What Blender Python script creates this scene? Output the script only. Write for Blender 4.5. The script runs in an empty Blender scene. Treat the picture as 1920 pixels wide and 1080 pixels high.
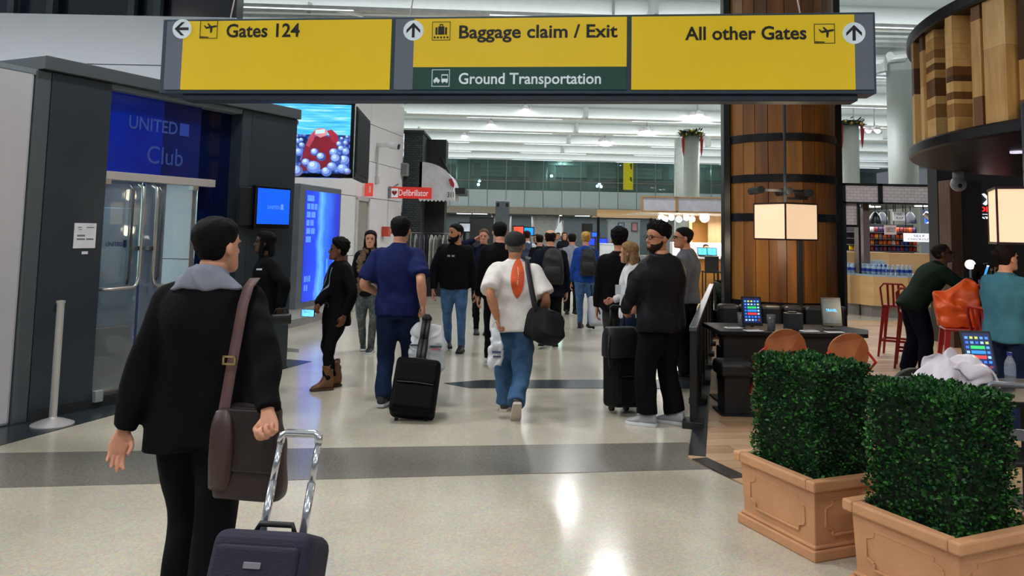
import bpy, bmesh, math, random
import numpy as np
from mathutils import Vector, Matrix, noise
sc = bpy.context.scene
col = sc.collection
rnd = random.Random(7)
tmp_scene = bpy.data.scenes.new('tmp')                            # work space for remeshing and lettering, removed at the end
def evaluated(o):
    vl = tmp_scene.view_layers[0]; vl.update(); return o.evaluated_get(vl.depsgraph)
# ---------------------------------------------------------------- camera
F, PITCH, ROLL, EYE = 1500.0, math.radians(5.2), math.atan(.02), 1.68
CYP = 433 - F*math.tan(PITCH)
fw = Vector((0, math.cos(PITCH), math.sin(PITCH))); u0 = Vector((0, -math.sin(PITCH), math.cos(PITCH))); r0 = Vector((1, 0, 0))
RT = math.cos(ROLL)*r0 + math.sin(ROLL)*u0
UP = math.cos(ROLL)*u0 - math.sin(ROLL)*r0
cd = bpy.data.cameras.new('camera'); cam = bpy.data.objects.new('camera', cd); col.objects.link(cam)
cam.matrix_world = Matrix(((RT.x, UP.x, -fw.x, 0), (RT.y, UP.y, -fw.y, 0), (RT.z, UP.z, -fw.z, EYE), (0, 0, 0, 1)))
cd.sensor_width = 36; cd.lens = 36*F/1920; cd.shift_y = -(540 - CYP)/1920; cd.clip_end = 300; cd.clip_start = .05
sc.camera = cam
# ---------------------------------------------------------------- world, exposure
w = bpy.data.worlds.new('world'); sc.world = w; w.use_nodes = True
w.node_tree.nodes['Background'].inputs[0].default_value = (.80, .90, 1.0, 1); w.node_tree.nodes['Background'].inputs[1].default_value = .12
vs = sc.view_settings; vs.view_transform = 'Standard'; vs.look = 'None'; vs.exposure = 0.35; vs.gamma = 1; vs.use_curve_mapping = False
# ---------------------------------------------------------------- lights of the hall: uplights on the roof beams, spot clusters below
BEAMS = [-5.5, .5, 6.5, 12.5, 18.6, 24.4, 30, 35.4, 40.6, 45.8, 51, 56]
UPL, DNL = 36, 100
def area(name, loc, sx, sy, power, colr, up=False, spread=180):
    l = bpy.data.lights.new(name, 'AREA'); l.shape = 'RECTANGLE'; l.size = sx; l.size_y = sy; l.energy = power; l.color = colr; l.spread = math.radians(spread)
    o = bpy.data.objects.new(name, l); col.objects.link(o); o.location = loc
    if up: o.rotation_euler = (math.pi, 0, 0)
    return o
for by in BEAMS:
    area('beam_uplight', (2, by-.40, 6.73), 50, 3.2, UPL*12, (.92, .98, 1), True)
# ---------------------------------------------------------------- pixel helpers (1920x1080 frame of the photograph)
def ray(x, y): return fw + RT*((x-960)/F) + UP*(-(y-CYP)/F)
def at(x, y, Y):
    d = ray(x, y)*(Y/ray(x, y).y); return Vector((d.x, Y, EYE+d.z))
def gz(x, y, z=0):
    d = ray(x, y); d = d*((z-EYE)/d.z); return Vector((d.x, d.y, z))
class Plane:
    'vertical plane through o along d; loc(px,py) -> local (x, z)'
    def __init__(s, o, d):
        s.o = Vector((o[0], o[1], 0)); s.u = Vector((d[0], d[1], 0)).normalized(); s.n = Vector((-s.u.y, s.u.x, 0)); s.rz = math.atan2(s.u.y, s.u.x)
    def loc(s, x, y, off=0):
        r = ray(x, y); o = s.o + s.n*off; t = o.dot(s.n)/Vector((r.x, r.y, 0)).dot(s.n); p = r*t
        return (p - o).dot(s.u), EYE + p.z
# ---------------------------------------------------------------- materials
def hexc(h):
    h = h.lstrip('#'); v = [int(h[i:i+2], 16)/255 for i in (0, 2, 4)]
    return tuple(c/12.92 if c <= .04045 else ((c+.055)/1.055)**2.4 for c in v)
MC = {}
def mat(name, hx, rough=.5, metal=0, var=.12, scale=6, bump=0, bscale=80, emit=0, spec=.5, alpha=1, coat=0, stretch=None):
    if name in MC: return MC[name]
    m = bpy.data.materials.new(name); m.use_nodes = True; nt = m.node_tree; b = nt.nodes['Principled BSDF']; c = hexc(hx)
    b.inputs['Roughness'].default_value = rough; b.inputs['Metallic'].default_value = metal; b.inputs['Specular IOR Level'].default_value = spec
    b.inputs['Coat Weight'].default_value = coat
    tc = nt.nodes.new('ShaderNodeTexCoord'); mp = nt.nodes.new('ShaderNodeMapping'); nt.links.new(tc.outputs['Object'], mp.inputs[0])
    if stretch: mp.inputs['Scale'].default_value = stretch
    n = nt.nodes.new('ShaderNodeTexNoise'); n.inputs['Scale'].default_value = scale; n.inputs['Detail'].default_value = 5; nt.links.new(mp.outputs[0], n.inputs['Vector'])
    r = nt.nodes.new('ShaderNodeValToRGB'); r.color_ramp.elements[0].position = .3; r.color_ramp.elements[1].position = .7
    r.color_ramp.elements[0].color = tuple(x*(1-var) for x in c)+(1,); r.color_ramp.elements[1].color = tuple(min(1, x*(1+var)) for x in c)+(1,)
    nt.links.new(n.outputs['Fac'], r.inputs[0]); nt.links.new(r.outputs[0], b.inputs['Base Color'])
    if bump:
        n2 = nt.nodes.new('ShaderNodeTexNoise'); n2.inputs['Scale'].default_value = bscale; n2.inputs['Detail'].default_value = 4; nt.links.new(mp.outputs[0], n2.inputs['Vector'])
        bp = nt.nodes.new('ShaderNodeBump'); bp.inputs['Strength'].default_value = bump; bp.inputs['Distance'].default_value = .02; nt.links.new(n2.outputs['Fac'], bp.inputs['Height']); nt.links.new(bp.outputs[0], b.inputs['Normal'])
    if emit:
        nt.links.new(r.outputs[0], b.inputs['Emission Color']); b.inputs['Emission Strength'].default_value = emit
    if alpha < 1: b.inputs['Alpha'].default_value = alpha
    m.diffuse_color = c+(1,)
    MC[name] = m; return m
def glass(name, hx, trans=.85, rough=.03, ior=1.45):
    'thin pane: part mirror by fresnel, part tinted see-through'
    if name in MC: return MC[name]
    m = bpy.data.materials.new(name); m.use_nodes = True; nt = m.node_tree; nt.nodes.clear()
    out = nt.nodes.new('ShaderNodeOutputMaterial'); t = nt.nodes.new('ShaderNodeBsdfTransparent'); g = nt.nodes.new('ShaderNodeBsdfGlossy'); d = nt.nodes.new('ShaderNodeBsdfDiffuse')
    c = hexc(hx); t.inputs[0].default_value = c+(1,); d.inputs[0].default_value = c+(1,); g.inputs['Roughness'].default_value = rough
    fr = nt.nodes.new('ShaderNodeFresnel'); fr.inputs[0].default_value = ior
    a = nt.nodes.new('ShaderNodeMixShader'); a.inputs[0].default_value = trans; nt.links.new(d.outputs[0], a.inputs[1]); nt.links.new(t.outputs[0], a.inputs[2])
    b = nt.nodes.new('ShaderNodeMixShader'); nt.links.new(fr.outputs[0], b.inputs[0]); nt.links.new(a.outputs[0], b.inputs[1]); nt.links.new(g.outputs[0], b.inputs[2]); nt.links.new(b.outputs[0], out.inputs[0])
    MC[name] = m; return m
def wood(name, h1, h2, rough=.45, scale=(1, 1, .08), sc_=14, emit=0, bump=.15):
    if name in MC: return MC[name]
    m = mat(name, h1, rough, var=.1, scale=sc_, stretch=scale, bump=bump, bscale=sc_*3)
    r = [n for n in m.node_tree.nodes if n.type == 'VALTORGB'][0]; r.color_ramp.elements[0].color = hexc(h1)+(1,); r.color_ramp.elements[1].color = hexc(h2)+(1,)
    return m
# ---------------------------------------------------------------- mesh builder
class MB:
    def __init__(s): s.v = []; s.f = []; s.m = []
    def add(s, v, f, mi=0):
        o = len(s.v); s.v += [tuple(p) for p in v]; s.f += [tuple(i+o for i in q) for q in f]; s.m += [mi]*len(f); return s
    def box(s, c, d, rz=0, mi=0, R=None):
        h = [x/2 for x in d]; P = [Vector((sx*h[0], sy*h[1], sz*h[2])) for sx in (-1, 1) for sy in (-1, 1) for sz in (-1, 1)]
        M = R if R is not None else Matrix.Rotation(rz, 3, 'Z')
        return s.add([M @ p + Vector(c) for p in P], [(0, 1, 3, 2), (4, 6, 7, 5), (0, 4, 5, 1), (2, 3, 7, 6), (0, 2, 6, 4), (1, 5, 7, 3)], mi)
    def span(s, a, b, mi=0): return s.box([(x+y)/2 for x, y in zip(a, b)], [abs(y-x) for x, y in zip(a, b)], mi=mi)
    def bar(s, a, b, w, h=None, mi=0):
        a, b = Vector(a), Vector(b); d = b-a; q = d.to_track_quat('Y', 'Z').to_matrix()
        return s.box((a+b)/2, (w, d.length, h or w), mi=mi, R=q)
    def prism(s, poly, z0, z1, mi=0):
        n = len(poly); ar = sum(poly[i][0]*poly[(i+1) % n][1]-poly[(i+1) % n][0]*poly[i][1] for i in range(n))
        if ar < 0: poly = poly[::-1]
        v = [(p[0], p[1], z0) for p in poly]+[(p[0], p[1], z1) for p in poly]
        return s.add(v, [tuple(range(n))[::-1], tuple(range(n, 2*n))]+[(i, (i+1) % n, n+(i+1) % n, n+i) for i in range(n)], mi)
    def prismY(s, poly, y0, y1, mi=0):
        'poly in (x,z), front at y0'
        o = len(s.v); s.prism(poly, 0, 1, mi)
        for i in range(o, len(s.v)):
            x, z, t = s.v[i]; s.v[i] = (x, y1+(y0-y1)*t, z)
        return s
    def tube(s, pts, r, n=10, mi=0, cap=True):
        pts = [Vector(p) for p in pts]; k = len(pts); r = r if hasattr(r, '__len__') else [r]*k
        rings = []; ref = None
        for i in range(k):
            t = (pts[min(i+1, k-1)]-pts[max(i-1, 0)]).normalized()
            if ref is None: ref = Vector((0, 0, 1)) if abs(t.z) < .9 else Vector((1, 0, 0))
            a = (ref - t*ref.dot(t)).normalized(); b = t.cross(a); ref = a
            rings.append([pts[i]+(a*math.cos(2*math.pi*j/n)+b*math.sin(2*math.pi*j/n))*r[i] for j in range(n)])
        return s.rings(rings, mi, cap)
    def rings(s, rings, mi=0, cap=True):
        n = len(rings[0]); v = [p for q in rings for p in q]; f = []
        for i in range(len(rings)-1):
            for j in range(n): f.append((i*n+j, i*n+(j+1) % n, (i+1)*n+(j+1) % n, (i+1)*n+j))
        if cap: f.append(tuple(range(n))[::-1]); f.append(tuple(range((len(rings)-1)*n, len(rings)*n)))
        return s.add(v, f, mi)
    def lathe(s, prof, n=24, c=(0, 0, 0), mi=0, cap=True):
        return s.rings([[(c[0]+r*math.cos(2*math.pi*j/n), c[1]+r*math.sin(2*math.pi*j/n), c[2]+z) for j in range(n)] for r, z in prof], mi, cap)
    def ball(s, c, r, n=12, m=8, mi=0):
        r = r if hasattr(r, '__len__') else (r, r, r)
        return s.rings([[(c[0]+r[0]*math.sin(t)*math.cos(2*math.pi*j/n), c[1]+r[1]*math.sin(t)*math.sin(2*math.pi*j/n), c[2]-r[2]*math.cos(t)) for j in range(n)] for t in [math.pi*(i+.15)/(m+.3) for i in range(m+1)]], mi)
    def mesh(s, name):
        me = bpy.data.meshes.new(name); me.from_pydata(s.v, [], s.f); me.polygons.foreach_set('material_index', s.m); me.update(); return me
    def build(s, name, mats, parent=None, smooth=False, bevel=0, loc=None, rz=0, kind=None, label=None, seg=2):
        return obj(name, s.mesh(name), mats, parent, smooth, bevel, loc, rz, kind, label, seg)
def obj(name, me, mats, parent=None, smooth=False, bevel=0, loc=None, rz=0, kind=None, label=None, seg=2):
    o = bpy.data.objects.new(name, me); col.objects.link(o)
    for m in (mats if isinstance(mats, (list, tuple)) else [mats]): me.materials.append(m)
    if smooth: me.polygons.foreach_set('use_smooth', [True]*len(me.polygons)); 
    if smooth == 'auto': me.set_sharp_from_angle(angle=math.radians(40))
    if parent: o.parent = parent
    if loc is not None: o.location = loc
    if rz: o.rotation_euler.z = rz
    if bevel:
        b = o.modifiers.new('bevel', 'BEVEL'); b.width = bevel; b.segments = seg; b.limit_method = 'ANGLE'
    if kind: o['kind'] = kind
    if label: o['label'] = label
    return o
def thing(name, label, cat, loc=(0, 0, 0), rz=0, group=None, kind=None):
    o = bpy.data.objects.new(name, None); col.objects.link(o); o.location = loc; o.rotation_euler = (0, 0, rz); o.empty_display_size = .1
    tag(o, label, cat, group)
    if kind: o['kind'] = kind
    return o
def tag(o, label=None, cat=None, group=None):
    if label: o['label'] = label
    if cat: o['category'] = cat
    if group: o['group'] = group
    return o
def struct(o): o['kind'] = 'structure'; return o
def copy_tree(o, parent=None):
    c = o.copy(); col.objects.link(c); c.parent = parent
    for ch in list(o.children): copy_tree(ch, c)
    return c
def text(parent, s, x0, x1, z0, z1, m, y=-.004, bold=.02, name='lettering', flip=False, thick=.002):
    'flat lettering filling the box x0..x1, z0..z1 (of its own outline) on the face looking to -y'
    cu = bpy.data.curves.new('t', 'FONT'); cu.body = s; cu.offset = bold; cu.resolution_u = 3
    o = bpy.data.objects.new('t', cu); tmp_scene.collection.objects.link(o)
    me = bpy.data.meshes.new_from_object(evaluated(o)); bpy.data.objects.remove(o)
    n = len(me.vertices); a = np.empty(n*3); me.vertices.foreach_get('co', a); a = a.reshape(-1, 3)
    mn, mx = a.min(0), a.max(0); b = np.zeros_like(a)
    b[:, 0] = x0+(a[:, 0]-mn[0])/(mx[0]-mn[0])*(x1-x0); b[:, 2] = z0+(a[:, 1]-mn[1])/max(1e-6, mx[1]-mn[1])*(z1-z0); b[:, 1] = y
    me.vertices.foreach_set('co', b.ravel()); me.update()
    return obj(name, me, m, parent)
# ---------------------------------------------------------------- people
def remesh(V, Fc, vox, smooth=3, f=.5):
    me = bpy.data.meshes.new('r'); me.from_pydata([tuple(p) for p in V], [], [tuple(q) for q in Fc])
    o = bpy.data.objects.new('r', me); tmp_scene.collection.objects.link(o)
    md = o.modifiers.new('r', 'REMESH'); md.mode = 'VOXEL'; md.voxel_size = vox
    if smooth: sm = o.modifiers.new('s', 'SMOOTH'); sm.iterations = smooth; sm.factor = f
    e = bpy.data.meshes.new_from_object(evaluated(o))
    bpy.data.objects.remove(o); bpy.data.meshes.remove(me)
    a = np.empty(len(e.vertices)*3); e.vertices.foreach_get('co', a); a = a.reshape(-1, 3)
    k = np.empty(len(e.loops), dtype=np.int64); e.loops.foreach_get('vertex_index', k); ls = np.empty(len(e.polygons), dtype=np.int64); e.polygons.foreach_get('loop_total', ls)
    fs = k.reshape(-1, 4) if len(ls) and (ls == 4).all() else None
    if fs is None:
        fs = []; p = 0
        for n in ls: fs.append(list(k[p:p+n])); p += n
    bpy.data.meshes.remove(e); return a, fs
class Soup:
    def __init__(s): s.V = []; s.F = []; s.n = 0
    def add(s, v, f): s.V.append(np.asarray(v, float)); s.F += [tuple(int(i)+s.n for i in q) for q in f]; s.n += len(v)
    def arr(s): return np.vstack(s.V), s.F
def interp(P, k):
    'Catmull-Rom through rows of P, k steps per span'
    P = np.asarray(P, float); n = len(P); out = []
    for i in range(n-1):
        a, b, c, d = P[max(i-1, 0)], P[i], P[i+1], P[min(i+2, n-1)]
        for t in np.linspace(0, 1, k, endpoint=False):
            out.append(.5*((2*b)+(c-a)*t+(2*a-5*b+4*c-d)*t*t+(3*b-a-3*c+d)*t**3))
    out.append(P[-1]); return np.array(out)
def sweep(P, R, side=(1, 0, 0), n=18, k=4, sq=2.0):
    'closed swept volume; R rows (half side, half depth)'
    P = np.asarray(P, float); R = np.asarray(R, float)
    if R.ndim == 1: R = np.stack([R, R], 1)
    Q = interp(np.hstack([P, R]), k); P, R = Q[:, :3], np.maximum(Q[:, 3:], .002); m = len(P); V = []; ref = np.array(side, float)
    a = np.linspace(0, 2*np.pi, n, endpoint=False); ca, sa = np.cos(a), np.sin(a)
    ca = np.sign(ca)*np.abs(ca)**(2/sq); sa = np.sign(sa)*np.abs(sa)**(2/sq)
    for i in range(m):
        t = P[min(i+1, m-1)]-P[max(i-1, 0)]; t /= np.linalg.norm(t)+1e-9
        s_ = ref-t*ref.dot(t); s_ /= np.linalg.norm(s_)+1e-9; d = np.cross(t, s_)
        V.append(P[i]+np.outer(ca*R[i, 0], s_)+np.outer(sa*R[i, 1], d))
    V = np.vstack(V); Fc = [(i*n+j, i*n+(j+1) % n, (i+1)*n+(j+1) % n, (i+1)*n+j) for i in range(m-1) for j in range(n)]
    Fc += [tuple(range(n))[::-1], tuple(range((m-1)*n, m*n))]
    return V, Fc
def ellip(c, r, n=16, m=10):
    b = MB().ball(c, r, n, m); return np.array(b.v), b.f
HZ = np.array([0, .06, .15, .25, .35, .45, .52, .58, .70, .82, .92, .985])
HW = np.array([.13, .205, .25, .28, .305, .325, .335, .345, .35, .32, .235, .08])
HF = np.array([.37, .425, .435, .43, .425, .42, .405, .425, .425, .365, .24, .06])
HB = np.array([.12, .0, -.15, -.27, -.36, -.42, -.45, -.47, -.48, -.43, -.31, -.12])
def head_rings(nz=34, na=40):
    z = np.concatenate([np.linspace(0, .9, nz-8), np.linspace(.915, .985, 8)]); Q = interp(np.stack([HZ, HW, HF, HB], 1), 8)
    W, Fr, B = [np.interp(z, Q[:, 0], Q[:, i]) for i in (1, 2, 3)]
    a = np.linspace(0, 2*np.pi, na, endpoint=False); V = []
    for i in range(len(z)):
        yc, ry = (Fr[i]+B[i])/2, (Fr[i]-B[i])/2
        V.append(np.stack([W[i]*np.cos(a)*(1-.10*np.maximum(0, np.sin(a))**2), yc+ry*np.sin(a), np.full(na, z[i])], 1))
    V = np.vstack(V); n = na; m = len(z)
    Fc = [(i*n+j, i*n+(j+1) % n, (i+1)*n+(j+1) % n, (i+1)*n+j) for i in range(m-1) for j in range(n)]+[tuple(range(n))[::-1], tuple(range((m-1)*n, m*n))]
    return V, Fc
PROTO = {}
def head_proto():
    if 'head' in PROTO: return PROTO['head']
    s = Soup(); s.add(*head_rings())
    s.add(*sweep([(0, .385, .56), (0, .43, .47), (0, .485, .385), (0, .47, .345), (0, .40, .32)], [(.03, .03), (.035, .04), (.052, .05), (.06, .04), (.03, .03)], n=12))
    for x in (-1, 1):
        s.add(*ellip((x*.365, -.04, .45), (.036, .082, .12))); s.add(*ellip((x*.055, .43, .35), (.035, .045, .03)))
        s.add(*ellip((x*.13, .375, .575), (.10, .045, .03)))
    s.add(*ellip((0, .405, .205), (.10, .05, .028))); s.add(*ellip((0, .40, .165), (.085, .05, .026))); s.add(*ellip((0, .375, .06), (.09, .06, .06)))
    s.add(*sweep([(0, -.16, -.42), (0, -.14, -.1), (0, -.08, .2)], [(.27, .25), (.25, .25), (.25, .26)]))
    PROTO['head'] = remesh(*s.arr(), .024, 2); return PROTO['head']
def hair_line(y): return np.interp(y, [-.5, -.3, -.12, -.02, .06, .14, .24, .34, .45], [.09, .14, .30, .53, .56, .60, .72, .80, .84])
def hair_mesh(style, seed=0):
    fade = style == 'fade'
    key = ('hair', style)
    if key in PROTO: return PROTO[key]
    V, Fc = head_rings(46, 56); y, z = V[:, 1], V[:, 2]; d = z-hair_line(y)
    if fade: d = np.minimum(d, z-np.interp(y, [-.5, -.1, .1], [.42, .52, .5])); style = 'curly'
    if style == 'balding': d = np.minimum(d, .80-z+np.abs(V[:, 0])*.25-np.maximum(0, y+.30)*.55)
    if style in ('bob', 'long'): d = np.maximum(d, np.where(y < .02, 1, -1)*.2)
    th = {'short': .045, 'crop': .02, 'curly': .10, 'bun': .05, 'long': .06, 'bob': .07, 'balding': .022, 'quiff': .045}[style]
    k = np.where(d > 0, np.clip(d/.14, 0, 1)**.7, np.clip(d/.05, -1, 0)); c = np.array([0, -.03, .5]); N = V-c; N /= np.linalg.norm(N, axis=1)[:, None]
    top = np.clip((z-.6)/.4, 0, 1)*(.9 if style in ('quiff', 'curly') else .35)
    nz = np.array([noise.noise(Vector(p)*(15 if style == 'curly' else 10)) for p in V])
    V = V+N*np.where(k > 0, th*(.15+.85*k)*(1+top)*(1 if style in ('long', 'bob') else np.interp(z, [.3, .6, .85], [.35, .55, 1]))+nz*(.07 if style == 'curly' else .022)*k, k*.07)[:, None]
    s = Soup(); s.add(V, Fc)
    if style == 'long':
        s.add(*sweep([(0, -.25, .75), (0, -.36, .3), (0, -.36, -.2), (0, -.33, -.55)], [(.30, .18), (.36, .18), (.34, .13), (.24, .07)], n=24))
        for x in (-1, 1): s.add(*sweep([(x*.27, .08, .8), (x*.36, .06, .45), (x*.37, .06, .05), (x*.33, .05, -.4)], [(.06, .14), (.05, .13), (.06, .12), (.05, .08)]))
    if style == 'bob':
        s.add(*sweep([(0, -.22, .7), (0, -.30, .35), (0, -.30, -.05), (0, -.28, -.16)], [(.32, .20), (.38, .22), (.38, .2), (.30, .15)], n=24))
        for x in (-1, 1): s.add(*sweep([(x*.27, .10, .78), (x*.37, .08, .45), (x*.36, .06, .0)], [(.06, .13), (.05, .13), (.05, .1)]))
    if style == 'bun': s.add(*ellip((0, -.56, .72), (.17, .15, .17)))
    PROTO[key] = remesh(*s.arr(), .022, 1); return PROTO[key]
def beard_mesh(th=.045):
    if ('beard', th) in PROTO: return PROTO[('beard', th)]
    V, Fc = head_rings(46, 56); x, y, z = V.T
    d = np.minimum(np.interp(y, [-.2, -.06, .03, .12, .3, .45], [.0, .58, .50, .33, .26, .275])-z, y+.06)
    d = np.where((np.abs(x) < .10) & (np.abs(z-.185) < .028) & (y > .3), -.05, d)
    k = np.where(d > 0, np.clip(d/.10, 0, 1), np.clip(d/.05, -1, 0)); c = np.array([0, .05, .35]); N = V-c; N /= np.linalg.norm(N, axis=1)[:, None]
    V = V+N*np.where(k > 0, th*k, k*.08)[:, None]
    PROTO[('beard', th)] = remesh(V, Fc, .022, 1); return PROTO[('beard', th)]
def hand_proto(pose):
    if pose in PROTO: return PROTO[pose]
    curl = {'relaxed': (18, 28, 22), 'grip': (75, 88, 62), 'hold': (45, 50, 30)}[pose]
    s = Soup(); s.add(*sweep([(0, 0, -.07), (0, 0, -.02), (0, 0, .01), (0, 0, .05), (0, 0, .088)], [(.026, .021), (.027, .02), (.034, .019), (.042, .017), (.039, .012)], n=20, sq=2.6))
    for i, (x, L, r, z0) in enumerate(((.029, .072, .0088, .086), (.010, .080, .0092, .09), (-.010, .075, .0088, .087), (-.028, .058, .0078, .08))):
        p = np.array([x, 0, z0-.02]); P = [p, np.array([x, 0, z0])]; a = 0
        for j, (fr, cu) in enumerate(zip((.45, .30, .25), curl)):
            a += math.radians(cu+(3*i if pose == 'relaxed' else 0)); P.append(P[-1]+np.array([x*.10, math.sin(a)*L*fr*1.1, math.cos(a)*L*fr*1.1]))
        s.add(*sweep(P, [r*1.1, r*1.1, r, r*.95, r*.8], n=10, k=3))
    a = .5 if pose == 'relaxed' else 1.15
    P = [(.025, .0, .012), (.040, .012, .032), (.052-.012*a, .020+.016*a, .058), (.050-.028*a, .028+.02*a, .085)]
    s.add(*sweep(P, [.014, .0125, .0105, .0085], n=10, k=3))
    PROTO[pose] = remesh(*s.arr(), .0042, 2); return PROTO[pose]
def place(V, o, X, Y, Z, sc_=1): return np.asarray(o)+sc_*(np.outer(V[:, 0], X)+np.outer(V[:, 1], Y)+np.outer(V[:, 2], Z))
def nrm(v): v = np.asarray(v, float); return v/(np.linalg.norm(v)+1e-9)
def ik(a, t, l1, l2, hint):
    a, t = np.asarray(a, float), np.asarray(t, float); d = t-a; L = np.linalg.norm(d); L2 = min(L, (l1+l2)*.998); u = d/L; t = a+u*L2
    x = (l1*l1-l2*l2+L2*L2)/(2*L2); h = math.sqrt(max(0, l1*l1-x*x)); hv = np.asarray(hint, float); hv = nrm(hv-u*hv.dot(u))
    return a+u*x+hv*h, t
def fold(V, amp, sc_, seed):
    'soft irregular creases: warped sine folds in a few random directions'
    if amp <= 0: return V
    g = np.random.RandomState(int(abs(seed)*97) % 9973); out = V.copy(); W = V.copy()
    for _ in range(3): k = g.normal(size=3)*sc_*.7; W = W+np.outer(np.sin(V @ k+g.rand()*6), g.normal(size=3))*.35/sc_
    for o_ in range(9):
        f_ = 1 if o_ < 5 else 2.3; k = g.normal(size=3)*np.array((1, 1, .8)); k *= sc_*2.2*f_/np.linalg.norm(k); d = g.normal(size=3); d /= np.linalg.norm(d)
        ph = np.sin(W @ k+g.rand()*6); out += np.outer(np.sign(ph)*np.abs(ph)**.8, d)*amp*(.34 if o_ < 5 else .2)
    return out
def mesh_of(name, V, Fc):
    me = bpy.data.meshes.new(name); me.from_pydata(V.tolist() if hasattr(V, 'tolist') else V, [], Fc.tolist() if hasattr(Fc, 'tolist') else Fc); me.update(); return me
SK = {'light': '#c98f74', 'tan': '#b57c5c', 'brown': '#6f452f', 'dark': '#4a2d20', 'pink': '#c58a76'}
def person(label, loc, heading, Ht=1.75, build=1.0, skin='light', top=None, bottom=None, hair=('short', '#15110f'), shoe=('#141417', '#0c0c0d'), feet=None, wrists=None, elbow=None, hands=('relaxed', 'relaxed'), palm=None,
           lean=0, twist=0, head=(0, 0, 0), pelvis=None, extras=(), voxel=.014, group=None, sit=False, female=False, sole_pitch=(0, 0), foot_yaw=(-8, 8), boots=None, shoes=True):
    '''local frame: faces +y, right is +x; feet/wrists given as (left, right) in fractions of the height'''
    P = thing('person', label, 'person', (loc[0], loc[1], 0), heading, group)
    h = Ht; B = build; S = np.array
    ft = [S(f)*h for f in (feet or ((-.055, 0, .045), (.055, 0, .045)))]
    pel = S(pelvis)*h if pelvis is not None else S((0, 0, .515))*h
    if pelvis is None:
        for f in ft: pel[2] = min(pel[2], f[2]+math.sqrt(max(.01, (.468*h)**2-(f[1]-pel[1])**2-(abs(f[0])-.052*h)**2)))
    ln = math.radians(lean); ax = S((0, math.sin(ln), math.cos(ln)))            # spine direction
    tw = math.radians(twist); sx = S((math.cos(tw), math.sin(tw), 0))           # shoulder line
    hips = [pel+S((s_*.052*h*(.95 if not female else 1.05), 0, 0)) for s_ in (-1, 1)]
    nb = pel+ax*.325*h; shs = [pel+ax*.284*h+sx*s_*(.099 if not female else .088)*h*(.5+.5*B) for s_ in (-1, 1)]
    wr = wrists or ((-.145, .02, .475), (.145, .02, .475)); el = elbow or ((-.6, -1, 0), (.6, -1, 0))
    sk = mat('skin_'+skin, SK[skin], .55, var=.10, scale=18, spec=.35)
    eb, wv, kn, an = [], [], [], []
    for i in (0, 1):
        e, wv_ = ik(shs[i], S(wr[i])*h, .172*h, .150*h, el[i]); eb.append(e); wv.append(wv_)
        k, a = ik(hips[i], ft[i], .245*h, .228*h, (0.12*(-1, 1)[i], 1, 0.05)); kn.append(k); an.append(a)
    # body: one skin surface under the clothes
    s = Soup(); W = B
    s.add(*sweep([pel-ax*.03*h, pel+ax*.05*h, pel+ax*.10*h, pel+ax*.2*h, pel+ax*.27*h, nb, nb+ax*.03*h], S([(.085*W, .06), (.085*W, .058), (.074*W, .052), (.088*W, .06), (.08*W, .048), (.045, .04), (.033, .034)])*h, side=sx, n=20))
    for i in (0, 1):
        s.add(*sweep([shs[i], (shs[i]+eb[i])/2, eb[i], eb[i]*.6+wv[i]*.4, wv[i]], S([.032, .028*W, .024, .0245*W, .0165])*h*(.78 if (top or {}).get('sleeve', 1) >= 1 else 1), side=(0, 1, 0.1)))
        s.add(*sweep([hips[i], (hips[i]+kn[i])/2, kn[i], kn[i]*.65+an[i]*.35, an[i]], S([.05, .045, .03, .031, .02])*h))
    V, Fc = remesh(*s.arr(), max(voxel, .014), 2); so = Soup(); so.add(V, Fc)
    hh = .139*h; yaw, pit, tilt = [math.radians(a) for a in head]; hb = nb+ax*.022*h+S((0, .028*h, 0))
    R = np.array(Matrix.Rotation(yaw, 3, 'Z') @ Matrix.Rotation(tilt, 3, 'Y') @ Matrix.Rotation(pit, 3, 'X')); HX, HY, HZ_ = R[:, 0], R[:, 1], R[:, 2]
    hv, hf = head_proto(); fs = .94 if female else 1; hw = .93 if female else 1.0
    PH = lambda v: place(np.asarray(v)*S((hw, fs, 1)), hb, HX, HY, HZ_, hh)
    so.add(PH(hv), hf); nskin = len(so.F)
    for i in (0, 1):
        d = nrm(wv[i]-eb[i]); pn = S(palm[i] if palm and palm[i] is not None else ((1, 0, 0), (-1, 0, 0))[i], float); pn = nrm(pn-d*pn.dot(d)); X = np.cross(pn, d)
        hv2, hf2 = hand_proto(hands[i]); v = hv2*S((1, 1, 1)) if i == 0 else hv2*S((-1, 1, 1)); so.add(place(v, wv[i]+d*.012*h, X, pn, d, h/1.78*(.93 if female else 1)), hf2 if i == 0 else [tuple(q)[::-1] for q in hf2])
    eyes0 = len(so.F)
    for x in (-1, 1): so.add(*[(PH(v), f) for v, f in [ellip((x*.135, .375, .505), (.052, .042, .024), 10, 6)]][0])
    eyes1 = len(so.F)
    for x in (-1, 1): so.add(*[(PH(v), f) for v, f in [ellip((x*.14, .41, .585), (.085, .03, .016), 10, 6)]][0])
    brow1 = len(so.F); so.add(*[(PH(v), f) for v, f in [ellip((0, .425, .187), (.085, .03, .026), 10, 6)]][0])
    V, Fc = so.arr(); me = mesh_of('body', V, Fc); mi = np.zeros(len(Fc), dtype=np.int32); mi[eyes0:eyes1] = 1; mi[eyes1:brow1] = 2; mi[brow1:] = 3; me.polygons.foreach_set('material_index', mi)
    obj('body', me, [sk, mat('eye_dark', '#1c1512', .2), mat('brow_'+hair[1], hair[1], .8), mat('lip_'+skin, {'light': '#a35a50', 'pink': '#a8564e', 'tan': '#86483d', 'brown': '#5a2f28', 'dark': '#3a2019'}[skin], .5)], P, True)
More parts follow.
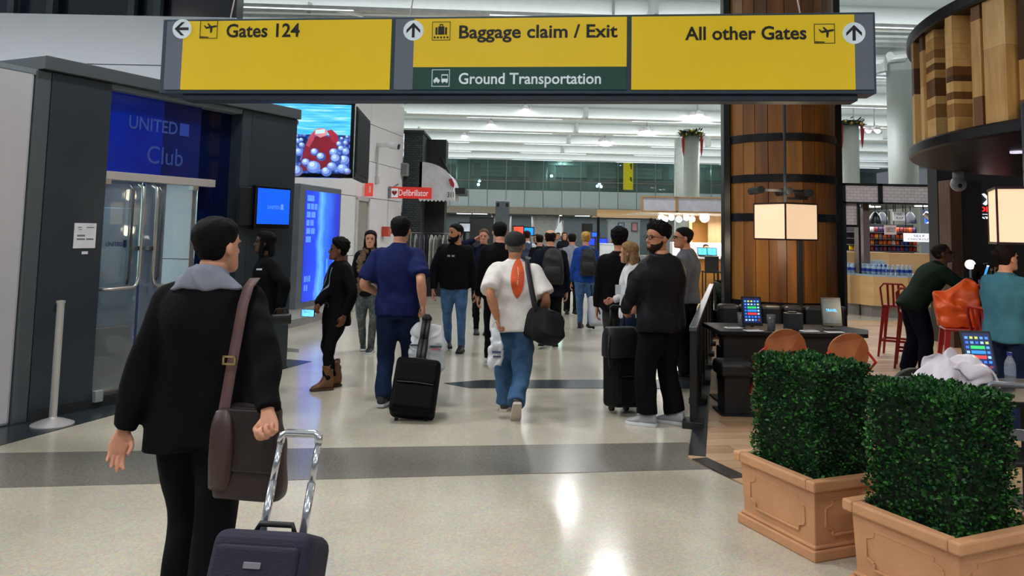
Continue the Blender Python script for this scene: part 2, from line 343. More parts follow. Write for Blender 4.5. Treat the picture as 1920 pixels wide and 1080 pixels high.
    # trousers
    bt = bottom or {}; fit = {'straight': (.062, .058, .046, .043, .043), 'slim': (.060, .053, .038, .033, .027), 'loose': (.066, .063, .053, .050, .051)}[bt.get('fit', 'straight')]
    s = Soup(); s.add(*sweep([pel-S((0, 0, .045*h)), pel-S((0, 0, .01*h)), pel+ax*.04*h, pel+ax*.09*h, pel+ax*.115*h], S([(.085, .062), (.102*W, .074), (.098*W, .070), (.082*W, .058), (.07*W, .05)])*h, side=(1, 0, 0), n=24, sq=2.3))
    for i in (0, 1):
        low = an[i]+nrm(an[i]-kn[i])*bt.get('drop', .012)*h; top_ = hips[i]+S((0, 0, .02*h))
        s.add(*sweep([top_, hips[i]*.5+kn[i]*.5, kn[i], kn[i]*.45+an[i]*.55, low], S(fit)[:, None]*S([(1, 1.05)])*h, n=18))
    V, Fc = remesh(*s.arr(), voxel, 3); V = fold(V, bt.get('fold', .012), 9, 3.1+loc[0])
    if bt.get('hem'):
        pass
    obj('trousers', mesh_of('trousers', V, Fc), bt.get('mat') or mat('trousers_black', '#0e0e11', .85), P, True)
    # top
    tp = top or {}; lo = tp.get('loose', 1.12); hem = tp.get('hem', -.03); sl = tp.get('sleeve', 1.0); wl = W*lo; cl = tp.get('collar', 0)
    flare = tp.get('flare', 1.0)
    pts = [pel+ax*hem*h, pel+ax*(hem*.5+.03)*h, pel+ax*.10*h, pel+ax*.17*h, pel+ax*.225*h, pel+ax*.265*h, pel+ax*.297*h, pel+ax*.318*h, nb+ax*.008*h, nb+ax*(.020+cl)*h]
    rad = S([(.098*flare, .076*flare), (.100*flare**.5, .076), (.094, .070), (.102, .074), (.108, .076), (.106 if not female else .095, .069), (.092, .058), (.063, .050), (.044, .045), (.039, .042)])*h*S([(wl, lo)]); rad[-1] /= lo; rad[-2] /= lo
    s = Soup(); s.add(*sweep(pts, rad, side=sx, n=28, sq=2.35))
    for i in (0, 1):
        sh = shs[i]; e, w_ = eb[i], wv[i]
        if sl >= 1: C = [sh-sx*(-1, 1)[i]*.045*h+ax*.006*h, sh, sh*.72+e*.28, (sh+e)/2, e, e*.5+w_*.5, w_+nrm(w_-e)*.004*h]; Rr = S([.026, .0345, .037, .036*W, .032, .0295, .0245])*h
        else: C = [sh-sx*(-1, 1)[i]*.045*h+ax*.006*h, sh, sh*.6+e*.4, sh*(1-sl)+e*sl]; Rr = S([.026, .0345, .040*W, .042*W])*h
        s.add(*sweep(C, Rr*lo, side=(0, 1, 0.1), n=16))
    V, Fc = remesh(*s.arr(), voxel, 3); V = fold(V, tp.get('fold', .014), 8, loc[0]*3+1)
    o = obj(tp.get('name', 'jacket'), mesh_of('top', V, Fc), tp.get('mat') or mat('jacket_black', '#0d0d10', .8), P, True)
    # hair
    if hair[0]:
        v, f = hair_mesh(hair[0]); obj('hair', mesh_of('hair', PH(v), f), mat('hair_'+hair[1], hair[1], .75, var=.35, scale=40, bump=.5, bscale=90, spec=.12), P, True)
    # shoes
    if shoes:
        for i in (0, 1):
            a = an[i]; yw = math.radians(foot_yaw[i]); pt = math.radians(sole_pitch[i])
            Rm = np.array(Matrix.Rotation(yw, 3, 'Z') @ Matrix.Rotation(pt, 3, 'X')); L = h*.155
            pr = [(-.30, .10, .28), (-.26, .135, .42), (-.10, .145, .46), (.10, .15, .44), (.28, .165, .30), (.48, .175, .22), (.62, .15, .17), (.69, .08, .12)]
            if boots: pr = [(-.30, .12, .5), (-.26, .16, .75), (-.10, .17, .8), (.10, .17, .7), (.28, .17, .36), (.48, .175, .25), (.60, .15, .2), (.67, .08, .14)]
            rg = []; n = 16
            for y_, w_, t_ in pr:
                rg.append([S((w_*L*math.copysign(abs(math.cos(q))**.8, math.cos(q)), y_*L, (.06+(t_-.06)*(math.sin(q)+1)/2*1.0)*L)) for q in np.linspace(0, 2*math.pi, n, endpoint=False)])
            s = Soup(); V = np.vstack([np.array(r) for r in rg]); m = len(rg); Fc = [(k*n+j, k*n+(j+1) % n, (k+1)*n+(j+1) % n, (k+1)*n+j) for k in range(m-1) for j in range(n)]+[tuple(range(n))[::-1], tuple(range((m-1)*n, m*n))]
            s.add(V, Fc)
            if boots: s.add(*sweep([(0, -.04*L, .3*L), (0, -.05*L, .9*L), (0, -.06*L, boots*h)], S([(.18, .2), (.235, .24), (.28, .28)])*L, n=16))
            off = S((0, 0, -.045*h)); tr = lambda v: a+(np.asarray(v)+off) @ Rm.T
            V, Fc = remesh(*s.arr(), .011, 2); o = obj('shoe' if not boots else 'boot', mesh_of('shoe', tr(V), Fc), mat('shoe_'+shoe[0], shoe[0], .6, var=.2), P, True)
            sb = MB(); out = [(w_*1.08*L, y_*1.03*L) for y_, w_, _ in pr]; poly = [(x, y) for x, y in out]+[(-x, y) for x, y in out[::-1]]
            sb.prism(poly, 0, .10*L); sb.v = [tuple(p) for p in tr(sb.v)]; sb.build('sole', mat('sole_'+shoe[1], shoe[1], .7), o, bevel=.004)
    info = dict(obj=P, h=h, head=PH, wr=wv, el=eb, an=an, pel=pel, nb=nb, shs=shs, ax=ax, sx=sx, kn=kn, HX=HX, HY=HY)
    return info
def beard(p, hx, th=.045):
    v, f = beard_mesh(th); obj('beard', mesh_of('beard', p['head'](v), f), mat('hair_'+hx, hx, .75, var=.35, scale=40, bump=.5, bscale=90, spec=.12), p['obj'], True)
def glasses(p):
    g = MB()
    for x in (-1, 1):
        g.tube([p['head']([(x*.145+.105*math.cos(a), .46, .505+.08*math.sin(a))])[0] for a in np.linspace(0, 2*math.pi, 13)], .0028, 6)
        g.tube([p['head']([q])[0] for q in ((x*.25, .455, .52), (x*.345, .30, .52), (x*.36, -.02, .51))], .0028, 6)
    g.tube([p['head']([q])[0] for q in ((-.04, .465, .52), (.04, .465, .52))], .0028, 6)
    return g.build('glasses', mat('glasses_black', '#0c0c0c', .3), p['obj'])
def cap(p, hx, back=False):
    V, Fc = head_rings(40, 48); y, z = V[:, 1], V[:, 2]; d = z-(.60+.16*y); k = np.clip(d/.04, -1, 1); c = np.array([0, -.03, .5]); N = V-c; N /= np.linalg.norm(N, axis=1)[:, None]
    V = V+N*np.where(k > 0, .085*k+.02*np.clip((z-.8)/.2, 0, 1), k*.1)[:, None]
    s = Soup(); s.add(V, Fc)
    if not back: s.add(*sweep([(0, .38, .70), (0, .55, .70), (0, .72, .66)], [(.30, .02), (.27, .018), (.16, .015)], n=16))
    v, f = remesh(*s.arr(), .02, 1); return obj('cap', mesh_of('cap', p['head'](v), f), mat('cap_'+hx, hx, .85, bump=.3, bscale=200), p['obj'], True)
def wpt(p, v):
    'person-local point to world'
    o = p['obj']; c, s = math.cos(o.rotation_euler.z), math.sin(o.rotation_euler.z); return Vector((o.location.x+c*v[0]-s*v[1], o.location.y+s*v[0]+c*v[1], v[2]))
def lpt(p, v):
    o = p['obj']; c, s = math.cos(o.rotation_euler.z), math.sin(o.rotation_euler.z); x, y = v[0]-o.location.x, v[1]-o.location.y
    return np.array((c*x+s*y, -s*x+c*y, v[2]))
# ================================================================ SETTING
def floor_material():
    m = mat('terrazzo_cream', '#bcb4a3', .15, var=.06, scale=2.2, bump=.04, bscale=5, spec=.5)
    nt = m.node_tree; b = nt.nodes['Principled BSDF']; r = [n for n in nt.nodes if n.type == 'VALTORGB'][0]
    tc = [n for n in nt.nodes if n.type == 'TEX_COORD'][0]
    v = nt.nodes.new('ShaderNodeTexVoronoi'); v.inputs['Scale'].default_value = 90; nt.links.new(tc.outputs['Object'], v.inputs['Vector'])
    mx = nt.nodes.new('ShaderNodeMix'); mx.data_type = 'RGBA'; mx.blend_type = 'OVERLAY'; mx.inputs[0].default_value = .14
    nt.links.new(r.outputs[0], mx.inputs[6]); nt.links.new(v.outputs['Color'], mx.inputs[7]); nt.links.new(mx.outputs[2], b.inputs['Base Color'])
    return m
M_white = mat('wall_white_panel', '#d9d9da', .35, var=.02, scale=1)
M_char = mat('charcoal_metal', '#3d454d', .3, metal=.5, var=.06, scale=2)
M_black = mat('black_matte', '#0b0b0d', .55, var=.1)
M_blackg = mat('black_gloss', '#08080a', .18, var=.1)
M_steel = mat('brushed_steel', '#b9b4ae', .3, metal=.9, var=.05)
M_alu = mat('aluminium_satin', '#c8c4c2', .35, metal=.5, var=.04)
fl = MB().span((-26, -9, -.2), (30, 64, 0)).build('floor', floor_material()); struct(fl)
def inlay(name, pts, m, z=.003, label=None):
    o = MB().prism([(p[0], p[1]) for p in pts], -.01, z).build(name, m, fl); return o
M_grey_t = mat('terrazzo_grey', '#77736a', .2, var=.22, scale=60); M_dark_t = mat('tile_dark', '#2c3338', .25, var=.15, scale=30)
q = lambda *p: gz(*p)
a, b, c, d = q(0, 850), q(1290, 830), q(1330, 880), q(0, 915); e1 = (b-a)*.9; e2 = (c-d)*.9
inlay('floor_band', [a-e1, b, c, d-e2], M_grey_t)
inlay('floor_inlay', [q(832, 719), q(905, 713), q(1345, 712), q(1345, 729), q(880, 728)], M_dark_t, .004)
# ---- club shop front, local x along the front, local y into the building
CA, CB = gz(25, 797), gz(535, 690)
CP = Plane(CA, CB-CA)
def cw(lx, ly): p = CP.o+CP.u*lx+CP.n*ly; return Vector((p.x, p.y, 0))
inlay('floor_inlay', [q(0, 836)-(q(585, 678)-q(0, 836))*.6, q(585, 678), q(540, 674), cw(3.0, .3), cw(-2.5, .3)], M_dark_t, .004)
inlay('floor_inlay', [q(455, 640)-Vector((.3, 0, 0)), q(560, 655), q(560, 661), q(455, 652)-Vector((.3, 0, 0))], M_grey_t, .003)
club = thing('wall_club_front', 'charcoal metal shop front with glass doors', 'shop front', (CA.x, CA.y, 0), CP.rz); del club['category']; struct(club)
def cbox(name, x0, x1, y0, y1, z0, z1, m, bevel=.004, parent=club, **k): return MB().span((x0, y0, z0), (x1, y1, z1)).build(name, m, parent, bevel=bevel, **k)
cbox('side_panel', -3.2, -.03, .0, .5, 0, 2.97, mat('white_satin_metal', '#c9c8cd', .28, metal=.35, var=.02), .03)
cbox('jamb_edge', -.03, .11, -.01, .4, .0, 2.98, mat('charcoal_edge', '#5d6468', .35, metal=.5, var=.03), .012)
cbox('jamb_panel', .112, .70, -.012, .4, .0, 2.98, M_char, .004)
cbox('header_beam', .0, 3.27, -.07, 2.0, 2.985, 3.105, mat('charcoal_light', '#585e62', .4, metal=.45, var=.03), .006)
cbox('plinth', .12, 3.26, -.02, .1, 0, .10, mat('charcoal_dark', '#232629', .4, var=.05), .004)
cbox('opening_frame', 2.37, 2.51, -.012, .3, .1, 2.985, mat('frame_slate', '#39434c', .35, metal=.4), .006)
cbox('end_panel', 2.512, 3.27, -.012, .4, .1, 2.985, M_char, .006)
# inside the club
cbox('interior_wall', -.5, 1.25, 1.75, 1.85, 0, 2.98, mat('club_pale_wall', '#aebcba', .5), 0)
cbox('interior_wall', 1.25, 4.2, 2.6, 2.7, 0, 2.98, mat('club_navy_wall', '#10204f', .5), 0)
cbox('interior_side_wall', -.6, -.5, .4, 2.7, 0, 2.98, mat('club_pale_wall', '#aebcba', .5), 0)
cbox('interior_ceiling', -.6, 3.3, .0, 2.7, 2.93, 2.98, mat('club_ceiling', '#6f7a80', .6), 0)
cbox('interior_floor', -.6, 3.3, .0, 2.7, .0, .012, mat('club_floor', '#20262c', .25), 0)
ctr = thing('reception_counter', 'blue fronted reception counter behind the glass club doors', 'counter', cw(.05, 1.0), CP.rz)
MB().span((-.4, 0, 0), (1.25, .5, 1.0)).build('front_panel', mat('counter_blue', '#2c4a6e', .4), ctr, bevel=.01)
MB().span((-.45, -.06, 1.0), (1.3, .55, 1.05)).build('worktop', mat('counter_top', '#aeb9bd', .3), ctr, bevel=.006)
MB().span((-.4, -.004, .42), (1.25, .0, .45)).build('trim_strip', M_steel, ctr)
scn = thing('standing_screen', 'dark upright display screen inside the club behind the right glass door', 'screen', cw(1.75, 1.15), CP.rz)
MB().span((-.33, 0, .55), (.33, .05, 1.85)).build('housing', mat('screen_slate', '#274055', .3), scn, bevel=.01)
MB().span((-.25, -.02, 0), (.25, .1, .55)).build('foot', M_black, scn, bevel=.01)
bt = thing('upright_holder', 'small dark brochure holder on the reception counter', 'holder', cw(.75, 1.2)+Vector((0, 0, 1.05)), CP.rz)
MB().span((-.1, 0, 0), (.1, .03, .22)).span((-.1, -.06, 0), (.1, .03, .05)).build('stand', mat('holder_dark', '#2a333b', .3), bt, bevel=.004)
l = bpy.data.lights.new('club_fill_light', 'AREA'); l.energy = 150; l.size = 1.6; l.size_y = .8; l.shape = 'RECTANGLE'; l.color = (.86, .97, 1)  # unseen area light without fixture, added to brighten the club interior
lo = bpy.data.objects.new('club_fill_light', l); col.objects.link(lo); lo.location = cw(.9, 1.15)+Vector((0, 0, 2.9))
# transom glass with the club name, right pane darker
tr = thing('transom_panel', 'blue glass transom with faint club lettering above the glass doors', 'glass panel', cw(0, 0), CP.rz)
MB().span((.70, .10, 2.16), (1.40, .115, 2.98)).build('pane', mat('transom_blue', '#0a2596', .12, var=.25, scale=1.5, emit=.10), tr)
MB().span((1.402, .10, 2.16), (1.88, .115, 2.98)).build('pane', mat('transom_navy', '#101f5c', .10, var=.3, scale=1.5, emit=.05), tr)
tm = mat('faint_letter', '#33509e', .4)
text(tr, 'UNITED', .99, 1.57, 2.60, 2.73, tm, y=.096, bold=.01)
MB().span((1.60, .095, 2.60), (1.72, .099, 2.73)).build('emblem', mat('emblem_blue', '#2c46a8', .3), tr)
text(tr, 'Club', 1.22, 1.66, 2.28, 2.46, tm, y=.096, bold=.0)
rail = thing('door_track_rail', 'long satin steel header rail over the glass doors', 'rail', cw(0, 0), CP.rz)
MB().span((.66, .02, 2.085), (2.05, .12, 2.165)).build('track', M_alu, rail, bevel=.006)
for x in (.74, 1.78): MB().span((x-.035, .01, 2.04), (x+.035, .09, 2.085)).build('clamp', M_steel, rail, bevel=.004)
for i in range(2):
    x0, x1 = (.70, 1.17) if i == 0 else (1.21, 1.86)
    dr = thing('glass_door', ('left' if i == 0 else 'right')+' glass club door with tall steel loop handle'+(' and small airline name' if i == 0 else ''), 'door', cw(0, 0), CP.rz, 'glass club doors')
    MB().span((x0, .07, .06), (x1, .082, 2.085)).build('pane', glass('door_glass', '#eef6f5', .90), dr)
    hx = 1.12 if i == 0 else 1.28; s_ = -1 if i == 0 else 1
    hb = MB(); hb.tube([(hx, .06, 2.06), (hx, .0, 2.03), (hx, -.015, 1.9), (hx, -.015, 1.16), (hx-s_*-.02, -.015, 1.10), (hx+s_*.06, -.015, 1.07), (hx+s_*.30 if i == 0 else hx+.36, -.015, 1.065), (hx+s_*.40 if i == 0 else hx+.52, .06, 1.065)], .016, 10); hb.build('handle', M_steel, dr, True)
    MB().tube([(hx+s_*.09, .06, 2.05), (hx+s_*.09, .02, 2.0), (hx+s_*.09, .02, 1.16), (hx+s_*.07, .06, 1.10)], .012, 8).build('inner_handle', mat('steel_dark', '#5c5a57', .35, metal=.8), dr, True)
    MB().span((hx-.05, .0, 1.42), (hx+.05, .066, 1.46)).build('lock', mat('steel_dark', '#5c5a57', .35, metal=.8), dr, bevel=.004)
    MB().span((x0, .06, .06), (x1, .092, .14)).build('bottom_rail', M_steel, dr, bevel=.003)
    if i == 0:
        text(dr, 'UNITED', .80, .98, 1.46, 1.50, mat('letter_navy', '#16264a', .5), y=.066, bold=.02)
        MB().span((.985, .064, 1.45), (1.02, .067, 1.52)).build('emblem', mat('letter_navy', '#16264a', .5), dr)
MB().span((1.88, .16, .1), (2.37, .17, 2.98)).build('window_1', glass('dark_glass', '#1a2c66', .72), None, loc=cw(0, 0), rz=CP.rz)['kind'] = 'structure'
# notices, blue monitor, stanchion
n1 = thing('wall_notice', 'white paper notice taped to the charcoal jamb', 'notice', cw(0, 0), CP.rz)
x0, z1 = CP.loc(138, 418); x1, z0 = CP.loc(176, 465)
MB().span((x0, -.016, z0), (x1, -.0125, z1)).build('sheet', mat('paper_white', '#d5d3d8', .7), n1)
for f0, f1, g, th in ((.16, .33, .83, .008), (.55, .90, .83, .008), (.2, .34, .74, .006), (.14, .50, .50, .016), (.14, .50, .36, .014), (.56, .90, .36, .014)):
    MB().span((x0+f0*(x1-x0), -.0168, z0+g*(z1-z0)-th/2), (x0+f1*(x1-x0), -.016, z0+g*(z1-z0)+th/2)).build('print_line', mat('ink_grey', '#66666c', .7), n1)
n2 = MB().span((.50, -.017, 1.395), (.56, -.0125, 1.42)).build('small_sticker', mat('paper_white', '#d5d3d8', .7), None, loc=cw(0, 0), rz=CP.rz); tag(n2, 'tiny white sticker below the paper notice on the jamb', 'sticker')
mo = thing('wall_monitor', 'small blue monitor with airline name on the charcoal end panel', 'monitor', cw(0, 0), CP.rz)
x0, z1 = CP.loc(484, 352, -.12); x1, z0 = CP.loc(541, 421, -.12)
MB().span((x0-.03, -.12, z0-.06), (x1+.02, -.06, z1+.03)).build('housing', M_blackg, mo, bevel=.008)
MB().span((x0, -.123, z0), (x1, -.12, z1)).build('screen', mat('screen_blue', '#0a50e0', .3, var=.06, emit=.9), mo)
MB().span((x0-.22, -.08, z0-.02), (x0+.2, -.02, z1)).build('wall_mount', M_black, mo, bevel=.006)
text(mo, 'UNITED', x0+.16, x0+.36, (z0+z1)/2-.03, (z0+z1)/2+.01, mat('screen_letter', '#5c8cf0', .3, emit=.6), y=-.125, bold=.0)
MB().span((x0+.375, -.126, (z0+z1)/2-.035), (x0+.42, -.1245, (z0+z1)/2+.03)).build('emblem', mat('screen_letter', '#5c8cf0', .3, emit=.6), mo)
st = thing('stanchion', 'short silver post on a round base before the charcoal jamb', 'post', gz(98, 797))
MB().lathe([(.165, 0), (.165, .012), (.10, .04), (.035, .06), (.03, .07)], 32).build('base', M_alu, st, 'auto')
MB().lathe([(.03, .05), (.03, 1.0), (.036, 1.0), (.036, 1.02), (.0, 1.025)], 20).build('pole', M_alu, st, 'auto')
MB().span((-.045, -.02, .93), (-.025, .02, .985)).build('belt_clip', M_black, st)
cb = MB().span((.70, -.06, .06), (.78, -.015, .16)).build('floor_outlet', mat('outlet_grey', '#8f9a96', .5), None, loc=cw(0, 0), rz=CP.rz, bevel=.004); tag(cb, 'small grey outlet box low on the shop front beside the jamb', 'outlet')
# ---- white panel walls
def panels(name, pl, xs, zs, m=M_white, th=.06, gap=.012, base=None):
    'panelled wall; local frame of a Plane; panels are child pieces with open joints over a dark backing'
    W = MB().span((xs[0], .05, 0), (xs[-1], .25, zs[-1])).build(name, mat('joint_grey', '#5d5e60', .7), None, loc=pl.o, rz=pl.rz); struct(W)
    for i in range(len(xs)-1):
        for j in range(len(zs)-1):
            MB().span((xs[i]+gap/2, 0, zs[j]+gap/2), (xs[i+1]-gap/2, th, zs[j+1]-gap/2)).build('panel', m, W, bevel=.003)
    return W
PW = Plane((-3.43, 14.74), (.171, 1))
wl = panels('wall_left', PW, [-3.6, -1.3, .35, 1.62, 2.3, 4.66], [0, 1.12, 2.32, 3.10, 3.90, 4.62])
PF = Plane((-12, 11.2), (1, 0))
panels('wall_back', PF, [0, 8.02], [0, 1.2, 2.4, 3.2, 3.92, 4.64], mat('wall_cool_panel', '#ccd2da', .4, var=.03, scale=1))
dk = MB().box((-9.6, 12.4, 5.9), (10.5, .3, 2.6)).build('wall_upper_left', mat('night_glass', '#0a1222', .2)); struct(dk)
for x in (-7.75, -7.15, -5.9, -5.5): struct(MB().box((x, 12.1, 5.6), (.1, .12, 2.2)).build('trim_mullion', mat('mullion_slate', '#46525a', .4, metal=.4)))
# door recess with frame in the white wall
dd = thing('door_1', 'beige metal service door set in the white panel wall', 'door', PW.o, PW.rz); del dd['category']; struct(dd)
MB().span((1.64, -.01, 0), (2.28, .03, 2.26)).build('leaf', mat('door_beige', '#8f8b80', .5), dd)
MB().span((1.58, -.04, 0), (1.66, .03, 2.3)).span((2.26, -.04, 0), (2.34, .03, 2.3)).span((1.58, -.04, 2.24), (2.34, .03, 2.32)).build('door_frame', mat('door_frame_grey', '#b9b8b4', .5), dd, bevel=.004)
MB().tube([(1.74, -.03, 1.0), (1.74, -.07, 1.0), (1.84, -.07, 1.0)], .012).build('door_handle', M_steel, dd)
bb = MB().span((-3.6, -.02, 0), (1.58, 0, .12)).span((2.34, -.02, 0), (4.66, 0, .12)).build('baseboard_left', mat('base_grey', '#8d8c8a', .5), None, loc=PW.o, rz=PW.rz); struct(bb)
# ---- ceiling with deck ribs, beams, uplight strips
M_ceil = mat('ceiling_deck', '#c2c8c6', .6, var=.03, scale=.6)
ce = MB().span((-26, -9, 7.6), (30, 64, 7.8)).build('ceiling', M_ceil); struct(ce)
rb = MB()
for k in range(118): rb.box((2, -8.5+k*.6, 7.56), (56, .10, .08))
rb.build('deck_ribs', mat('deck_rib', '#aeb5b4', .6), ce, kind='stuff')
for by in BEAMS:
    MB().tube([(-26, by-1.3, 6.98), (30, by+1.2, 6.98)], .24, 18).build('beam', mat('beam_white', '#cfd4d3', .45, var=.03), ce, True)
    MB().box((2, by, 7.36), (56, .06, .5), rz=math.atan(2.5/56)).build('beam_web', mat('beam_white', '#cfd4d3', .45), ce)
    MB().box((2, by-.40, 6.66), (56, .18, .09), rz=math.atan(2.5/56)).build('uplight_tray', mat('tray_white', '#d8dcdb', .4), ce); [MB().box((-22+k*7.3+(by*1.7) % 3, by-.40+(-24+k*7.3)*.0446, 6.612), (4.2, .05, .012), rz=math.atan(2.5/56)).build('lamp_strip', mat('strip_glow', '#eef6ff', .4, var=0, emit=1.3), ce) for k in range(7)]
for bx in (-12.5, -4.8, 3.2, 11.2, 19):
    for k in range(len(BEAMS)-1):
        y0, y1 = BEAMS[k], BEAMS[k+1]
        MB().tube([(bx, y0+.1, 6.98), (bx+.6, (y0+y1)/2, 7.5)], .07, 8).build('brace', mat('beam_white', '#cfd4d3', .45), ce)
        MB().box((bx, y0-.3, 6.95), (.10, .5, .5), rz=.3).build('beam_bracket', mat('bracket_grey', '#a9b0ae', .5), ce, bevel=.01)
# spot clusters under the beams, each with its light
def cluster(x, y, z, label, k_=1):
    t = thing('spotlight_cluster', label, 'ceiling light', (x, y, z), 0, 'spotlight clusters under the roof beams')
    MB().tube([(0, 0, 7.6-z), (0, 0, .0)], .03, 8).build('stem', mat('stem_grey', '#8d8f90', .4), t)
    for a in (0, 2.1, 4.2):
        px, py = .24*math.cos(a+.5), .24*math.sin(a+.5)
        h = MB(); h.lathe([(.03, .16), (.08, .13), (.16, .0), (.16, -.05), (.15, -.05)], 14, (px, py, -.08)); hd = h.build('lamp_head', mat('lamp_white', '#d7d3d8', .4), t, 'auto')
        MB().ball((px, py, -.12), .115, 12, 8).build('bulb', mat('bulb_glow', '#ffe9f4', .4, var=0, emit=7), hd, True)
    l = bpy.data.lights.new('cluster_lamp', 'SPOT'); l.spot_size = math.radians(158); l.spot_blend = .6; l.energy = DNL*4*k_; l.shadow_soft_size = .3; l.color = (.98, .98, 1)
    o = bpy.data.objects.new('cluster_lamp', l); col.objects.link(o); o.location = (x, y, z-.3)
CL = []
for px, py, yb, lab in ((985, 203, 35.4, 'highest spotlight cluster in view, nearest the overhead sign'), (921, 231, 40.6, 'spotlight cluster left of the nearest one, second from the sign'), (871, 252, 45.8, 'third spotlight cluster from the sign in the left row'), (831, 269, 51, 'farthest spotlight cluster of the left row, over the awning'), (1305, 213, 35.4, 'spotlight cluster above the wreathed round column'), (1211, 243, 40.6, 'spotlight cluster left of the wreathed round column'), (1133, 263, 45.8, 'spotlight cluster above the yellow hanging banner'), (1595, 233, 35.4, 'spotlight cluster beside the wood clad barrel column')):
    p = at(px, py, yb); cluster(p.x, p.y-.3, p.z, lab, 5)
for k, (x, y) in enumerate(((-7.6, 6.5), (-1.6, 6.9), (-8.5, .5), (-1.5, .5), (5.5, .5), (12, .5), (-8.5, 12.5), (5.5, 12.5), (12, 12.5), (-1.2, 12.5), (1.8, 24.4), (9, 24.4), (-5, 24.4), (-1.5, -5.5), (6, -5.5), (17, 24.4), (-12, 30), (16, 35.4), (2.3, 18.6))):
    cluster(x, y-.3, 6.55, 'unseen spotlight cluster added to light the hall', 2.6 if k == 0 else 1)  # added outside the view for hall light; the first is boosted to brighten the left wall
# ---- far mezzanine: slab fascia, glazed gallery, shops under it
mz = thing('mezzanine', 'glazed upper gallery with pale fascia across the far end of the hall', 'gallery', (0, 0, 0)); del mz['category']; struct(mz)
M_fasc = mat('fascia_pale', '#dff0f7', .4, var=.03); M_gl = glass('gallery_glass', '#d4ece8', .90, .02)
zz = lambda y: at(1000, y, 60).z
MB().span((-26, 59.8, zz(402)), (30, 62, zz(389))).build('soffit', mat('soffit_beige', '#b3aa9c', .6), mz)
MB().span((-26, 60.2, zz(389)), (30, 62, zz(357))).build('slab', M_fasc, mz)
for k in range(32):
    x = -20+k*1.40
    MB().span((x+.02, 60.0, zz(389)), (x+1.38, 60.15, zz(357))).build('fascia_panel', M_fasc, mz, bevel=.01)
    MB().span((x+.015, 60.05, zz(357)), (x+1.385, 60.08, 7.3)).build('pane', M_gl, mz); MB().span((x-.02, 59.97, zz(357)), (x+.02, 60.05, 7.3)).build('glass_fin', mat('fin_pale', '#a9c4c0', .3), mz)
MB().tube([(-26, 59.9, zz(340)), (30, 59.9, zz(340))], .035, 8).build('handrail', M_steel, mz)
MB().span((-26, 66, zz(357)), (30, 66.3, 8)).build('back_wall', mat('gallery_dark', '#2c3a38', .6), mz)
MB().span((-26, 65.6, zz(322)), (30, 65.7, zz(300))).build('shutter', mat('gallery_grey', '#7d908c', .6), mz)
for k in range(14): MB().span((-18+k*3, 63.5, zz(357)), (-17.5+k*3, 63.8, 7.4)).build('gallery_post', mat('gallery_post', '#4a5653', .6), mz)
MB().span((-26, 60, 7.0), (30, 66.3, 7.1)).build('gallery_ceiling', mat('gallery_ceil', '#8b9a98', .6), mz)
MB().span((-26, 64, 0), (30, 64.3, 3.1)).build('shop_back', mat('shop_dark', '#39464a', .5), mz)
MB().span((-26, 60, zz(402)), (30, 64, zz(400))).build('shop_ceiling', mat('shop_ceil', '#6c7270', .6), mz)
for px in (1030, 1015, 940, 1250): p = at(px, 420, 61); struct(MB().lathe([(.75, 0), (.75, 3.0)], 24).build('trim_column', mat('column_white', '#c3c4c2', .5), None, True, loc=(p.x, 61, 0)))
for px, wd in ((866, .9), (1012, 1.0)): p = at(px, 320, 58.5); struct(MB().lathe([(wd*.7, zz(402)), (wd*.7, 7.3)], 20).build('trim_column', mat('gallery_column', '#7d9792', .5), None, True, loc=(p.x, 61.5, 0)))
for k, px in enumerate((870, 900, 1040, 1092, 1126, 1230)):
    p = at(px, 404, 61.5); MB().box((p.x, 61.5, zz(402)-.02), (1.1, .5, .03)).build('ceiling_lamp', mat('shop_lamp', '#f0f6ff', .4, var=0, emit=3), mz)
l = bpy.data.lights.new('shop_lamp', 'AREA'); l.shape = 'RECTANGLE'; l.size = 22; l.size_y = 2; l.energy = 420; o = bpy.data.objects.new('shop_lamp', l); col.objects.link(o); o.location = (4, 62, zz(402)-.1)
for px, py in ((899, 339), (897, 346), (1124, 345), (1127, 350), (1120, 349), (1034, 330), (1163, 308), (998, 310)):
    p = at(px, py, 63); MB().ball((p.x, 63, p.z), .12, 8, 6).build('gallery_lamp', mat('gallery_glow', '#d4f0ff', .4, var=0, emit=5), mz, True)
for x in (-6, 4, 14):
    l = bpy.data.lights.new('gallery_lamp', 'POINT'); l.energy = 80; l.shadow_soft_size = .3; l.color = (.85, 1, .98); o = bpy.data.objects.new('gallery_lamp', l); col.objects.link(o); o.location = (x, 63, 6.6)
# ================================================================ OVERHEAD SIGN
SL, SR = at(307, 28, 6.3), at(1641, 33, 5.68); SP = Plane(SL, SR-SL); SW = (Vector((SR.x, SR.y, 0))-SP.o).length
sg = thing('overhead_sign', 'long yellow hanging direction sign with gate and baggage lettering', 'sign', SP.o, SP.rz)
sx_ = lambda px, py=100: SP.loc(px, py)[0]; sz_ = lambda px, py: SP.loc(px, py)[1]
zt, zb = 3.315, 2.715
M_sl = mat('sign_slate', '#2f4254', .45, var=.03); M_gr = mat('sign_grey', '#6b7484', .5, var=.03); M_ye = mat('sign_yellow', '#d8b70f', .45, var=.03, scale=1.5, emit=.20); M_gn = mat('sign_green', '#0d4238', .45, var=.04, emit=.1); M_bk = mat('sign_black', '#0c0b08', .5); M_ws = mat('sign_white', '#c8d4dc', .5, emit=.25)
MB().span((0, 0, zb), (SW, .22, zt)).build('housing', M_sl, sg, bevel=.006)
MB().span((.18, .03, zb-.05), (SW-.12, .20, zb)).build('bottom_tray', mat('sign_slate_dark', '#22303f', .5), sg, bevel=.01)
def spn(name, p0, p1, z0, z1, m, y=-.012): return MB().span((sx_(p0), y, z0), (sx_(p1), 0, z1)).build(name, m, sg)
z_lo, z_hi = zb+.028, zt-.02
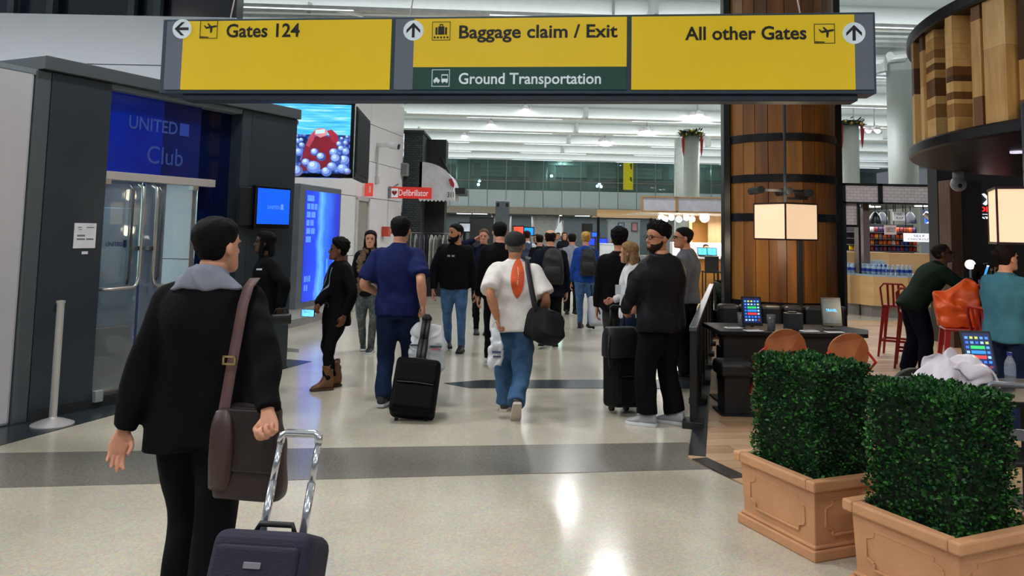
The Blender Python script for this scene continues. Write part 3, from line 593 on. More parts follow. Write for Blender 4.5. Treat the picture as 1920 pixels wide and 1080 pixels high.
spn('grey_panel', 312, 343, z_lo, z_hi, M_gr); spn('yellow_panel', 343, 733, z_lo, z_hi, M_ye)
spn('grey_panel', 741, 776, z_lo, z_hi, M_gr); zg = sz_(976, 126); spn('yellow_panel', 776, 1175, zg, z_hi, M_ye); spn('green_panel', 776, 1175, z_lo, zg, M_gn)
spn('yellow_panel', 1184, 1602, z_lo, z_hi, M_ye); spn('grey_panel', 1602, 1637, z_lo, z_hi, M_gr)
def slab(poly, m, name, y=-.0165): return MB().prismY(poly, y, y+.004).build(name, m, sg)
def disc(px, py, r, name='arrow_disc'):
    x, z = SP.loc(px, py); slab([(x+r*math.cos(a), z+r*math.sin(a)) for a in np.linspace(0, 2*math.pi, 40, endpoint=False)], M_ws, name, -.016); return x, z
def arrow(px, py, ang):
    x, z = disc(px, py, .079); c, s = math.cos(ang), math.sin(ang); T = lambda P: [(x+c*u-s*v, z+s*u+c*v) for u, v in P]
    m = MB()
    m.prismY(T([(-.011, -.056), (.011, -.056), (.011, .045), (-.011, .045)]), -.019, -.015)
    for k in (-1, 1): m.prismY(T([(0, .06), (k*.054, .004), (k*.054, -.022), (0, .034)]), -.0192, -.015)
    m.build('arrow', M_bk, sg)
arrow(343, 55, math.pi/2); arrow(776, 58, 0); arrow(1600, 63, 0)
def stext(s, p0, p1, y0, y1, m=M_bk, b=.022):
    pm = (p0+p1)/2; text(sg, s, sx_(p0, y0), sx_(p1, y0), sz_(pm, y1), sz_(pm, y0), m, y=-.016, bold=b)
stext('Gates 124', 427, 564, 45, 71); stext('Baggage claim / Exit', 862, 1158, 47, 80); stext('All other Gates', 1284, 1511, 50, 76); stext('Ground Transportation', 861, 1127, 137, 165, M_ws, .015)
def icon_frame(px, py, w, h, m):
    x, z = SP.loc(px, py); t = .004; f = MB()
    for a, b in (((x-w, z-h), (x+w, z-h+t)), ((x-w, z+h-t), (x+w, z+h)), ((x-w, z-h), (x-w+t, z+h)), ((x+w-t, z-h), (x+w, z+h))): f.span((a[0], -.016, a[1]), (b[0], -.0118, b[1]))
    f.build('icon_frame', m, sg); return x, z
def plane_icon(px, py, k=1):
    x, z = icon_frame(px, py, .073, .073, M_bk); m = MB(); ca, sa = math.cos(.16), math.sin(.16)
    T = lambda P: [(x+.02+k*(ca*u-sa*v), z+.018+k*(sa*u+ca*v)) for u, v in P]
    m.prismY(T([(-.045, -.006), (.04, -.006), (.05, .002), (.04, .008), (-.04, .008)]), -.0175, -.0125)
    m.prismY(T([(.012, .0), (-.002, -.045), (-.014, -.045), (-.008, .0)]), -.0172, -.0125); m.prismY(T([(.008, .0), (-.018, .034), (-.028, .034), (-.012, .0)]), -.0174, -.0125); m.prismY(T([(-.035, .005), (-.052, .024), (-.058, .024), (-.048, 0)]), -.0171, -.0125)
    m.build('plane_symbol', M_bk, sg); slab([(x-.066, z-.066), (x+.0, z-.066), (x+.0, z-.060), (x-.066, z-.056)], M_bk, 'ground_line', -.0165)
plane_icon(393, 56); plane_icon(1545, 64)
x, z = icon_frame(828, 59, .071, .073, M_bk); m = MB()
for a, b in (((-.045, -.028), (-.030, .028)), ((-.024, -.028), (.024, .035)), ((.030, -.028), (.045, .028)), ((-.012, .046), (.012, .054)), ((-.014, .03), (-.008, .054)), ((.008, .03), (.014, .054))): m.span((x+a[0], -.0168, z+a[1]), (x+b[0], -.0125, z+b[1]))
m.build('luggage_symbol', M_bk, sg); m = MB()
for i in range(5): m.prismY([(x-.05+i*.025+.008*math.cos(a), z-.05+.008*math.sin(a)) for a in np.linspace(0, 2*math.pi, 10, endpoint=False)], -.0166, -.0125)
m.build('roller_symbol', M_bk, sg)
x, z = icon_frame(827, 147, .069, .066, M_ws); m = MB()
m.prismY([(x-.055, z-.03), (x-.008, z-.03), (x-.008, z-.012), (x-.018, z-.010), (x-.026, z+.004), (x-.040, z+.004), (x-.047, z-.010), (x-.055, z-.012)], -.0168, -.0125)
m.span((x+.006, -.0166, z-.03), (x+.056, -.0125, z-.005)); m.span((x+.006, -.0166, z+.004), (x+.010, -.0125, z+.022)); m.span((x+.052, -.0166, z+.004), (x+.056, -.0125, z+.022)); m.span((x+.006, -.0167, z+.020), (x+.056, -.0125, z+.028)); m.span((x+.006, -.0165, z-.006), (x+.009, -.0125, z+.006)); m.span((x+.053, -.0165, z-.006), (x+.056, -.0125, z+.006))
for u in (-.045, -.019, .016, .046): m.span((x+u-.005, -.0167, z-.038), (x+u+.005, -.0125, z-.028))
m.build('vehicle_symbol', M_ws, sg)
for px in (420, 762, 1508): MB().tube([(sx_(px, 30), .1, zt), (sx_(px, 30)+(-.5 if px == 1508 else .3), .6, 6.8)], .006, 6).build('hanger_cable', mat('cable_pale', '#c9b9bd', .4), sg)
# ================================================================ LARGE SCREENS
def frame_rect(name, o, u, w, h, z0, depth, mats, label, cat='screen', bez=.05, parent=None):
    pl = Plane(o, u); t = thing(name, label, cat, (o[0], o[1], 0), pl.rz)
    MB().span((-bez, .012, z0-bez), (w+bez, depth, z0+h+bez)).build('housing', mats[0], t, bevel=.008)
    MB().span((-bez, 0, z0-bez), (0, .02, z0+h+bez)).span((w, 0, z0-bez), (w+bez, .02, z0+h+bez)).span((-bez, 0, z0+h), (w+bez, .02, z0+h+bez)).span((-bez, 0, z0-bez), (w+bez, .02, z0)).build('bezel', mats[0], t)
    MB().span((0, .008, z0), (w, .014, z0+h)).build('screen', mats[1], t)
    return t
def glow(name, build, strength=1.0):
    if name in MC: return MC[name]
    m = bpy.data.materials.new(name); m.use_nodes = True; nt = m.node_tree; b = nt.nodes['Principled BSDF']; b.inputs['Roughness'].default_value = .25
    c = build(nt); nt.links.new(c, b.inputs['Emission Color']); b.inputs['Emission Strength'].default_value = strength; b.inputs['Base Color'].default_value = (.01, .01, .015, 1); MC[name] = m; return m
def ramp(nt, fac, stops, interp_='LINEAR'):
    r = nt.nodes.new('ShaderNodeValToRGB'); r.color_ramp.interpolation = interp_
    while len(r.color_ramp.elements) < len(stops): r.color_ramp.elements.new(.5)
    for e, (p, h) in zip(r.color_ramp.elements, stops): e.position = p; e.color = hexc(h)+(1,)
    nt.links.new(fac, r.inputs[0]); return r.outputs[0]
def film(nt):
    'advert still: pale streaky sky over a crowd of grey balls; heads are modelled as flat print below'
    tc = nt.nodes.new('ShaderNodeTexCoord'); sp = nt.nodes.new('ShaderNodeSeparateXYZ'); nt.links.new(tc.outputs['Generated'], sp.inputs[0])
    mp = nt.nodes.new('ShaderNodeMapping'); mp.inputs['Scale'].default_value = (2, 1, 14); nt.links.new(tc.outputs['Generated'], mp.inputs[0])
    n = nt.nodes.new('ShaderNodeTexNoise'); n.inputs['Scale'].default_value = 2; nt.links.new(mp.outputs[0], n.inputs['Vector'])
    sky = ramp(nt, n.outputs['Fac'], [(.3, '#1f9fe0'), (.55, '#5ccff2'), (.75, '#c8f2ef')])
    v = nt.nodes.new('ShaderNodeTexVoronoi'); v.inputs['Scale'].default_value = 16; mp2 = nt.nodes.new('ShaderNodeMapping'); mp2.inputs['Scale'].default_value = (1.7, 0, 1); nt.links.new(tc.outputs['Generated'], mp2.inputs[0]); nt.links.new(mp2.outputs[0], v.inputs['Vector'])
    cr = ramp(nt, v.outputs['Distance'], [(0, '#7fa6e0'), (.45, '#2a4fae'), (.7, '#0c1a4e')])
    mx = nt.nodes.new('ShaderNodeMix'); mx.data_type = 'RGBA'; k = nt.nodes.new('ShaderNodeMath'); k.operation = 'GREATER_THAN'; k.inputs[1].default_value = .56; nt.links.new(sp.outputs['Z'], k.inputs[0])
    nt.links.new(k.outputs[0], mx.inputs[0]); nt.links.new(cr, mx.inputs[6]); nt.links.new(sky, mx.inputs[7]); return mx.outputs[2]
TV = Plane(at(400, 330, 10.6), (1, .05)); x1, z1 = TV.loc(659, 197); _, z0 = TV.loc(659, 327)
tv = frame_rect('large_screen', (TV.o.x, TV.o.y), (1, .05), x1, z1-z0, z0, .12, (M_blackg, glow('film_still', film, .95)), 'large wall screen showing a red clad figure among grey balls')
fl_ = lambda px, py: TV.loc(px, py)
def blob(pts, hx, y, nm='figure'):
    MB().prismY([fl_(*p) for p in pts], y, y+.003).build(nm, mat('print_'+hx, hx, .4, var=.25, scale=7, emit=.6), tv)
blob([(560, 318), (566, 296), (571, 276), (578, 262), (590, 256), (606, 254), (622, 258), (633, 264), (632, 284), (626, 300), (612, 314), (585, 322)], '#6d0d22', .003)
blob([(573, 272), (581, 254), (590, 244), (594, 248), (588, 262), (580, 276)], '#a03a4a', .0022, 'arm_picture'); blob([(636, 268), (632, 252), (622, 243), (613, 245), (618, 254), (624, 268)], '#8c1830', .0022, 'arm_picture')
blob([(590, 252), (590, 243), (598, 240), (610, 241), (614, 247), (612, 254), (600, 258)], '#c07a80', .0018, 'face_picture'); blob([(592, 244), (609, 242), (609, 249), (592, 251)], '#a8dcf4', .001, 'camera_picture')
rr = random.Random(4)
for px, py, r in ((590, 285, 8), (602, 294, 9), (626, 286, 9), (630, 298, 11), (588, 313, 13), (612, 322, 10), (556, 320, 12), (574, 305, 9), (645, 300, 10), (560, 285, 8), (551, 275, 7), (640, 279, 7), (622, 312, 9), (642, 316, 10), (651, 321, 7), (548, 300, 9), (636, 270, 6), (648, 284, 7), (566, 272, 6), (557, 264, 6), (648, 268, 5), (565, 262, 4), (545, 262, 5), (641, 260, 4), (651, 257, 4), (556, 255, 4)):
    hx = rr.choice(['#4a66b4', '#3a4f9a', '#5a74bc', '#33468c', '#55588e']); y_ = -.001-rr.random()*.004
    for k, (dx, dy, s_, h2) in enumerate(((0, 0, 1, hx), (-.15*r, -.22*r, .72, '#7f9ad8'), (-.25*r, -.38*r, .38, '#b4cbf2'))):
        blob([(px+dx+r*s_*math.cos(a), py+dy+r*.88*s_*math.sin(a)) for a in np.linspace(0, 2*math.pi, 16, endpoint=False)], h2, y_-k*.0004, 'ball_picture')
A2, B2 = at(668, 270, 10.9), at(690, 270, 12.2)
pl2 = Plane(A2, B2-A2); t2 = thing('angled_screen', 'dark switched-off screen angled behind the large wall screen', 'screen', (A2.x, A2.y, 0), pl2.rz)
_, za = pl2.loc(668, 333); _, zb2 = pl2.loc(668, 196); MB().span((0, 0, za), (1.5, .1, zb2)).build('housing', mat('tv_matte', '#0b0e12', .6, spec=.2), t2, bevel=.01)
MB().span((.3, .1, za+.5), (.5, .62, za+.7)).build('wall_mount', M_black, t2); MB().span((.05, -.008, za+.06), (1.45, 0, zb2-.06)).build('screen', mat('screen_off', '#0a1018', .6, spec=.1), t2)
# ================================================================ POSTER LIGHTBOX
def poster(nt):
    tc = nt.nodes.new('ShaderNodeTexCoord'); sp = nt.nodes.new('ShaderNodeSeparateXYZ'); nt.links.new(tc.outputs['Generated'], sp.inputs[0])
    n = nt.nodes.new('ShaderNodeTexNoise'); n.inputs['Scale'].default_value = 5; n.inputs['Detail'].default_value = 6; nt.links.new(tc.outputs['Generated'], n.inputs['Vector'])
    ad = nt.nodes.new('ShaderNodeMath'); ad.operation = 'MULTIPLY_ADD'; ad.inputs[1].default_value = .22; nt.links.new(n.outputs['Fac'], ad.inputs[0]); nt.links.new(sp.outputs['X'], ad.inputs[2])
    return ramp(nt, ad.outputs[0], [(.1, '#0a2ec0'), (.42, '#0d3fe0'), (.56, '#5aa6ff'), (.68, '#2a6cf0'), (1, '#0a2cb8')])
lb = thing('poster_lightbox', 'tall glowing blue advertising lightbox on the white panel wall', 'poster', PW.o, PW.rz)
MB().span((-1.42, -.16, .32), (.40, .0, 2.40)).build('case', mat('case_grey', '#5f666d', .4, metal=.4), lb, bevel=.012)
MB().span((-1.20, -.166, .42), (.33, -.16, 2.30)).build('poster', glow('poster_blue', poster, 1.1), lb)
pw_ = mat('poster_white', '#4f84e6', .4, emit=.6)
for z_, ws in ((2.12, (.28,)), (1.98, (.12, .12, .12)), (1.84, (.15, .17)), (1.70, (.12, .14)), (1.56, (.16, .16)), (1.42, (.2,)), (.75, (.06, .05, .07)), (.6, (.05, .06))):
    xx = -1.13
    for w_ in ws: MB().span((xx, -.1675, z_), (xx+w_, -.166, z_+.10)).build('print_block', pw_, lb); xx += w_+.03
for i in range(7): MB().prismY([(-.35+.16*i*.5-.03, .5), (-.35+.16*i*.5+.04, .5), (-.35+.16*i*.5+.04, .8+.16*((i*3) % 4)), (-.35+.16*i*.5-.03, .8+.16*((i*3) % 4))], -.1675, -.1655).build('tower_picture', mat('poster_tower%d' % (i % 2), ('#3b86f0', '#1c50d0')[i % 2], .4, emit=.8), lb)
# ================================================================ WALL FITTINGS
def on_wall(name, label, cat): return thing(name, label, cat, PW.o, PW.rz)
cc = on_wall('security_camera', 'white bullet security camera on a long wall bracket', 'camera')
x0, z0 = PW.loc(705, 276); x1, z1 = PW.loc(738, 283, -.5)
MB().span((2.76, -.36, 3.46), (2.84, 0, 3.55)).build('arm', mat('cam_white', '#d6d6d8', .4), cc, bevel=.01)
MB().tube([(2.8, -.28, 3.50), (2.82, -.46, 3.47)], .075, 14).build('camera_body', mat('cam_white', '#d6d6d8', .4), cc, 'auto')
MB().tube([(2.82, -.45, 3.47), (2.823, -.49, 3.462)], .06, 14).build('lens', M_blackg, cc)
MB().tube([(2.75, -.03, 3.46), (2.75, -.03, 2.72)], .02, 8).build('conduit', mat('conduit_grey', '#b8b8ba', .5), cc)
MB().span((2.70, -.06, 2.66), (2.82, 0, 2.80)).build('junction_box', mat('conduit_grey', '#b8b8ba', .5), cc, bevel=.005)
ex = on_wall('wall_flag_sign', 'small red projecting sign above the beige service door', 'sign')
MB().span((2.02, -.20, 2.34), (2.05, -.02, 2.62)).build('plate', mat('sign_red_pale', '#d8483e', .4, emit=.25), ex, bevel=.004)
MB().span((2.015, -.16, 2.42), (2.02, -.12, 2.56)).build('mark', mat('mark_pink', '#e0b0a8', .7), ex)
for lab, a, b, hx in (('small dark red wall plate above the other beside the fire door', .95, 1.15, '#3c1a1c'), ('small red pull station below the dark plate on the white wall', .78, .90, '#8e2a2a')):
    f = on_wall('fire_pull_station', lab, 'alarm'); MB().span((.98, -.05, a), (1.14, 0, b)).build('housing', mat('alarm_'+hx, hx, .4), f, bevel=.006); MB().span((1.02, -.06, a+.04), (1.10, -.05, a+.07)).build('handle', mat('alarm_white', '#c8c2c2', .5), f)
rb2 = on_wall('equipment_box', 'small red equipment box on the white wall behind the polo shirt', 'box'); MB().span((3.25, -.15, 1.50), (3.45, 0, 1.72)).build('housing', mat('box_red', '#b8432f', .5), rb2, bevel=.01); MB().span((3.28, -.156, 1.53), (3.42, -.15, 1.69)).build('lid', mat('box_red2', '#c65a44', .5), rb2)
# ---- brick pillar of the next shop, with speaker, awning and hanging defibrillator sign
def brickmat():
    if 'brick_dark' in MC: return MC['brick_dark']
    m = mat('brick_dark', '#333a3e', .7, var=.2, scale=9, bump=.1); nt = m.node_tree; b = nt.nodes['Principled BSDF']
    tc = nt.nodes.new('ShaderNodeTexCoord'); cx = nt.nodes.new('ShaderNodeSeparateXYZ'); nt.links.new(tc.outputs['Object'], cx.inputs[0]); ad = nt.nodes.new('ShaderNodeMath'); nt.links.new(cx.outputs['X'], ad.inputs[0]); nt.links.new(cx.outputs['Y'], ad.inputs[1]); cb_ = nt.nodes.new('ShaderNodeCombineXYZ'); nt.links.new(ad.outputs[0], cb_.inputs[0]); nt.links.new(cx.outputs['Z'], cb_.inputs[1])
    t = nt.nodes.new('ShaderNodeTexBrick'); t.inputs['Scale'].default_value = 4.6; t.inputs['Color1'].default_value = hexc('#2b3236')+(1,); t.inputs['Color2'].default_value = hexc('#3d464b')+(1,); t.inputs['Mortar'].default_value = hexc('#14181b')+(1,); t.inputs['Mortar Size'].default_value = .03; nt.links.new(cb_.outputs[0], t.inputs['Vector']); nt.links.new(t.outputs[0], b.inputs['Base Color'])
    bp = nt.nodes.new('ShaderNodeBump'); bp.invert = True; bp.inputs['Distance'].default_value = .02; nt.links.new(t.outputs['Fac'], bp.inputs['Height']); nt.links.new(bp.outputs[0], b.inputs['Normal']); return m
PB = at(757, 300, 19.5); bw = (at(792, 300, 19.5)-PB).x; bt_ = at(775, 250, 19.5).z
bp_ = thing('brick_pillar', 'dark grey brick pillar at the end of the white panel wall', 'pillar', (PB.x, 19.5, 0))
MB().span((0, 0, 0), (bw, 1.6, bt_)).build('shaft', brickmat(), bp_)
MB().span((-.03, -.03, bt_), (bw+.03, 1.7, bt_+.08)).build('coping', mat('coping_dark', '#23282b', .6), bp_, bevel=.01)
MB().span((bw+.0, .9, 0), (bw+.5, 1.6, at(800, 262, 20.5).z)).build('side_pier', mat('pier_black', '#15191c', .6), bp_)
sb = thing('wall_speaker', 'small grey speaker box on the brick pillar', 'speaker', (PB.x-.08, 19.3, 0))
zs, zs2 = at(762, 330, 19.3).z, at(762, 306, 19.3).z
MB().span((-.05, -.1, zs), (.22, .2, zs2)).build('cabinet', mat('speaker_grey', '#85888a', .5), sb, bevel=.02); MB().span((-.03, -.106, zs+.03), (.2, -.1, zs2-.03)).build('grille', mat('grille_grey', '#6e7173', .6), sb)
aw = thing('shop_awning', 'white domed fabric awning with scalloped edge and red lettering', 'awning', (0, 0, 0))
pa, pb_, pc = at(788, 304, 19.6), at(851, 352, 19.6), at(788, 357, 19.6)
n = 14; rings = []
prof = [(0, 0)]+[(math.sin(t), 1-math.cos(t)) for t in np.linspace(.1, math.pi/2, n)]
wx, hz_ = pb_.x-pa.x, pa.z-pc.z
m = MB()
for y in (19.5, 21.5):
    pass
g0 = [(pa.x+wx*math.sin(t), pc.z+hz_*math.cos(t)**.8) for t in np.linspace(0, math.pi/2, n)]
m.prismY([(pa.x, pc.z)]+g0, 19.5, 21.6); m.build('canopy', mat('awning_white', '#c9cbce', .7, bump=.1), aw, 'auto')
m = MB(); k = 9; zv = at(800, 374, 19.5).z; zv0 = pc.z; sc_ = [(pa.x, zv0+.01)]
for i in range(k*4+1):
    u = i/(k*4); sc_.append((pa.x+wx*u, zv-.05*abs(math.sin(math.pi*u*k))))
sc_.append((pa.x+wx, zv0+.01)); m.prismY(sc_, 19.48, 19.50); m.build('valance', mat('awning_white', '#c9cbce', .7), aw)
m = MB().span((pa.x+wx-.01, 19.5, zv), (pa.x+wx+.01, 21.6, zv0)); m.build('side_valance', mat('awning_white', '#c9cbce', .7), aw)
text(aw, '311', at(839, 360, 19.47).x, at(851, 360, 19.47).x, at(839, 370, 19.47).z, at(839, 360, 19.47).z, mat('ink_dark', '#33363a', .6), y=19.474)
blobz = [at(841, 336, 19.47), at(847, 334, 19.47), at(852, 345, 19.47), at(851, 352, 19.47), at(845, 348, 19.47)]; MB().prismY([(p.x, p.z) for p in blobz], 19.474, 19.48).build('red_emblem', mat('emblem_red', '#a01f26', .5), aw)
MB().tube([(at(815, 270, 20.6).x, 20.6, at(815, 270, 20.6).z), (at(842, 325, 20.2).x, 20.2, at(842, 325, 20.2).z)], .025, 6).tube([(at(810, 275, 21).x, 21, at(810, 275, 21).z), (at(838, 315, 21).x, 21, at(838, 315, 21).z)], .02, 6).build('stay_rod', M_black, aw)
MB().span((pa.x+wx, 20.0, zv0-.05), (pa.x+wx+.25, 21.4, zv0+.1)).build('end_bracket', M_black, aw)
df = thing('defibrillator_sign', 'red hanging sign with heart mark reading Defibrillator', 'sign', (0, 0, 0))
a_, b_ = at(730, 350, 18.3), at(809, 373, 18.3)
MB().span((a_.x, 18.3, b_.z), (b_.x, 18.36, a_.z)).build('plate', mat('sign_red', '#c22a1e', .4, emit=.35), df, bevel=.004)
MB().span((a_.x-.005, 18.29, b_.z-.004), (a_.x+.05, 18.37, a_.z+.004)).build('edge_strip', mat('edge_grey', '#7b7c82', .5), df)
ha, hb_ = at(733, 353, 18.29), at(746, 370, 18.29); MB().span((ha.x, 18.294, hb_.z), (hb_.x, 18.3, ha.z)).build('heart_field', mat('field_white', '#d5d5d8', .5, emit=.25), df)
hc = ((ha.x+hb_.x)/2, (ha.z+hb_.z)/2); MB().prismY([(hc[0]+.0042*16*math.sin(t)**3*.9, hc[1]+.0042*(13*math.cos(t)-5*math.cos(2*t)-2*math.cos(3*t)-math.cos(4*t))) for t in np.linspace(0, 2*math.pi, 26, endpoint=False)], 18.288, 18.294).build('heart', mat('heart_red', '#8e1616', .5), df)
t0, t1 = at(748, 355, 18.29), at(803, 368, 18.29); text(df, 'Defibrillator', t0.x, t1.x, t1.z, t0.z, mat('field_white', '#d5d5d8', .5), y=18.293, bold=.005)
MB().tube([(a_.x+.1, 18.33, a_.z), (a_.x+.1, 19.0, a_.z+.1)], .015, 6).build('bracket', M_steel, df)
# ================================================================ YELLOW BANNER, WREATHED COLUMNS
bn = thing('hanging_banner', 'narrow yellow vertical banner before the far gallery glass', 'banner', (0, 0, 0)); p0, p1 = at(1169, 296, 58), at(1187, 356, 58)
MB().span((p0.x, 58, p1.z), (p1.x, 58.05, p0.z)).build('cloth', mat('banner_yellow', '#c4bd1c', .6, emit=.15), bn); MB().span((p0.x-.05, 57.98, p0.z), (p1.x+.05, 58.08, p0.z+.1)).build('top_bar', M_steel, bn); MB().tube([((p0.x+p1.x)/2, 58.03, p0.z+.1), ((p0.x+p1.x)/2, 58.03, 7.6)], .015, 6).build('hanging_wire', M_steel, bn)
z_ = (p0.z+p1.z)/2; MB().prismY([(p1.x-.25, z_-.2), (p1.x-.1, z_-.25), (p1.x-.08, z_-.6), (p1.x-.22, z_-.5)], 57.99, 58).prismY([(p1.x-.25, z_+.7), (p1.x-.08, z_+.8), (p1.x-.1, z_+.3), (p1.x-.18, z_+.35)], 57.989, 58).build('print', mat('banner_ink', '#5c5a18', .6), bn)
M_col = mat('round_column', '#b4bcb8', .5, var=.04)
def round_col(p0, p1, Y, ytop, ybot=None, flat=None, r=None):
    a, b = at(p0, 400, Y), at(p1, 400, Y); r = (b.x-a.x)/2; ob = MB().lathe([(r, 0), (r, at(p0, ytop, Y).z)], 28).build('trim_column', M_col, None, True, loc=((a.x+b.x)/2, Y, 0)); struct(ob); return (a.x+b.x)/2, r
def wreath(x, Y, z, r, label):
    t = thing('wreath_garland', label, 'garland', (x, Y, z)); R_ = random.Random(int(x*10)); g = MB()
    for i in range(150):
        a = R_.random()*6.283; rr_ = r*1.12+R_.uniform(-.06, .12); p = Vector((rr_*math.cos(a), rr_*math.sin(a), R_.uniform(-.14, .14))); d = Vector((math.cos(a)+R_.uniform(-.8, .8), math.sin(a)+R_.uniform(-.8, .8), R_.uniform(-.8, .9))).normalized()*.22; s_ = d.cross(Vector((0, 0, 1))).normalized()*.05
        g.add([p, p+d*.5+s_, p+d, p+d*.5-s_], [(0, 1, 2, 3)])
    g.build('needles', mat('garland_green', '#243a1c', .7, var=.4), t, kind='stuff')
    MB().rings([[((r*1.1+.10*math.cos(v))*math.cos(u), (r*1.1+.10*math.cos(v))*math.sin(u), .10*math.sin(v)) for v in np.linspace(0, 6.283, 8, endpoint=False)] for u in np.linspace(0, 6.283, 29)], cap=False).build('ring', mat('garland_core', '#1a2a14', .8), t)
    for i in range(14):
        a = i*.45; MB().ball((r*1.3*math.cos(a), r*1.3*math.sin(a), R_.uniform(-.1, .12)), .055, 8, 6).build('bauble', mat('bauble_gold', '#c9a13a', .25, metal=.6, emit=.15), t, True)
    for s_ in (-1, 1):
        m = MB(); m.prismY([(s_*r*.95, .0), (s_*r*1.35, -.25), (s_*r*1.25, -.75), (s_*r*1.1, -1.0), (s_*r*1.0, -.7)], -r*.75, -r*.75+.02); m.build('ribbon', mat('ribbon_red', '#a01a24', .5), t)
cx_, cr_ = round_col(1281, 1311, 34, 243)
wreath(cx_, 34, at(1296, 252, 34).z, cr_, 'green Christmas garland with gold baubles on the column behind the slatted kiosk')
fp = MB().span((0, 0, 0), (at(1283, 300, 34.8).x-at(1267, 300, 34.8).x, .3, at(1270, 260, 34.8).z)).build('trim_panel', mat('panel_white', '#c4cccb', .5), None, loc=(at(1267, 300, 34.8).x, 34.8, 0)); struct(fp)
cx2, cr2 = round_col(1578, 1612, 31, 230); wreath(cx2, 31, at(1595, 232, 31).z, cr2, 'green Christmas garland on the column right of the barrel clad column')
round_col(1670, 1722, 24, 122)
a = at(1695, 122, 24); struct(MB().tube([(a.x, 24, a.z), (a.x+.2, 24, a.z+.35), (a.x-.9, 23, 7)], .12, 10).tube([(a.x, 24, a.z+.2), (a.x+1.2, 25, 7)], .12, 10).tube([(a.x, 24, a.z+.2), (a.x-3.2, 24, 7)], .14, 10).build('trim_strut', mat('beam_white', '#cfd4d3', .45)))
# ================================================================ RESTAURANT FLOOR
def clip(poly, region):
    out = poly
    for i in range(len(region)):
        a, b = region[i], region[(i+1) % len(region)]; inp = out; out = []
        side = lambda p: (b[0]-a[0])*(p[1]-a[1])-(b[1]-a[1])*(p[0]-a[0])
        for j in range(len(inp)):
            p, q_ = inp[j], inp[(j+1) % len(inp)]; sp_, sq_ = side(p), side(q_)
            if sp_ >= 0: out.append(p)
            if sp_*sq_ < 0: t = sp_/(sp_-sq_); out.append((p[0]+t*(q_[0]-p[0]), p[1]+t*(q_[1]-p[1])))
        if not out: return []
    return out
B0, B1 = gz(1290, 860), gz(1383, 905); B2 = Vector((3.4, 1.4, 0)); BL = Vector((3.75, 15.5, 0))
reg = [(B0.x, B0.y), (B1.x, B1.y), (3.4, 1.4), (14, 1.4), (14, 16.5), (4.05, 16.5)]
wf = MB().prism(reg, -.02, .004).build('floor_restaurant', mat('plank_joint', '#6b5642', .6)); struct(wf)
pm = [wood('plank_%d' % i, a, b, .35, (.12, 1, 1), 9, bump=.05) for i, (a, b) in enumerate((('#b08d6c', '#c2a07e'), ('#bb9a7a', '#cbab8a'), ('#a58263', '#b99473')))]
ang = math.radians(9); ca, sa = math.cos(ang), math.sin(ang); pl_ = []; rr = random.Random(5)
for j in range(-4, 90):
    off = rr.random()*1.8
    for i in range(-4, 12):
        x0 = i*1.8+off; y0 = j*.2; P_ = [(x0+.003, y0+.003), (x0+1.797, y0+.003), (x0+1.797, y0+.197), (x0+.003, y0+.197)]
        c_ = clip([(ca*x-sa*y, sa*x+ca*y) for x, y in P_], reg)
        if len(c_) > 2:
            cx = sum(p[0] for p in c_)/len(c_); cy = sum(p[1] for p in c_)/len(c_); pl_.append((math.hypot(cx, cy) if cx/cy < .75 and cy > 3 else 99+cy, c_))
pl_.sort(key=lambda t: t[0]); rest = MB()
for k, (_, c_) in enumerate(pl_):
    if k < 250: MB().prism(c_, .0, .012).build('plank', rr.choice(pm), wf)
    else: rest.prism(c_, .0, .012, rr.randrange(3))
rest.build('planks_far', pm, wf, kind='stuff')
def strip(name, pts, wd, m, z=.014):
    for a, b in zip(pts[:-1], pts[1:]):
        d = (b-a).normalized(); n_ = Vector((-d.y, d.x, 0))*wd; e = d*wd*.4
        MB().prism([(a-e)[:2], (b+e)[:2], (b+e-n_)[:2], (a-e-n_)[:2]], 0, z).build(name, m, fl)
strip('floor_border', [Vector((4.05, 16.5, 0)), B0, B1, B2], -.13, mat('border_black', '#15181b', .35))
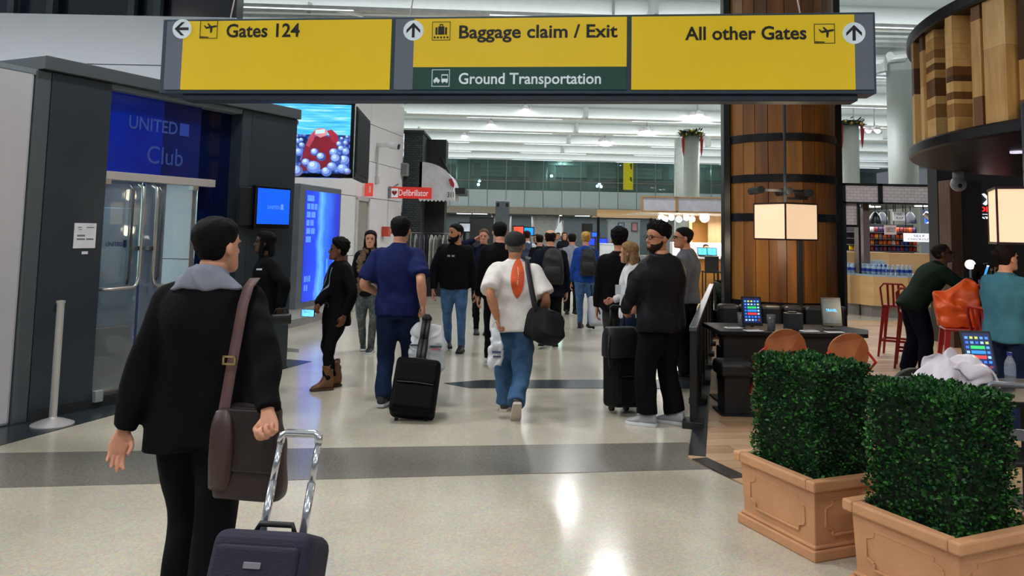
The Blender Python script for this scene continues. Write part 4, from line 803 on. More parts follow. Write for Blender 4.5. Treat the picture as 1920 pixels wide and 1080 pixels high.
# ================================================================ PLANTERS WITH BOX HEDGES
M_ter = mat('terracotta', '#c48f66', .6, var=.10, scale=5, bump=.15, bscale=60)
def hedge_planter(F_, L_, label):
    d = (L_-F_); L = d.length; rz = math.atan2(-d.x, d.y); W = .66
    t = thing('hedge_planter', label, 'planter', (F_.x, F_.y, 0), rz, 'terracotta planters with box hedges')
    MB().add([(x, y, z) for z, i in ((.05, .035), (.36, .02)) for x, y in ((i, i), (W-i, i), (W-i, L-i), (i, L-i))], [(3, 2, 1, 0), (4, 5, 6, 7), (0, 1, 5, 4), (1, 2, 6, 5), (2, 3, 7, 6), (3, 0, 4, 7)]).build('box', M_ter, t, bevel=.006)
    MB().span((.005, .005, 0), (W-.005, L-.005, .055)).span((.02, .02, .055), (W-.02, L-.02, .075)).build('base_moulding', M_ter, t, bevel=.008)
    r = MB()
    for a, b in (((-.012, -.012), (W+.012, .05)), ((-.012, L-.05), (W+.012, L+.012)), ((-.012, .05), (.05, L-.05)), ((W-.05, .05), (W+.012, L-.05))): r.span((a[0], a[1], .355), (b[0], b[1], .41))
    r.build('rim', M_ter, t, bevel=.01)
    for ax_ in (0, 1):                                              # moulded panel on the two faces in view
        LL = L if ax_ == 0 else W; fr = MB(); q0, q1, za, zb_ = .10, LL-.10, .12, .30; n_ = .045
        P_ = [(q0+n_, za), (q1-n_, za), (q1-n_, za+n_*.6), (q1, za+n_), (q1, zb_-n_), (q1-n_, zb_-n_*.6), (q1-n_, zb_), (q0+n_, zb_), (q0+n_, zb_-n_*.6), (q0, zb_-n_), (q0, za+n_), (q0+n_, za+n_*.6)]
        for a, b in zip(P_, P_[1:]+P_[:1]):
            o_ = .026; f3 = (lambda p: (o_, p[0], p[1])) if ax_ == 0 else (lambda p: (p[0], o_, p[1]))
            fr.bar(f3(a), f3(b), .012)
        fr.build('panel_moulding', M_ter, t, bevel=.003)
    MB().span((.05, .05, .33), (W-.05, L-.05, .37)).build('soil', mat('soil_green', '#2a3018', .9, var=.4, scale=30), t)
    R_ = random.Random(int(F_.x*100)); g = MB(); x0, x1, y0, y1, z0, z1 = .07, W-.17, .07, L-.07, .37, .975
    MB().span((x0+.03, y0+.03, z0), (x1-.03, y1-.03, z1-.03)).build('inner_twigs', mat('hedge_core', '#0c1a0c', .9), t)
    for i in range(15000):
        f_ = R_.random()*(2*(x1-x0)+2*(y1-y0)+1.3*(x1-x0)); dz = R_.uniform(z0, z1); dep = R_.random()**2*.05; a = R_.random(); jit = .018*math.sin(dz*23+i % 7)
        if f_ < x1-x0: p = Vector((x0+f_, y0+dep, dz)); n_ = Vector((0, -1, 0))
        elif f_ < 2*(x1-x0): p = Vector((x0+a*(x1-x0), y1-dep, dz)); n_ = Vector((0, 1, 0))
        elif f_ < 2*(x1-x0)+(y1-y0): p = Vector((x0+dep, y0+a*(y1-y0), dz)); n_ = Vector((-1, 0, 0))
        elif f_ < 2*(x1-x0)+2*(y1-y0): p = Vector((x1-dep, y0+a*(y1-y0), dz)); n_ = Vector((1, 0, 0))
        else: p = Vector((x0+R_.random()*(x1-x0), y0+a*(y1-y0), z1-dep)); n_ = Vector((0, 0, 1))
        bump_ = noise.noise(p*9)*.03; p += n_*bump_
        d_ = (n_*.8+Vector((R_.uniform(-1, 1), R_.uniform(-1, 1), R_.uniform(-.5, 1.1)))).normalized(); s_ = d_.cross(Vector((R_.uniform(-1, 1), R_.uniform(-1, 1), R_.uniform(-1, 1)))).normalized(); ln_ = R_.uniform(.016, .028)
        g.add([p, p+d_*ln_*.5+s_*ln_*.3, p+d_*ln_, p+d_*ln_*.5-s_*ln_*.3], [(0, 1, 2, 3)], R_.choice((0, 0, 1, 1, 2)))
    g.build('foliage', [mat('leaf_dark', '#0f3216', .5, var=.3, spec=.3), mat('leaf_mid', '#1a4a1c', .5, var=.3, spec=.3), mat('leaf_tip', '#3a7a2c', .5, var=.3, spec=.3)], t, kind='stuff')
hedge_planter(gz(1528, 1058), gz(1380, 978), 'terracotta planter with clipped box hedge farther from the camera, by the dark floor border')
f2, l2 = gz(1797, 1020, .41), gz(1578, 932, .41); e_ = Vector((.0, .0, 0)); hedge_planter(Vector((f2.x+.012, f2.y+.012, 0)), Vector((l2.x+.012, l2.y-.012, 0)), 'nearest terracotta planter with clipped box hedge at the bottom right')
# ================================================================ BARREL COLUMN
BC = Vector((3.555, 10.6, 0)); BR = .70; ztop = 7.0
bc = thing('barrel_column', 'tall round column clad in oak staves with black hoops', 'column', BC)
sm = [wood('stave_%d' % i, a, b, .45, (1, 1, .10), 7, bump=.12) for i, (a, b) in enumerate((('#5f3812', '#8f5a1e'), ('#4e2c0e', '#7a4c1a'), ('#6e4418', '#9c6826')))]
MB().lathe([(BR-.05, 0), (BR-.05, ztop)], 40).build('core', M_black, bc, True)
rr = random.Random(11); cuts = [0.0]
while cuts[-1] < 2*math.pi-.3: cuts.append(cuts[-1]+rr.choice((.24, .30, .34)))
cuts.append(2*math.pi)
for a, b in zip(cuts[:-1], cuts[1:]):
    a0, a1 = a+.006, b-.006; am = (a0+a1)/2; P_ = [(BR*math.cos(u), BR*math.sin(u)) for u in (a0, am, a1)]+[((BR-.05)*math.cos(u), (BR-.05)*math.sin(u)) for u in (a1, am, a0)]
    vis = math.sin(am) < .3
    if vis:
        z_ = .05
        for zc in rr.choice(([.82, 1.915, 2.92, ztop], [2.405, 3.45, ztop], [.82, 2.405, 2.92, ztop], [1.915, 3.45, ztop])):
            if zc > z_+.2: MB().prism(P_, z_, zc-.004).build('stave', rr.choice(sm), bc); z_ = zc
    else: MB().prism(P_, .05, ztop).build('stave', rr.choice(sm), bc)
for zc in (.30, .82, 1.915, 2.405, 2.92, 3.45, 4.4): MB().lathe([(BR+.002, zc-.05), (BR+.014, zc-.048), (BR+.014, zc+.048), (BR+.002, zc+.05)], 48, cap=False).build('hoop', mat('hoop_black', '#0d0c0e', .35, metal=.3), bc, 'auto')
MB().span((-.03, -BR-.03, .05), (.035, -BR+.02, 1.66)).build('cable_cover', M_black, bc, bevel=.006)
for s_ in (-1, 1):
    MB().span((s_*.735-.042, -.16, 0), (s_*.735+.042, .0, ztop)).build('steel_flange', mat('flange_black', '#101216', .3, metal=.2), bc, bevel=.006)
# pendant lamps
def shade_lamp(x, y, z0, side, hgt, rz, label, rod, arm=False):
    t = thing('shade_lamp', label, 'lamp', (x, y, z0), rz, 'square shade lamps'); s_ = side/2
    MB().span((-s_, -s_, .012), (s_, s_, hgt-.012)).build('shade', mat('lamp_shade', '#f0cda8', .6, var=.03, scale=2, emit=.62), t)
    fr = MB()
    for a, b in (((-s_, -s_), (s_, -s_)), ((s_, -s_), (s_, s_)), ((s_, s_), (-s_, s_)), ((-s_, s_), (-s_, -s_))):
        for z_ in (.0, hgt-.012): fr.bar((a[0], a[1], z_+.006), (b[0], b[1], z_+.006), .018)
        fr.bar((a[0], a[1], 0), (a[0], a[1], hgt), .014)
    fr.build('frame', mat('lamp_frame', '#2a1214', .4), t)
    MB().tube([(0, 0, hgt), (0, 0, rod)], .018, 10).build('rod', mat('rod_grey', '#3b4148', .4, metal=.5), t)
    if arm:
        m = MB(); c_, q_ = math.cos(-rz), math.sin(-rz); R2 = lambda u, v, z_: (c_*u-q_*v, q_*u+c_*v, z_)
        for u0, u1, z_ in ((-.26, .30, hgt+.16), (.02, .32, hgt+.07)): m.bar(R2(u0, .12, z_), R2(u1, .18, z_), .03)
        for u, z_ in ((-.27, hgt+.16), (.06, hgt+.15), (.30, hgt+.13)): m.tube([R2(u, .02, z_), R2(u, .42, z_)], .045, 10)
        m.build('bracket', mat('bracket_black', '#14181c', .4, metal=.4), t)
    for dz, e in ((-.08, 9), (hgt+.12, 7)):
        l = bpy.data.lights.new('shade_lamp_bulb', 'POINT'); l.energy = e; l.color = (1, .82, .58); l.shadow_soft_size = .1; o = bpy.data.objects.new('shade_lamp_bulb', l); col.objects.link(o); o.location = (x, y, z0+dz)
p = at(1473, 450, 9.3); shade_lamp(p.x, 9.3, p.z, .49, .42, math.radians(26.3), 'square glowing shade lamp hanging before the barrel column', 1.75, True)
p = at(1857, 457, 6.3); shade_lamp(p.x+.215, 6.17, p.z, .46, .43, math.radians(-24), 'square glowing shade lamp cut by the right picture edge', 1.1)
# ================================================================ ROUND WOODEN CANOPY OVER THE BAR
DC = Vector((8.50, 7.79, 0)); DR = 4.13; zb0, zb1, zt0, zt1 = 2.63, 2.76, 3.93, 4.05
dm = thing('round_canopy', 'huge round canopy of upright mixed wood boards over the bar', 'canopy', DC)
def arcp(r0_, r1_, a0, a1, n=40): return [(r1_*math.cos(a), r1_*math.sin(a)) for a in np.linspace(a0, a1, n)]+[(r0_*math.cos(a), r0_*math.sin(a)) for a in np.linspace(a1, a0, n)]
MB().lathe([(DR-.02, zb0), (DR, zb0+.02), (DR, zb1-.02), (DR-.02, zb1)], 120).build('lower_ring', mat('ring_black', '#0b0d12', .4, spec=.3), dm, 'auto')
MB().lathe([(DR-.02, zt0), (DR, zt0+.02), (DR, zt1)], 120).build('upper_ring', mat('ring_black', '#0b0d12', .4, spec=.3), dm, 'auto')
MB().lathe([(DR-.42, zb1), (DR-.42, zt0)], 100).build('inner_drum', M_black, dm, True)
wm = [wood('board_%d' % i, a, b, .5, (3, 3, .5), 5, bump=.05) for i, (a, b) in enumerate((('#c79c5e', '#dfba7c'), ('#b4874c', '#d0a566'), ('#5c3a1c', '#7c5228'), ('#3a2212', '#54341c'), ('#8a6132', '#a87c46')))]
rr = random.Random(23); a_ = math.radians(128)
while a_ < math.radians(235):
    wd = rr.choice((.14, .17, .24, .28, .30)); d_ = wd/DR; dep = rr.choice((.02, .05, .14, .20, .08)); r1_ = DR-dep; z_ = zb1
    style = rr.random()
    while z_ < zt0-.01:
        hgt = (rr.uniform(.04, .16) if style < .3 else rr.uniform(.16, .75)); z2 = min(zt0, z_+hgt)
        if zt0-z2 < .06: z2 = zt0
        MB().prism([(r1_*math.cos(a_), r1_*math.sin(a_)), (r1_*math.cos(a_+d_*.96), r1_*math.sin(a_+d_*.96)), ((r1_-.2)*math.cos(a_+d_*.96), (r1_-.2)*math.sin(a_+d_*.96)), ((r1_-.2)*math.cos(a_), (r1_-.2)*math.sin(a_))], z_+.001, z2-.001).build('wood_block', wm[rr.choice((0, 0, 0, 1, 1, 2, 2, 4, 3))], dm); z_ = z2
    a_ += d_+rr.choice((0, 0, .008, .03))
ps = MB()
for u in (150, 190, 230, 100): ps.tube([(3.4*math.cos(math.radians(u)), 3.4*math.sin(math.radians(u)), zt1), (3.4*math.cos(math.radians(u)), 3.4*math.sin(math.radians(u)), 7)], .03, 8)
ps.build('hanger_rod', M_black, dm)
for i, (u, r_) in enumerate(((168, 3.2), (178, 2.6), (160, 2.4))):
    u = math.radians(u); sp_ = MB().lathe([(.0, -.02), (.07, -.02), (.07, 0)], 16, (r_*math.cos(u), r_*math.sin(u), zb0)).build('downlight', mat('downlight_dim', '#cfc4d8', .3, emit=1.0), dm)
# wood pier and dome camera under the canopy, dark rear wall with neon sign
pr = at(1786, 450, 12.6); pw2 = thing('wood_pier', 'dark wooden pier standing behind the bar under the round canopy', 'pier', (pr.x, 12.6, 0))
MB().span((-.02, 0, 0), (.16, .35, 2.62)).build('post', wood('pier_wood', '#3a2414', '#5a3a20', .45), pw2, bevel=.01); MB().span((.16, .03, 0), (.5, .35, 2.62)).build('side_board', mat('pier_black2', '#120e0e', .4), pw2)
dc = at(1797, 345, 11.1); dmz = thing('dome_camera', 'pale dome security camera beside the wooden pier', 'camera', (dc.x, 11.1, dc.z)); MB().ball((0, 0, 0), .105, 18, 12).build('dome', mat('dome_grey', '#8c949c', .3), dmz, True); MB().lathe([(.07, .06), (.07, 2.64-dc.z)], 14).build('mount', mat('dome_grey', '#8c949c', .3), dmz, True); MB().ball((-.03, -.09, -.03), .03, 8, 6).build('lens', M_blackg, dmz, True)
wr_ = MB().span((pr.x+.1, 13.2, 0), (16, 13.5, 4.6)).build('wall_right', mat('restaurant_black', '#08080a', .5)); struct(wr_)
ng = thing('neon_sign', 'red and white glowing restaurant sign on the black wall', 'sign', (0, 0, 0)); Yn = 13.19
n0, n1_, n2_, n3_ = at(1819, 387, Yn), at(1891, 398, Yn), at(1816, 401, Yn), at(1893, 403, Yn)
text(ng, 'NONNA', n0.x, n1_.x, n1_.z, n0.z, mat('neon_red', '#ff1a14', .4, emit=3), y=Yn, bold=.02)
MB().span((n2_.x, Yn-.01, n3_.z), (n3_.x, Yn+.012, n2_.z)).build('underline', mat('neon_white', '#e8f2ff', .4, emit=2.2), ng)
n4, n5 = at(1821, 406, Yn), at(1890, 411, Yn); text(ng, 'MEATBALLS', n4.x, n5.x, n5.z, n4.z, mat('neon_white', '#e8f2ff', .4, emit=2.2), y=Yn, bold=.03)
ch = [at(*p, Yn) for p in ((1841, 364), (1845, 363), (1858, 374), (1848, 385), (1843, 382), (1851, 374))]; MB().prismY([(p.x, p.z) for p in ch], Yn-.01, Yn).build('emblem', mat('neon_white', '#e8f2ff', .4, emit=2.2), ng)
# ================================================================ BAR COUNTER
bar = thing('bar_counter', 'black curved bar counter under the round canopy', 'bar', DC); a0, a1 = math.radians(105), math.radians(262)
MB().prism(arcp(3.22, 3.75, a0, a1), 1.02, 1.07).build('worktop', mat('bar_top', '#101014', .25), bar, bevel=.008)
MB().prism(arcp(3.30, 3.42, a0, a1), 0, 1.02).build('front', mat('bar_front', '#0e0c0e', .5), bar)
MB().prism(arcp(3.42, 3.50, a0, a1), .14, .18).build('foot_rail', M_steel, bar)
def tablet(x, y, z, rz, label, mode='menu', tilt=.3, w=.20, h=.29):
    t = thing('tablet', label, 'tablet', (x, y, z), rz, 'ordering tablets on stands'); R = Matrix.Rotation(-tilt, 3, 'X'); T = lambda p: tuple(R @ Vector(p)+Vector((0, 0, .04)))
    def slab_(x0, x1, y0, y1, z0, z1, m, nm, par=t, bv=.003):
        b = MB().span((x0, y0, z0), (x1, y1, z1)); b.v = [T(v) for v in b.v]; return b.build(nm, m, par, bevel=bv)
    slab_(-w/2, w/2, 0, .014, 0, h, M_blackg, 'case')
    MB().span((-.07, -.03, 0), (.07, .12, .012)).bar((0, .02, .03), (0, .11, .2), .03, .02).build('stand', mat('stand_black', '#141416', .4), t, bevel=.003)
    if mode == 'menu':
        s_ = slab_(-w/2+.014, w/2-.014, -.002, 0, .03, h-.018, mat('tab_navy', '#0b1c4a', .2, emit=.8), 'screen', bv=0)
        R_ = random.Random(int(x*31)); iw = (w-.04)/5
        cols = ('#3b8cf0', '#58a7ff', '#2c6fe0', '#9fd0ff')
        for r_ in range(7):
            for c_ in range(5):
                if r_ in (2, 3, 4) and c_ in (1, 2, 3): continue
                hx = '#c8d65a' if (r_, c_) in ((6, 1), (6, 2), (5, 4)) else R_.choice(cols); hx = '#8a2c30' if (r_, c_) == (0, 4) else hx
                cx = -w/2+.02+iw*(c_+.5); cz = .045+(h-.075)*(r_+.4)/7
                slab_(cx-iw*.30, cx+iw*.30, -.004, -.002, cz-iw*.25, cz+iw*.25, mat('icon_'+hx, hx, .3, emit=.6), 'icon', s_, 0)
        for r_, hx in ((4, '#1fd06a'), (3, '#1f8af0'), (2, '#e03030')):
            cz = .045+(h-.075)*(r_+.4)/7; slab_(-iw*1.4, iw*1.4, -.005, -.002, cz-iw*.33, cz+iw*.33, mat('button_'+hx, hx, .3, emit=.6), 'button', s_, 0)
    elif mode == 'travel':
        s_ = slab_(-w/2+.014, w/2-.014, -.002, 0, .03, h-.018, mat('tab_teal', '#24404a', .2, var=.5, scale=9, emit=.4), 'screen', bv=0)
        lt = text(s_, 'TRAVEL', -w*.28, w*.28, h*.5, h*.5+.028, mat('tab_letter', '#58c0ff', .3, emit=1.2), y=-.0035, bold=.02); a = np.empty(len(lt.data.vertices)*3); lt.data.vertices.foreach_get('co', a); a = a.reshape(-1, 3); lt.data.vertices.foreach_set('co', np.array([T(v) for v in a]).ravel())
    else: slab_(-w/2+.014, w/2-.014, -.002, 0, .02, h-.018, mat('tab_blue', '#3f8fd8', .2, var=.4, scale=12, emit=.9), 'screen', bv=0)
    return t
def glass_cup(x, y, z, label, h=.14, r=.035):
    t = thing('drinking_glass', label, 'glass', (x, y, z), 0, 'drinking glasses'); MB().lathe([(r*.75, 0), (r*.8, .004), (r, h), (r-.004, h), (r*.74, .012), (0, .012)], 18, cap=False).build('tumbler', glass('cup_glass', '#e6ecf0', .90), t, True); MB().lathe([(0, .001), (r*.74, .001), (r*.74, .012), (0, .012)], 18).build('base', glass('cup_base', '#9aa4aa', .6), t); return t
def polar(r_, deg, z=1.07): u = math.radians(deg); return Vector((DC.x+r_*math.cos(u), DC.y+r_*math.sin(u), z))
def bar_item(px, Y): X = at(px, 500, Y).x; return X
for u, r_, rz, lb_, md in ((131, 3.62, 3.9, 'small lit tablet by the bar patron in the green jacket', 'blue'), (147, 3.42, 4.3, 'lit tablet on the bar between the patron and the teal sweater', 'blue'), (140.5, 3.5, 3.3, 'tablet turned edge on upon the bar right of the patron', 'blue')):
    p = polar(r_, u); tablet(p.x, p.y, p.z, rz, lb_, md)
for i, (u, r_) in enumerate(((136, 3.55), (138.5, 3.4), (143.5, 3.55), (144.5, 3.35), (150, 3.4), (152.5, 3.55))):
    p = polar(r_, u); glass_cup(p.x, p.y, p.z, 'clear tumbler among the glasses on the far side of the bar top', .15, .04)
for i, u in enumerate((134, 139.5, 151)):
    p = polar(3.30, u); t = thing('bar_bottle', 'dark bottle standing on the bar top beyond the seated patron', 'bottle', p, 0, 'dark bottles on the bar'); MB().lathe([(.036, 0), (.038, .01), (.038, .16), (.014, .22), (.013, .28), (.0, .281)], 14).build('glass_body', mat('bottle_dark', '#1c2a24', .15), t, True); MB().lathe([(.015, .26), (.015, .285), (0, .286)], 12).build('stopper', mat('bottle_cap', '#8c7b3a', .4), t)
p = polar(3.62, 136.5); bl = thing('globe_lamp', 'small round glowing globe lamp on the bar top', 'lamp', p); MB().ball((0, 0, .30), .06, 14, 10).build('globe', mat('globe_white', '#fff4e4', .4, emit=4), bl, True); MB().lathe([(.05, 0), (.05, .01), (.012, .015), (.012, .25), (.03, .255)], 14).build('stem', M_steel, bl)
# ---- red metal bar chairs
M_red = mat('red_enamel', '#a01d1c', .35, var=.08)
def red_stool(name, loc, rz, label, back=True, sz=.74):
    t = thing(name, label, 'bar stool', (loc[0], loc[1], 0), rz, 'red metal bar stools')
    MB().span((-.16, -.16, sz-.03), (.16, .16, sz)).build('seat', M_red, t, bevel=.02)
    for sx in (-1, 1):
        for sy in (-1, 1): MB().add([(sx*(.13-.02*0)+dx, sy*.13+dy, sz-.03) for dx, dy in ((-.025, -.02), (.025, -.02), (.025, .02), (-.025, .02))]+[(sx*.21+dx, sy*.21+dy, 0) for dx, dy in ((-.013, -.013), (.013, -.013), (.013, .013), (-.013, .013))], [(0, 1, 2, 3), (7, 6, 5, 4), (0, 4, 5, 1), (1, 5, 6, 2), (2, 6, 7, 3), (3, 7, 4, 0)]).build('leg', M_red, t)
    for k in range(4):
        a = [(-.185, -.185), (.185, -.185), (.185, .185), (-.185, .185)]; MB().bar(a[k]+(.24,), a[(k+1) % 4]+(.24,), .018, .03).build('stretcher', M_red, t)
    if back:
        MB().tube([(-.15, -.15, sz-.02), (-.17, -.19, sz+.24), (-.12, -.21, sz+.30), (.12, -.21, sz+.30), (.17, -.19, sz+.24), (.15, -.15, sz-.02)], .014, 8).build('back_frame', M_red, t, True)
        for x in (-.07, 0, .07): MB().bar((x, -.16, sz-.01), (x, -.21, sz+.29), .03, .006).build('back_slat', M_red, t)
    return t
p = at(1680, 590, 11.6); red_stool('bar_stool', (p.x, 11.6), -.6, 'red metal bar stool farthest left, empty, before the wooden kiosk')
p = at(1703, 590, 10.6); red_stool('bar_stool', (p.x+.05, 10.6), -.5, 'red metal bar stool under the seated patron in the green jacket')
p = at(1802, 608, 8.3); red_stool('bar_stool', (p.x-.02, 8.3), -.3, 'red metal bar stool carrying the orange shopping bag', back=False, sz=.79)
red_stool('bar_stool', (4.66, 7.72), -1.5, 'red metal bar stool behind the person in the teal sweater')
ob = thing('shopping_bag', 'crumpled orange shopping bag on a red bar stool', 'bag', (at(1802, 608, 8.3).x-.02, 8.3, .792), -.2)
def crumple(pts, rad, vox, amp, sc_, seed, sq=2.6, side=(1, 0, 0)):
    v, f = sweep(pts, rad, side=side, n=24, k=4, sq=sq); v, f = remesh(v, f, vox, 1); v = fold(v, amp, sc_, seed); return v, f
v, f = crumple([(0, 0, .0), (0, 0, .03), (-.01, 0, .2), (-.03, 0, .36), (-.05, .0, .42)], [(.17, .11), (.195, .135), (.21, .135), (.205, .08), (.19, .03)], .012, .032, 10, 2.0, sq=3.5)
v[:, 2] = np.maximum(v[:, 2], 0)
obj('bag_body', mesh_of('bag', v, f), mat('bag_orange', '#e0541c', .35, var=.15), ob, True)
MB().tube([(.10, -.03, .36), (.18, -.05, .44), (.24, -.03, .36)], .008, 6).build('handle', mat('bag_orange', '#d8401a', .35), ob, True)
# ================================================================ BOOTH, TABLE, CHAIRS BY THE COLUMN
bx0, bx1 = at(1355, 590, 9.25).x, at(1602, 590, 9.25).x
bo = thing('booth_bench', 'black tufted booth bench against the barrel column', 'bench', (bx0, 9.0, 0)); bw_ = bx1-bx0
MB().span((0, 0, 0), (bw_, .55, .40)).build('base', M_black, bo, bevel=.01); MB().span((0, -.02, .40), (bw_, .45, .50)).build('seat', mat('leather_black', '#15181b', .4, bump=.05), bo, bevel=.03)
nb_ = 6
for i in range(nb_): MB().span((i*bw_/nb_+.004, .40, .48), ((i+1)*bw_/nb_-.004, .58, .88)).build('back_cushion', mat('leather_black', '#15181b', .4, bump=.05), bo, bevel=.045, seg=3)
tx0, tx1, ty0, ty1 = 2.06, 3.50, 7.9, 8.65
ft_ = thing('dining_table', 'black dining table before the booth with tablets and napkins', 'table', (tx0, ty0, 0))
MB().prism([(0, 0), (tx1-tx0, 0), (tx1-tx0+.16, .36), (tx1-tx0, ty1-ty0), (0, ty1-ty0)], .71, .75).build('top', mat('table_black', '#0c0e10', .45, spec=.25), ft_, bevel=.006)
MB().span((.05, .06, .45), (tx1-tx0-.03, .09, .71)).build('apron', mat('table_dark', '#0b0c0e', .5), ft_)
for x in (.3, tx1-tx0-.3): MB().span((x-.04, .33, .03), (x+.04, .41, .71)).span((x-.25, .1, 0), (x+.25, .64, .03)).build('leg', M_black, ft_, bevel=.004)
def on_table(px, Yt): return at(px, 600, Yt).x
tablet(on_table(1412, 8.05), 8.05, .75, .05, 'lit menu tablet at the left end of the black dining table', 'menu', .2)
tablet(on_table(1561, 8.15), 8.15, .75, -.05, 'dark tablet showing travel screen at the right end of the dining table', 'travel', .2)
for i, (px, Yt, lb_) in enumerate(((1375, 8.15, 'folded white napkin at the left corner of the dining table'), (1412, 7.95, 'folded white napkin before the lit menu tablet'), (1518, 8.0, 'folded white napkin in the middle of the dining table'), (1564, 7.96, 'folded white napkin before the travel tablet'))):
    n_ = thing('napkin', lb_, 'napkin', (on_table(px, Yt), Yt, .752), .2); MB().span((-.085, -.05, 0), (.085, .05, .008)).build('cloth', mat('napkin_white', '#cfd0d6', .7), n_, bevel=.002); MB().tube([(-.07, .0, .012), (.07, .015, .012)], .005, 6).build('cutlery', M_steel, n_)
for px, Yt, lb_ in ((1391, 8.25, 'clear tumbler left of the lit menu tablet'), (1446, 8.1, 'clear tumbler right of the lit menu tablet')): glass_cup(on_table(px, Yt), Yt, .75, lb_, .15, .045)
mh = thing('menu_holder', 'square black menu box in the middle of the dining table', 'menu holder', (on_table(1487, 8.2), 8.2, .75)); MB().span((-.085, -.05, 0), (.085, .05, .16)).build('box', mat('menu_black', '#1a1e26', .4), mh, bevel=.004); MB().span((-.05, -.03, .16), (.03, .03, .175)).build('lid_insert', M_black, mh)
st_ = thing('padded_stool', 'black padded pedestal stool beside the dining table', 'stool', (at(1374, 680, 7.75).x, 7.75, 0)); MB().span((-.16, -.17, .36), (.16, .17, .50)).build('cushion', mat('leather_black', '#15181b', .4), st_, bevel=.04, seg=3); MB().span((-.11, -.12, .03), (.13, .13, .36)).build('pedestal', M_black, st_); MB().span((-.15, -.18, 0), (.2, .18, .03)).build('foot_plate', M_black, st_)
def round_chair(x, y, rz, label):
    t = thing('round_back_chair', label, 'chair', (x, y, 0), rz, 'round backed wooden chairs with red legs'); wd_ = wood('chair_wood', '#8a4a26', '#a9653a', .4, (1, 1, .3), 8, bump=.05)
    MB().lathe([(.0, .44), (.20, .44), (.21, .452), (.20, .465), (0, .468)], 28).build('seat', wd_, t, True)
    v, f = [], []; rg = []
    for yo in (-.235, -.215): rg.append([(.19*math.cos(a), yo-.05*(1-math.cos(a)**2)*0-.03+.05*math.cos(a)**2, .67+.175*math.sin(a)) for a in np.linspace(0, 2*math.pi, 28, endpoint=False)])
    MB().rings(rg).build('backrest', wd_, t, bevel=.004)
    for s_ in (-1, 1):
        MB().tube([(s_*.12, -.10, .44), (s_*.19, -.16, .43), (s_*.24, -.24, .22), (s_*.27, -.29, 0)], .013, 8).build('leg', mat('red_tube', '#b8281c', .35), t, True)
        MB().tube([(s_*.12, .12, .44), (s_*.20, .20, .22), (s_*.22, .24, 0)], .013, 8).build('leg', mat('red_tube', '#b8281c', .35), t, True)
        MB().tube([(s_*.17, -.22, .68), (s_*.27, -.18, .58), (s_*.25, -.06, .46), (s_*.15, .0, .445)], .012, 8).build('arm_loop', mat('red_tube', '#b8281c', .35), t, True)
    return t
round_chair(at(1470, 650, 7.45).x, 7.62, 0, 'left round backed wooden chair with red legs at the dining table')
round_chair(at(1590, 660, 7.15).x, 7.40, .1, 'right round backed wooden chair with red legs at the dining table')
# ---- black railing
R0, R1 = gz(1300, 800), Vector((3.35, 13.4, 0)); rl = thing('black_railing', 'black metal railing with square feet along the restaurant edge', 'railing', R0, math.atan2((R1-R0).y, (R1-R0).x)); RL = (R1-R0).length; ns = 6
for i in range(ns+1):
    x = RL*i/ns; MB().span((x-.03, -.03, .04), (x+.03, .03, .84)).build('post', M_black, rl, bevel=.004); MB().span((x-.11, -.09, 0), (x+.11, .09, .06)).build('foot', M_black, rl, bevel=.006)
    if i < ns:
        MB().span((x+.03, -.012, .14), (x+RL/ns-.03, .012, .78)).build('infill_panel', mat('panel_black', '#0f1012', .5), rl)
MB().span((-.05, -.035, .83), (RL+.05, .035, .87)).build('top_rail', mat('rail_grey', '#5a5f66', .3, metal=.6), rl, bevel=.006); MB().span((0, -.02, .08), (RL, .02, .12)).build('bottom_rail', M_black, rl)
# low hedge trough behind the railing
ht = thing('low_hedge_trough', 'low green hedge in a wooden trough behind the railing end', 'planter', (3.38, 13.0, 0)); MB().span((0, 0, 0), (.8, .5, .45)).build('trough', wood('trough_wood', '#7a4f2a', '#93653a', .5), ht, bevel=.01)
g = MB(); R_ = random.Random(3)
for i in range(2600):
    p = Vector((R_.uniform(0, .8), R_.choice((0, .02, R_.random()*.5)), R_.uniform(.45, .92)))
    if R_.random() < .4: p.z = .92
    d_ = Vector((R_.uniform(-1, 1), R_.uniform(-1, .6), R_.uniform(-.4, 1))).normalized(); s_ = d_.cross(Vector((0.3, .2, 1))).normalized(); g.add([p, p+d_*.02+s_*.012, p+d_*.04, p+d_*.02-s_*.012], [(0, 1, 2, 3)])
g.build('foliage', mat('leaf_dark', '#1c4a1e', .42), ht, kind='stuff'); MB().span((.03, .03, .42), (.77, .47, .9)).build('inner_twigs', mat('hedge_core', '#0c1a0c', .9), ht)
# ================================================================ FRONT TABLE AT LOWER RIGHT
ft2 = thing('front_table', 'dark table behind the nearest hedge holding tablet, bag and bottle', 'table', (2.45, 4.75, 0)); MB().span((0, 0, .71), (1.7, .8, .75)).build('top', mat('table_black', '#0c0e10', .45, spec=.25), ft2, bevel=.006); MB().span((.8, .36, .02), (.9, .44, .71)).span((.5, .1, 0), (1.2, .7, .02)).build('leg', M_black, ft2, bevel=.004)
pb3 = at(1790, 715, 5.1); wb = thing('plastic_bag', 'crumpled white plastic bag on the front table behind the hedge', 'bag', (pb3.x, 5.05, .75))
v, f = crumple([(-.30, 0, .05), (-.16, 0, .075), (-.02, 0, .10), (.12, 0, .075), (.24, .02, .04)], [(.03, .03), (.11, .075), (.14, .115), (.11, .07), (.05, .035)], .008, .055, 15, 4.0, side=(0, 1, 0), sq=2); v[:, 2] = np.maximum(v[:, 2], 0.002); obj('bag_body', mesh_of('bag', v, f), mat('plastic_white', '#cfc6cf', .4, var=.06), wb, True); MB().prismY([(.0, .12), (.05, .15), (.04, .09)], -.13, -.125).build('red_mark', mat('mark_red', '#6a2c2c', .6), wb)
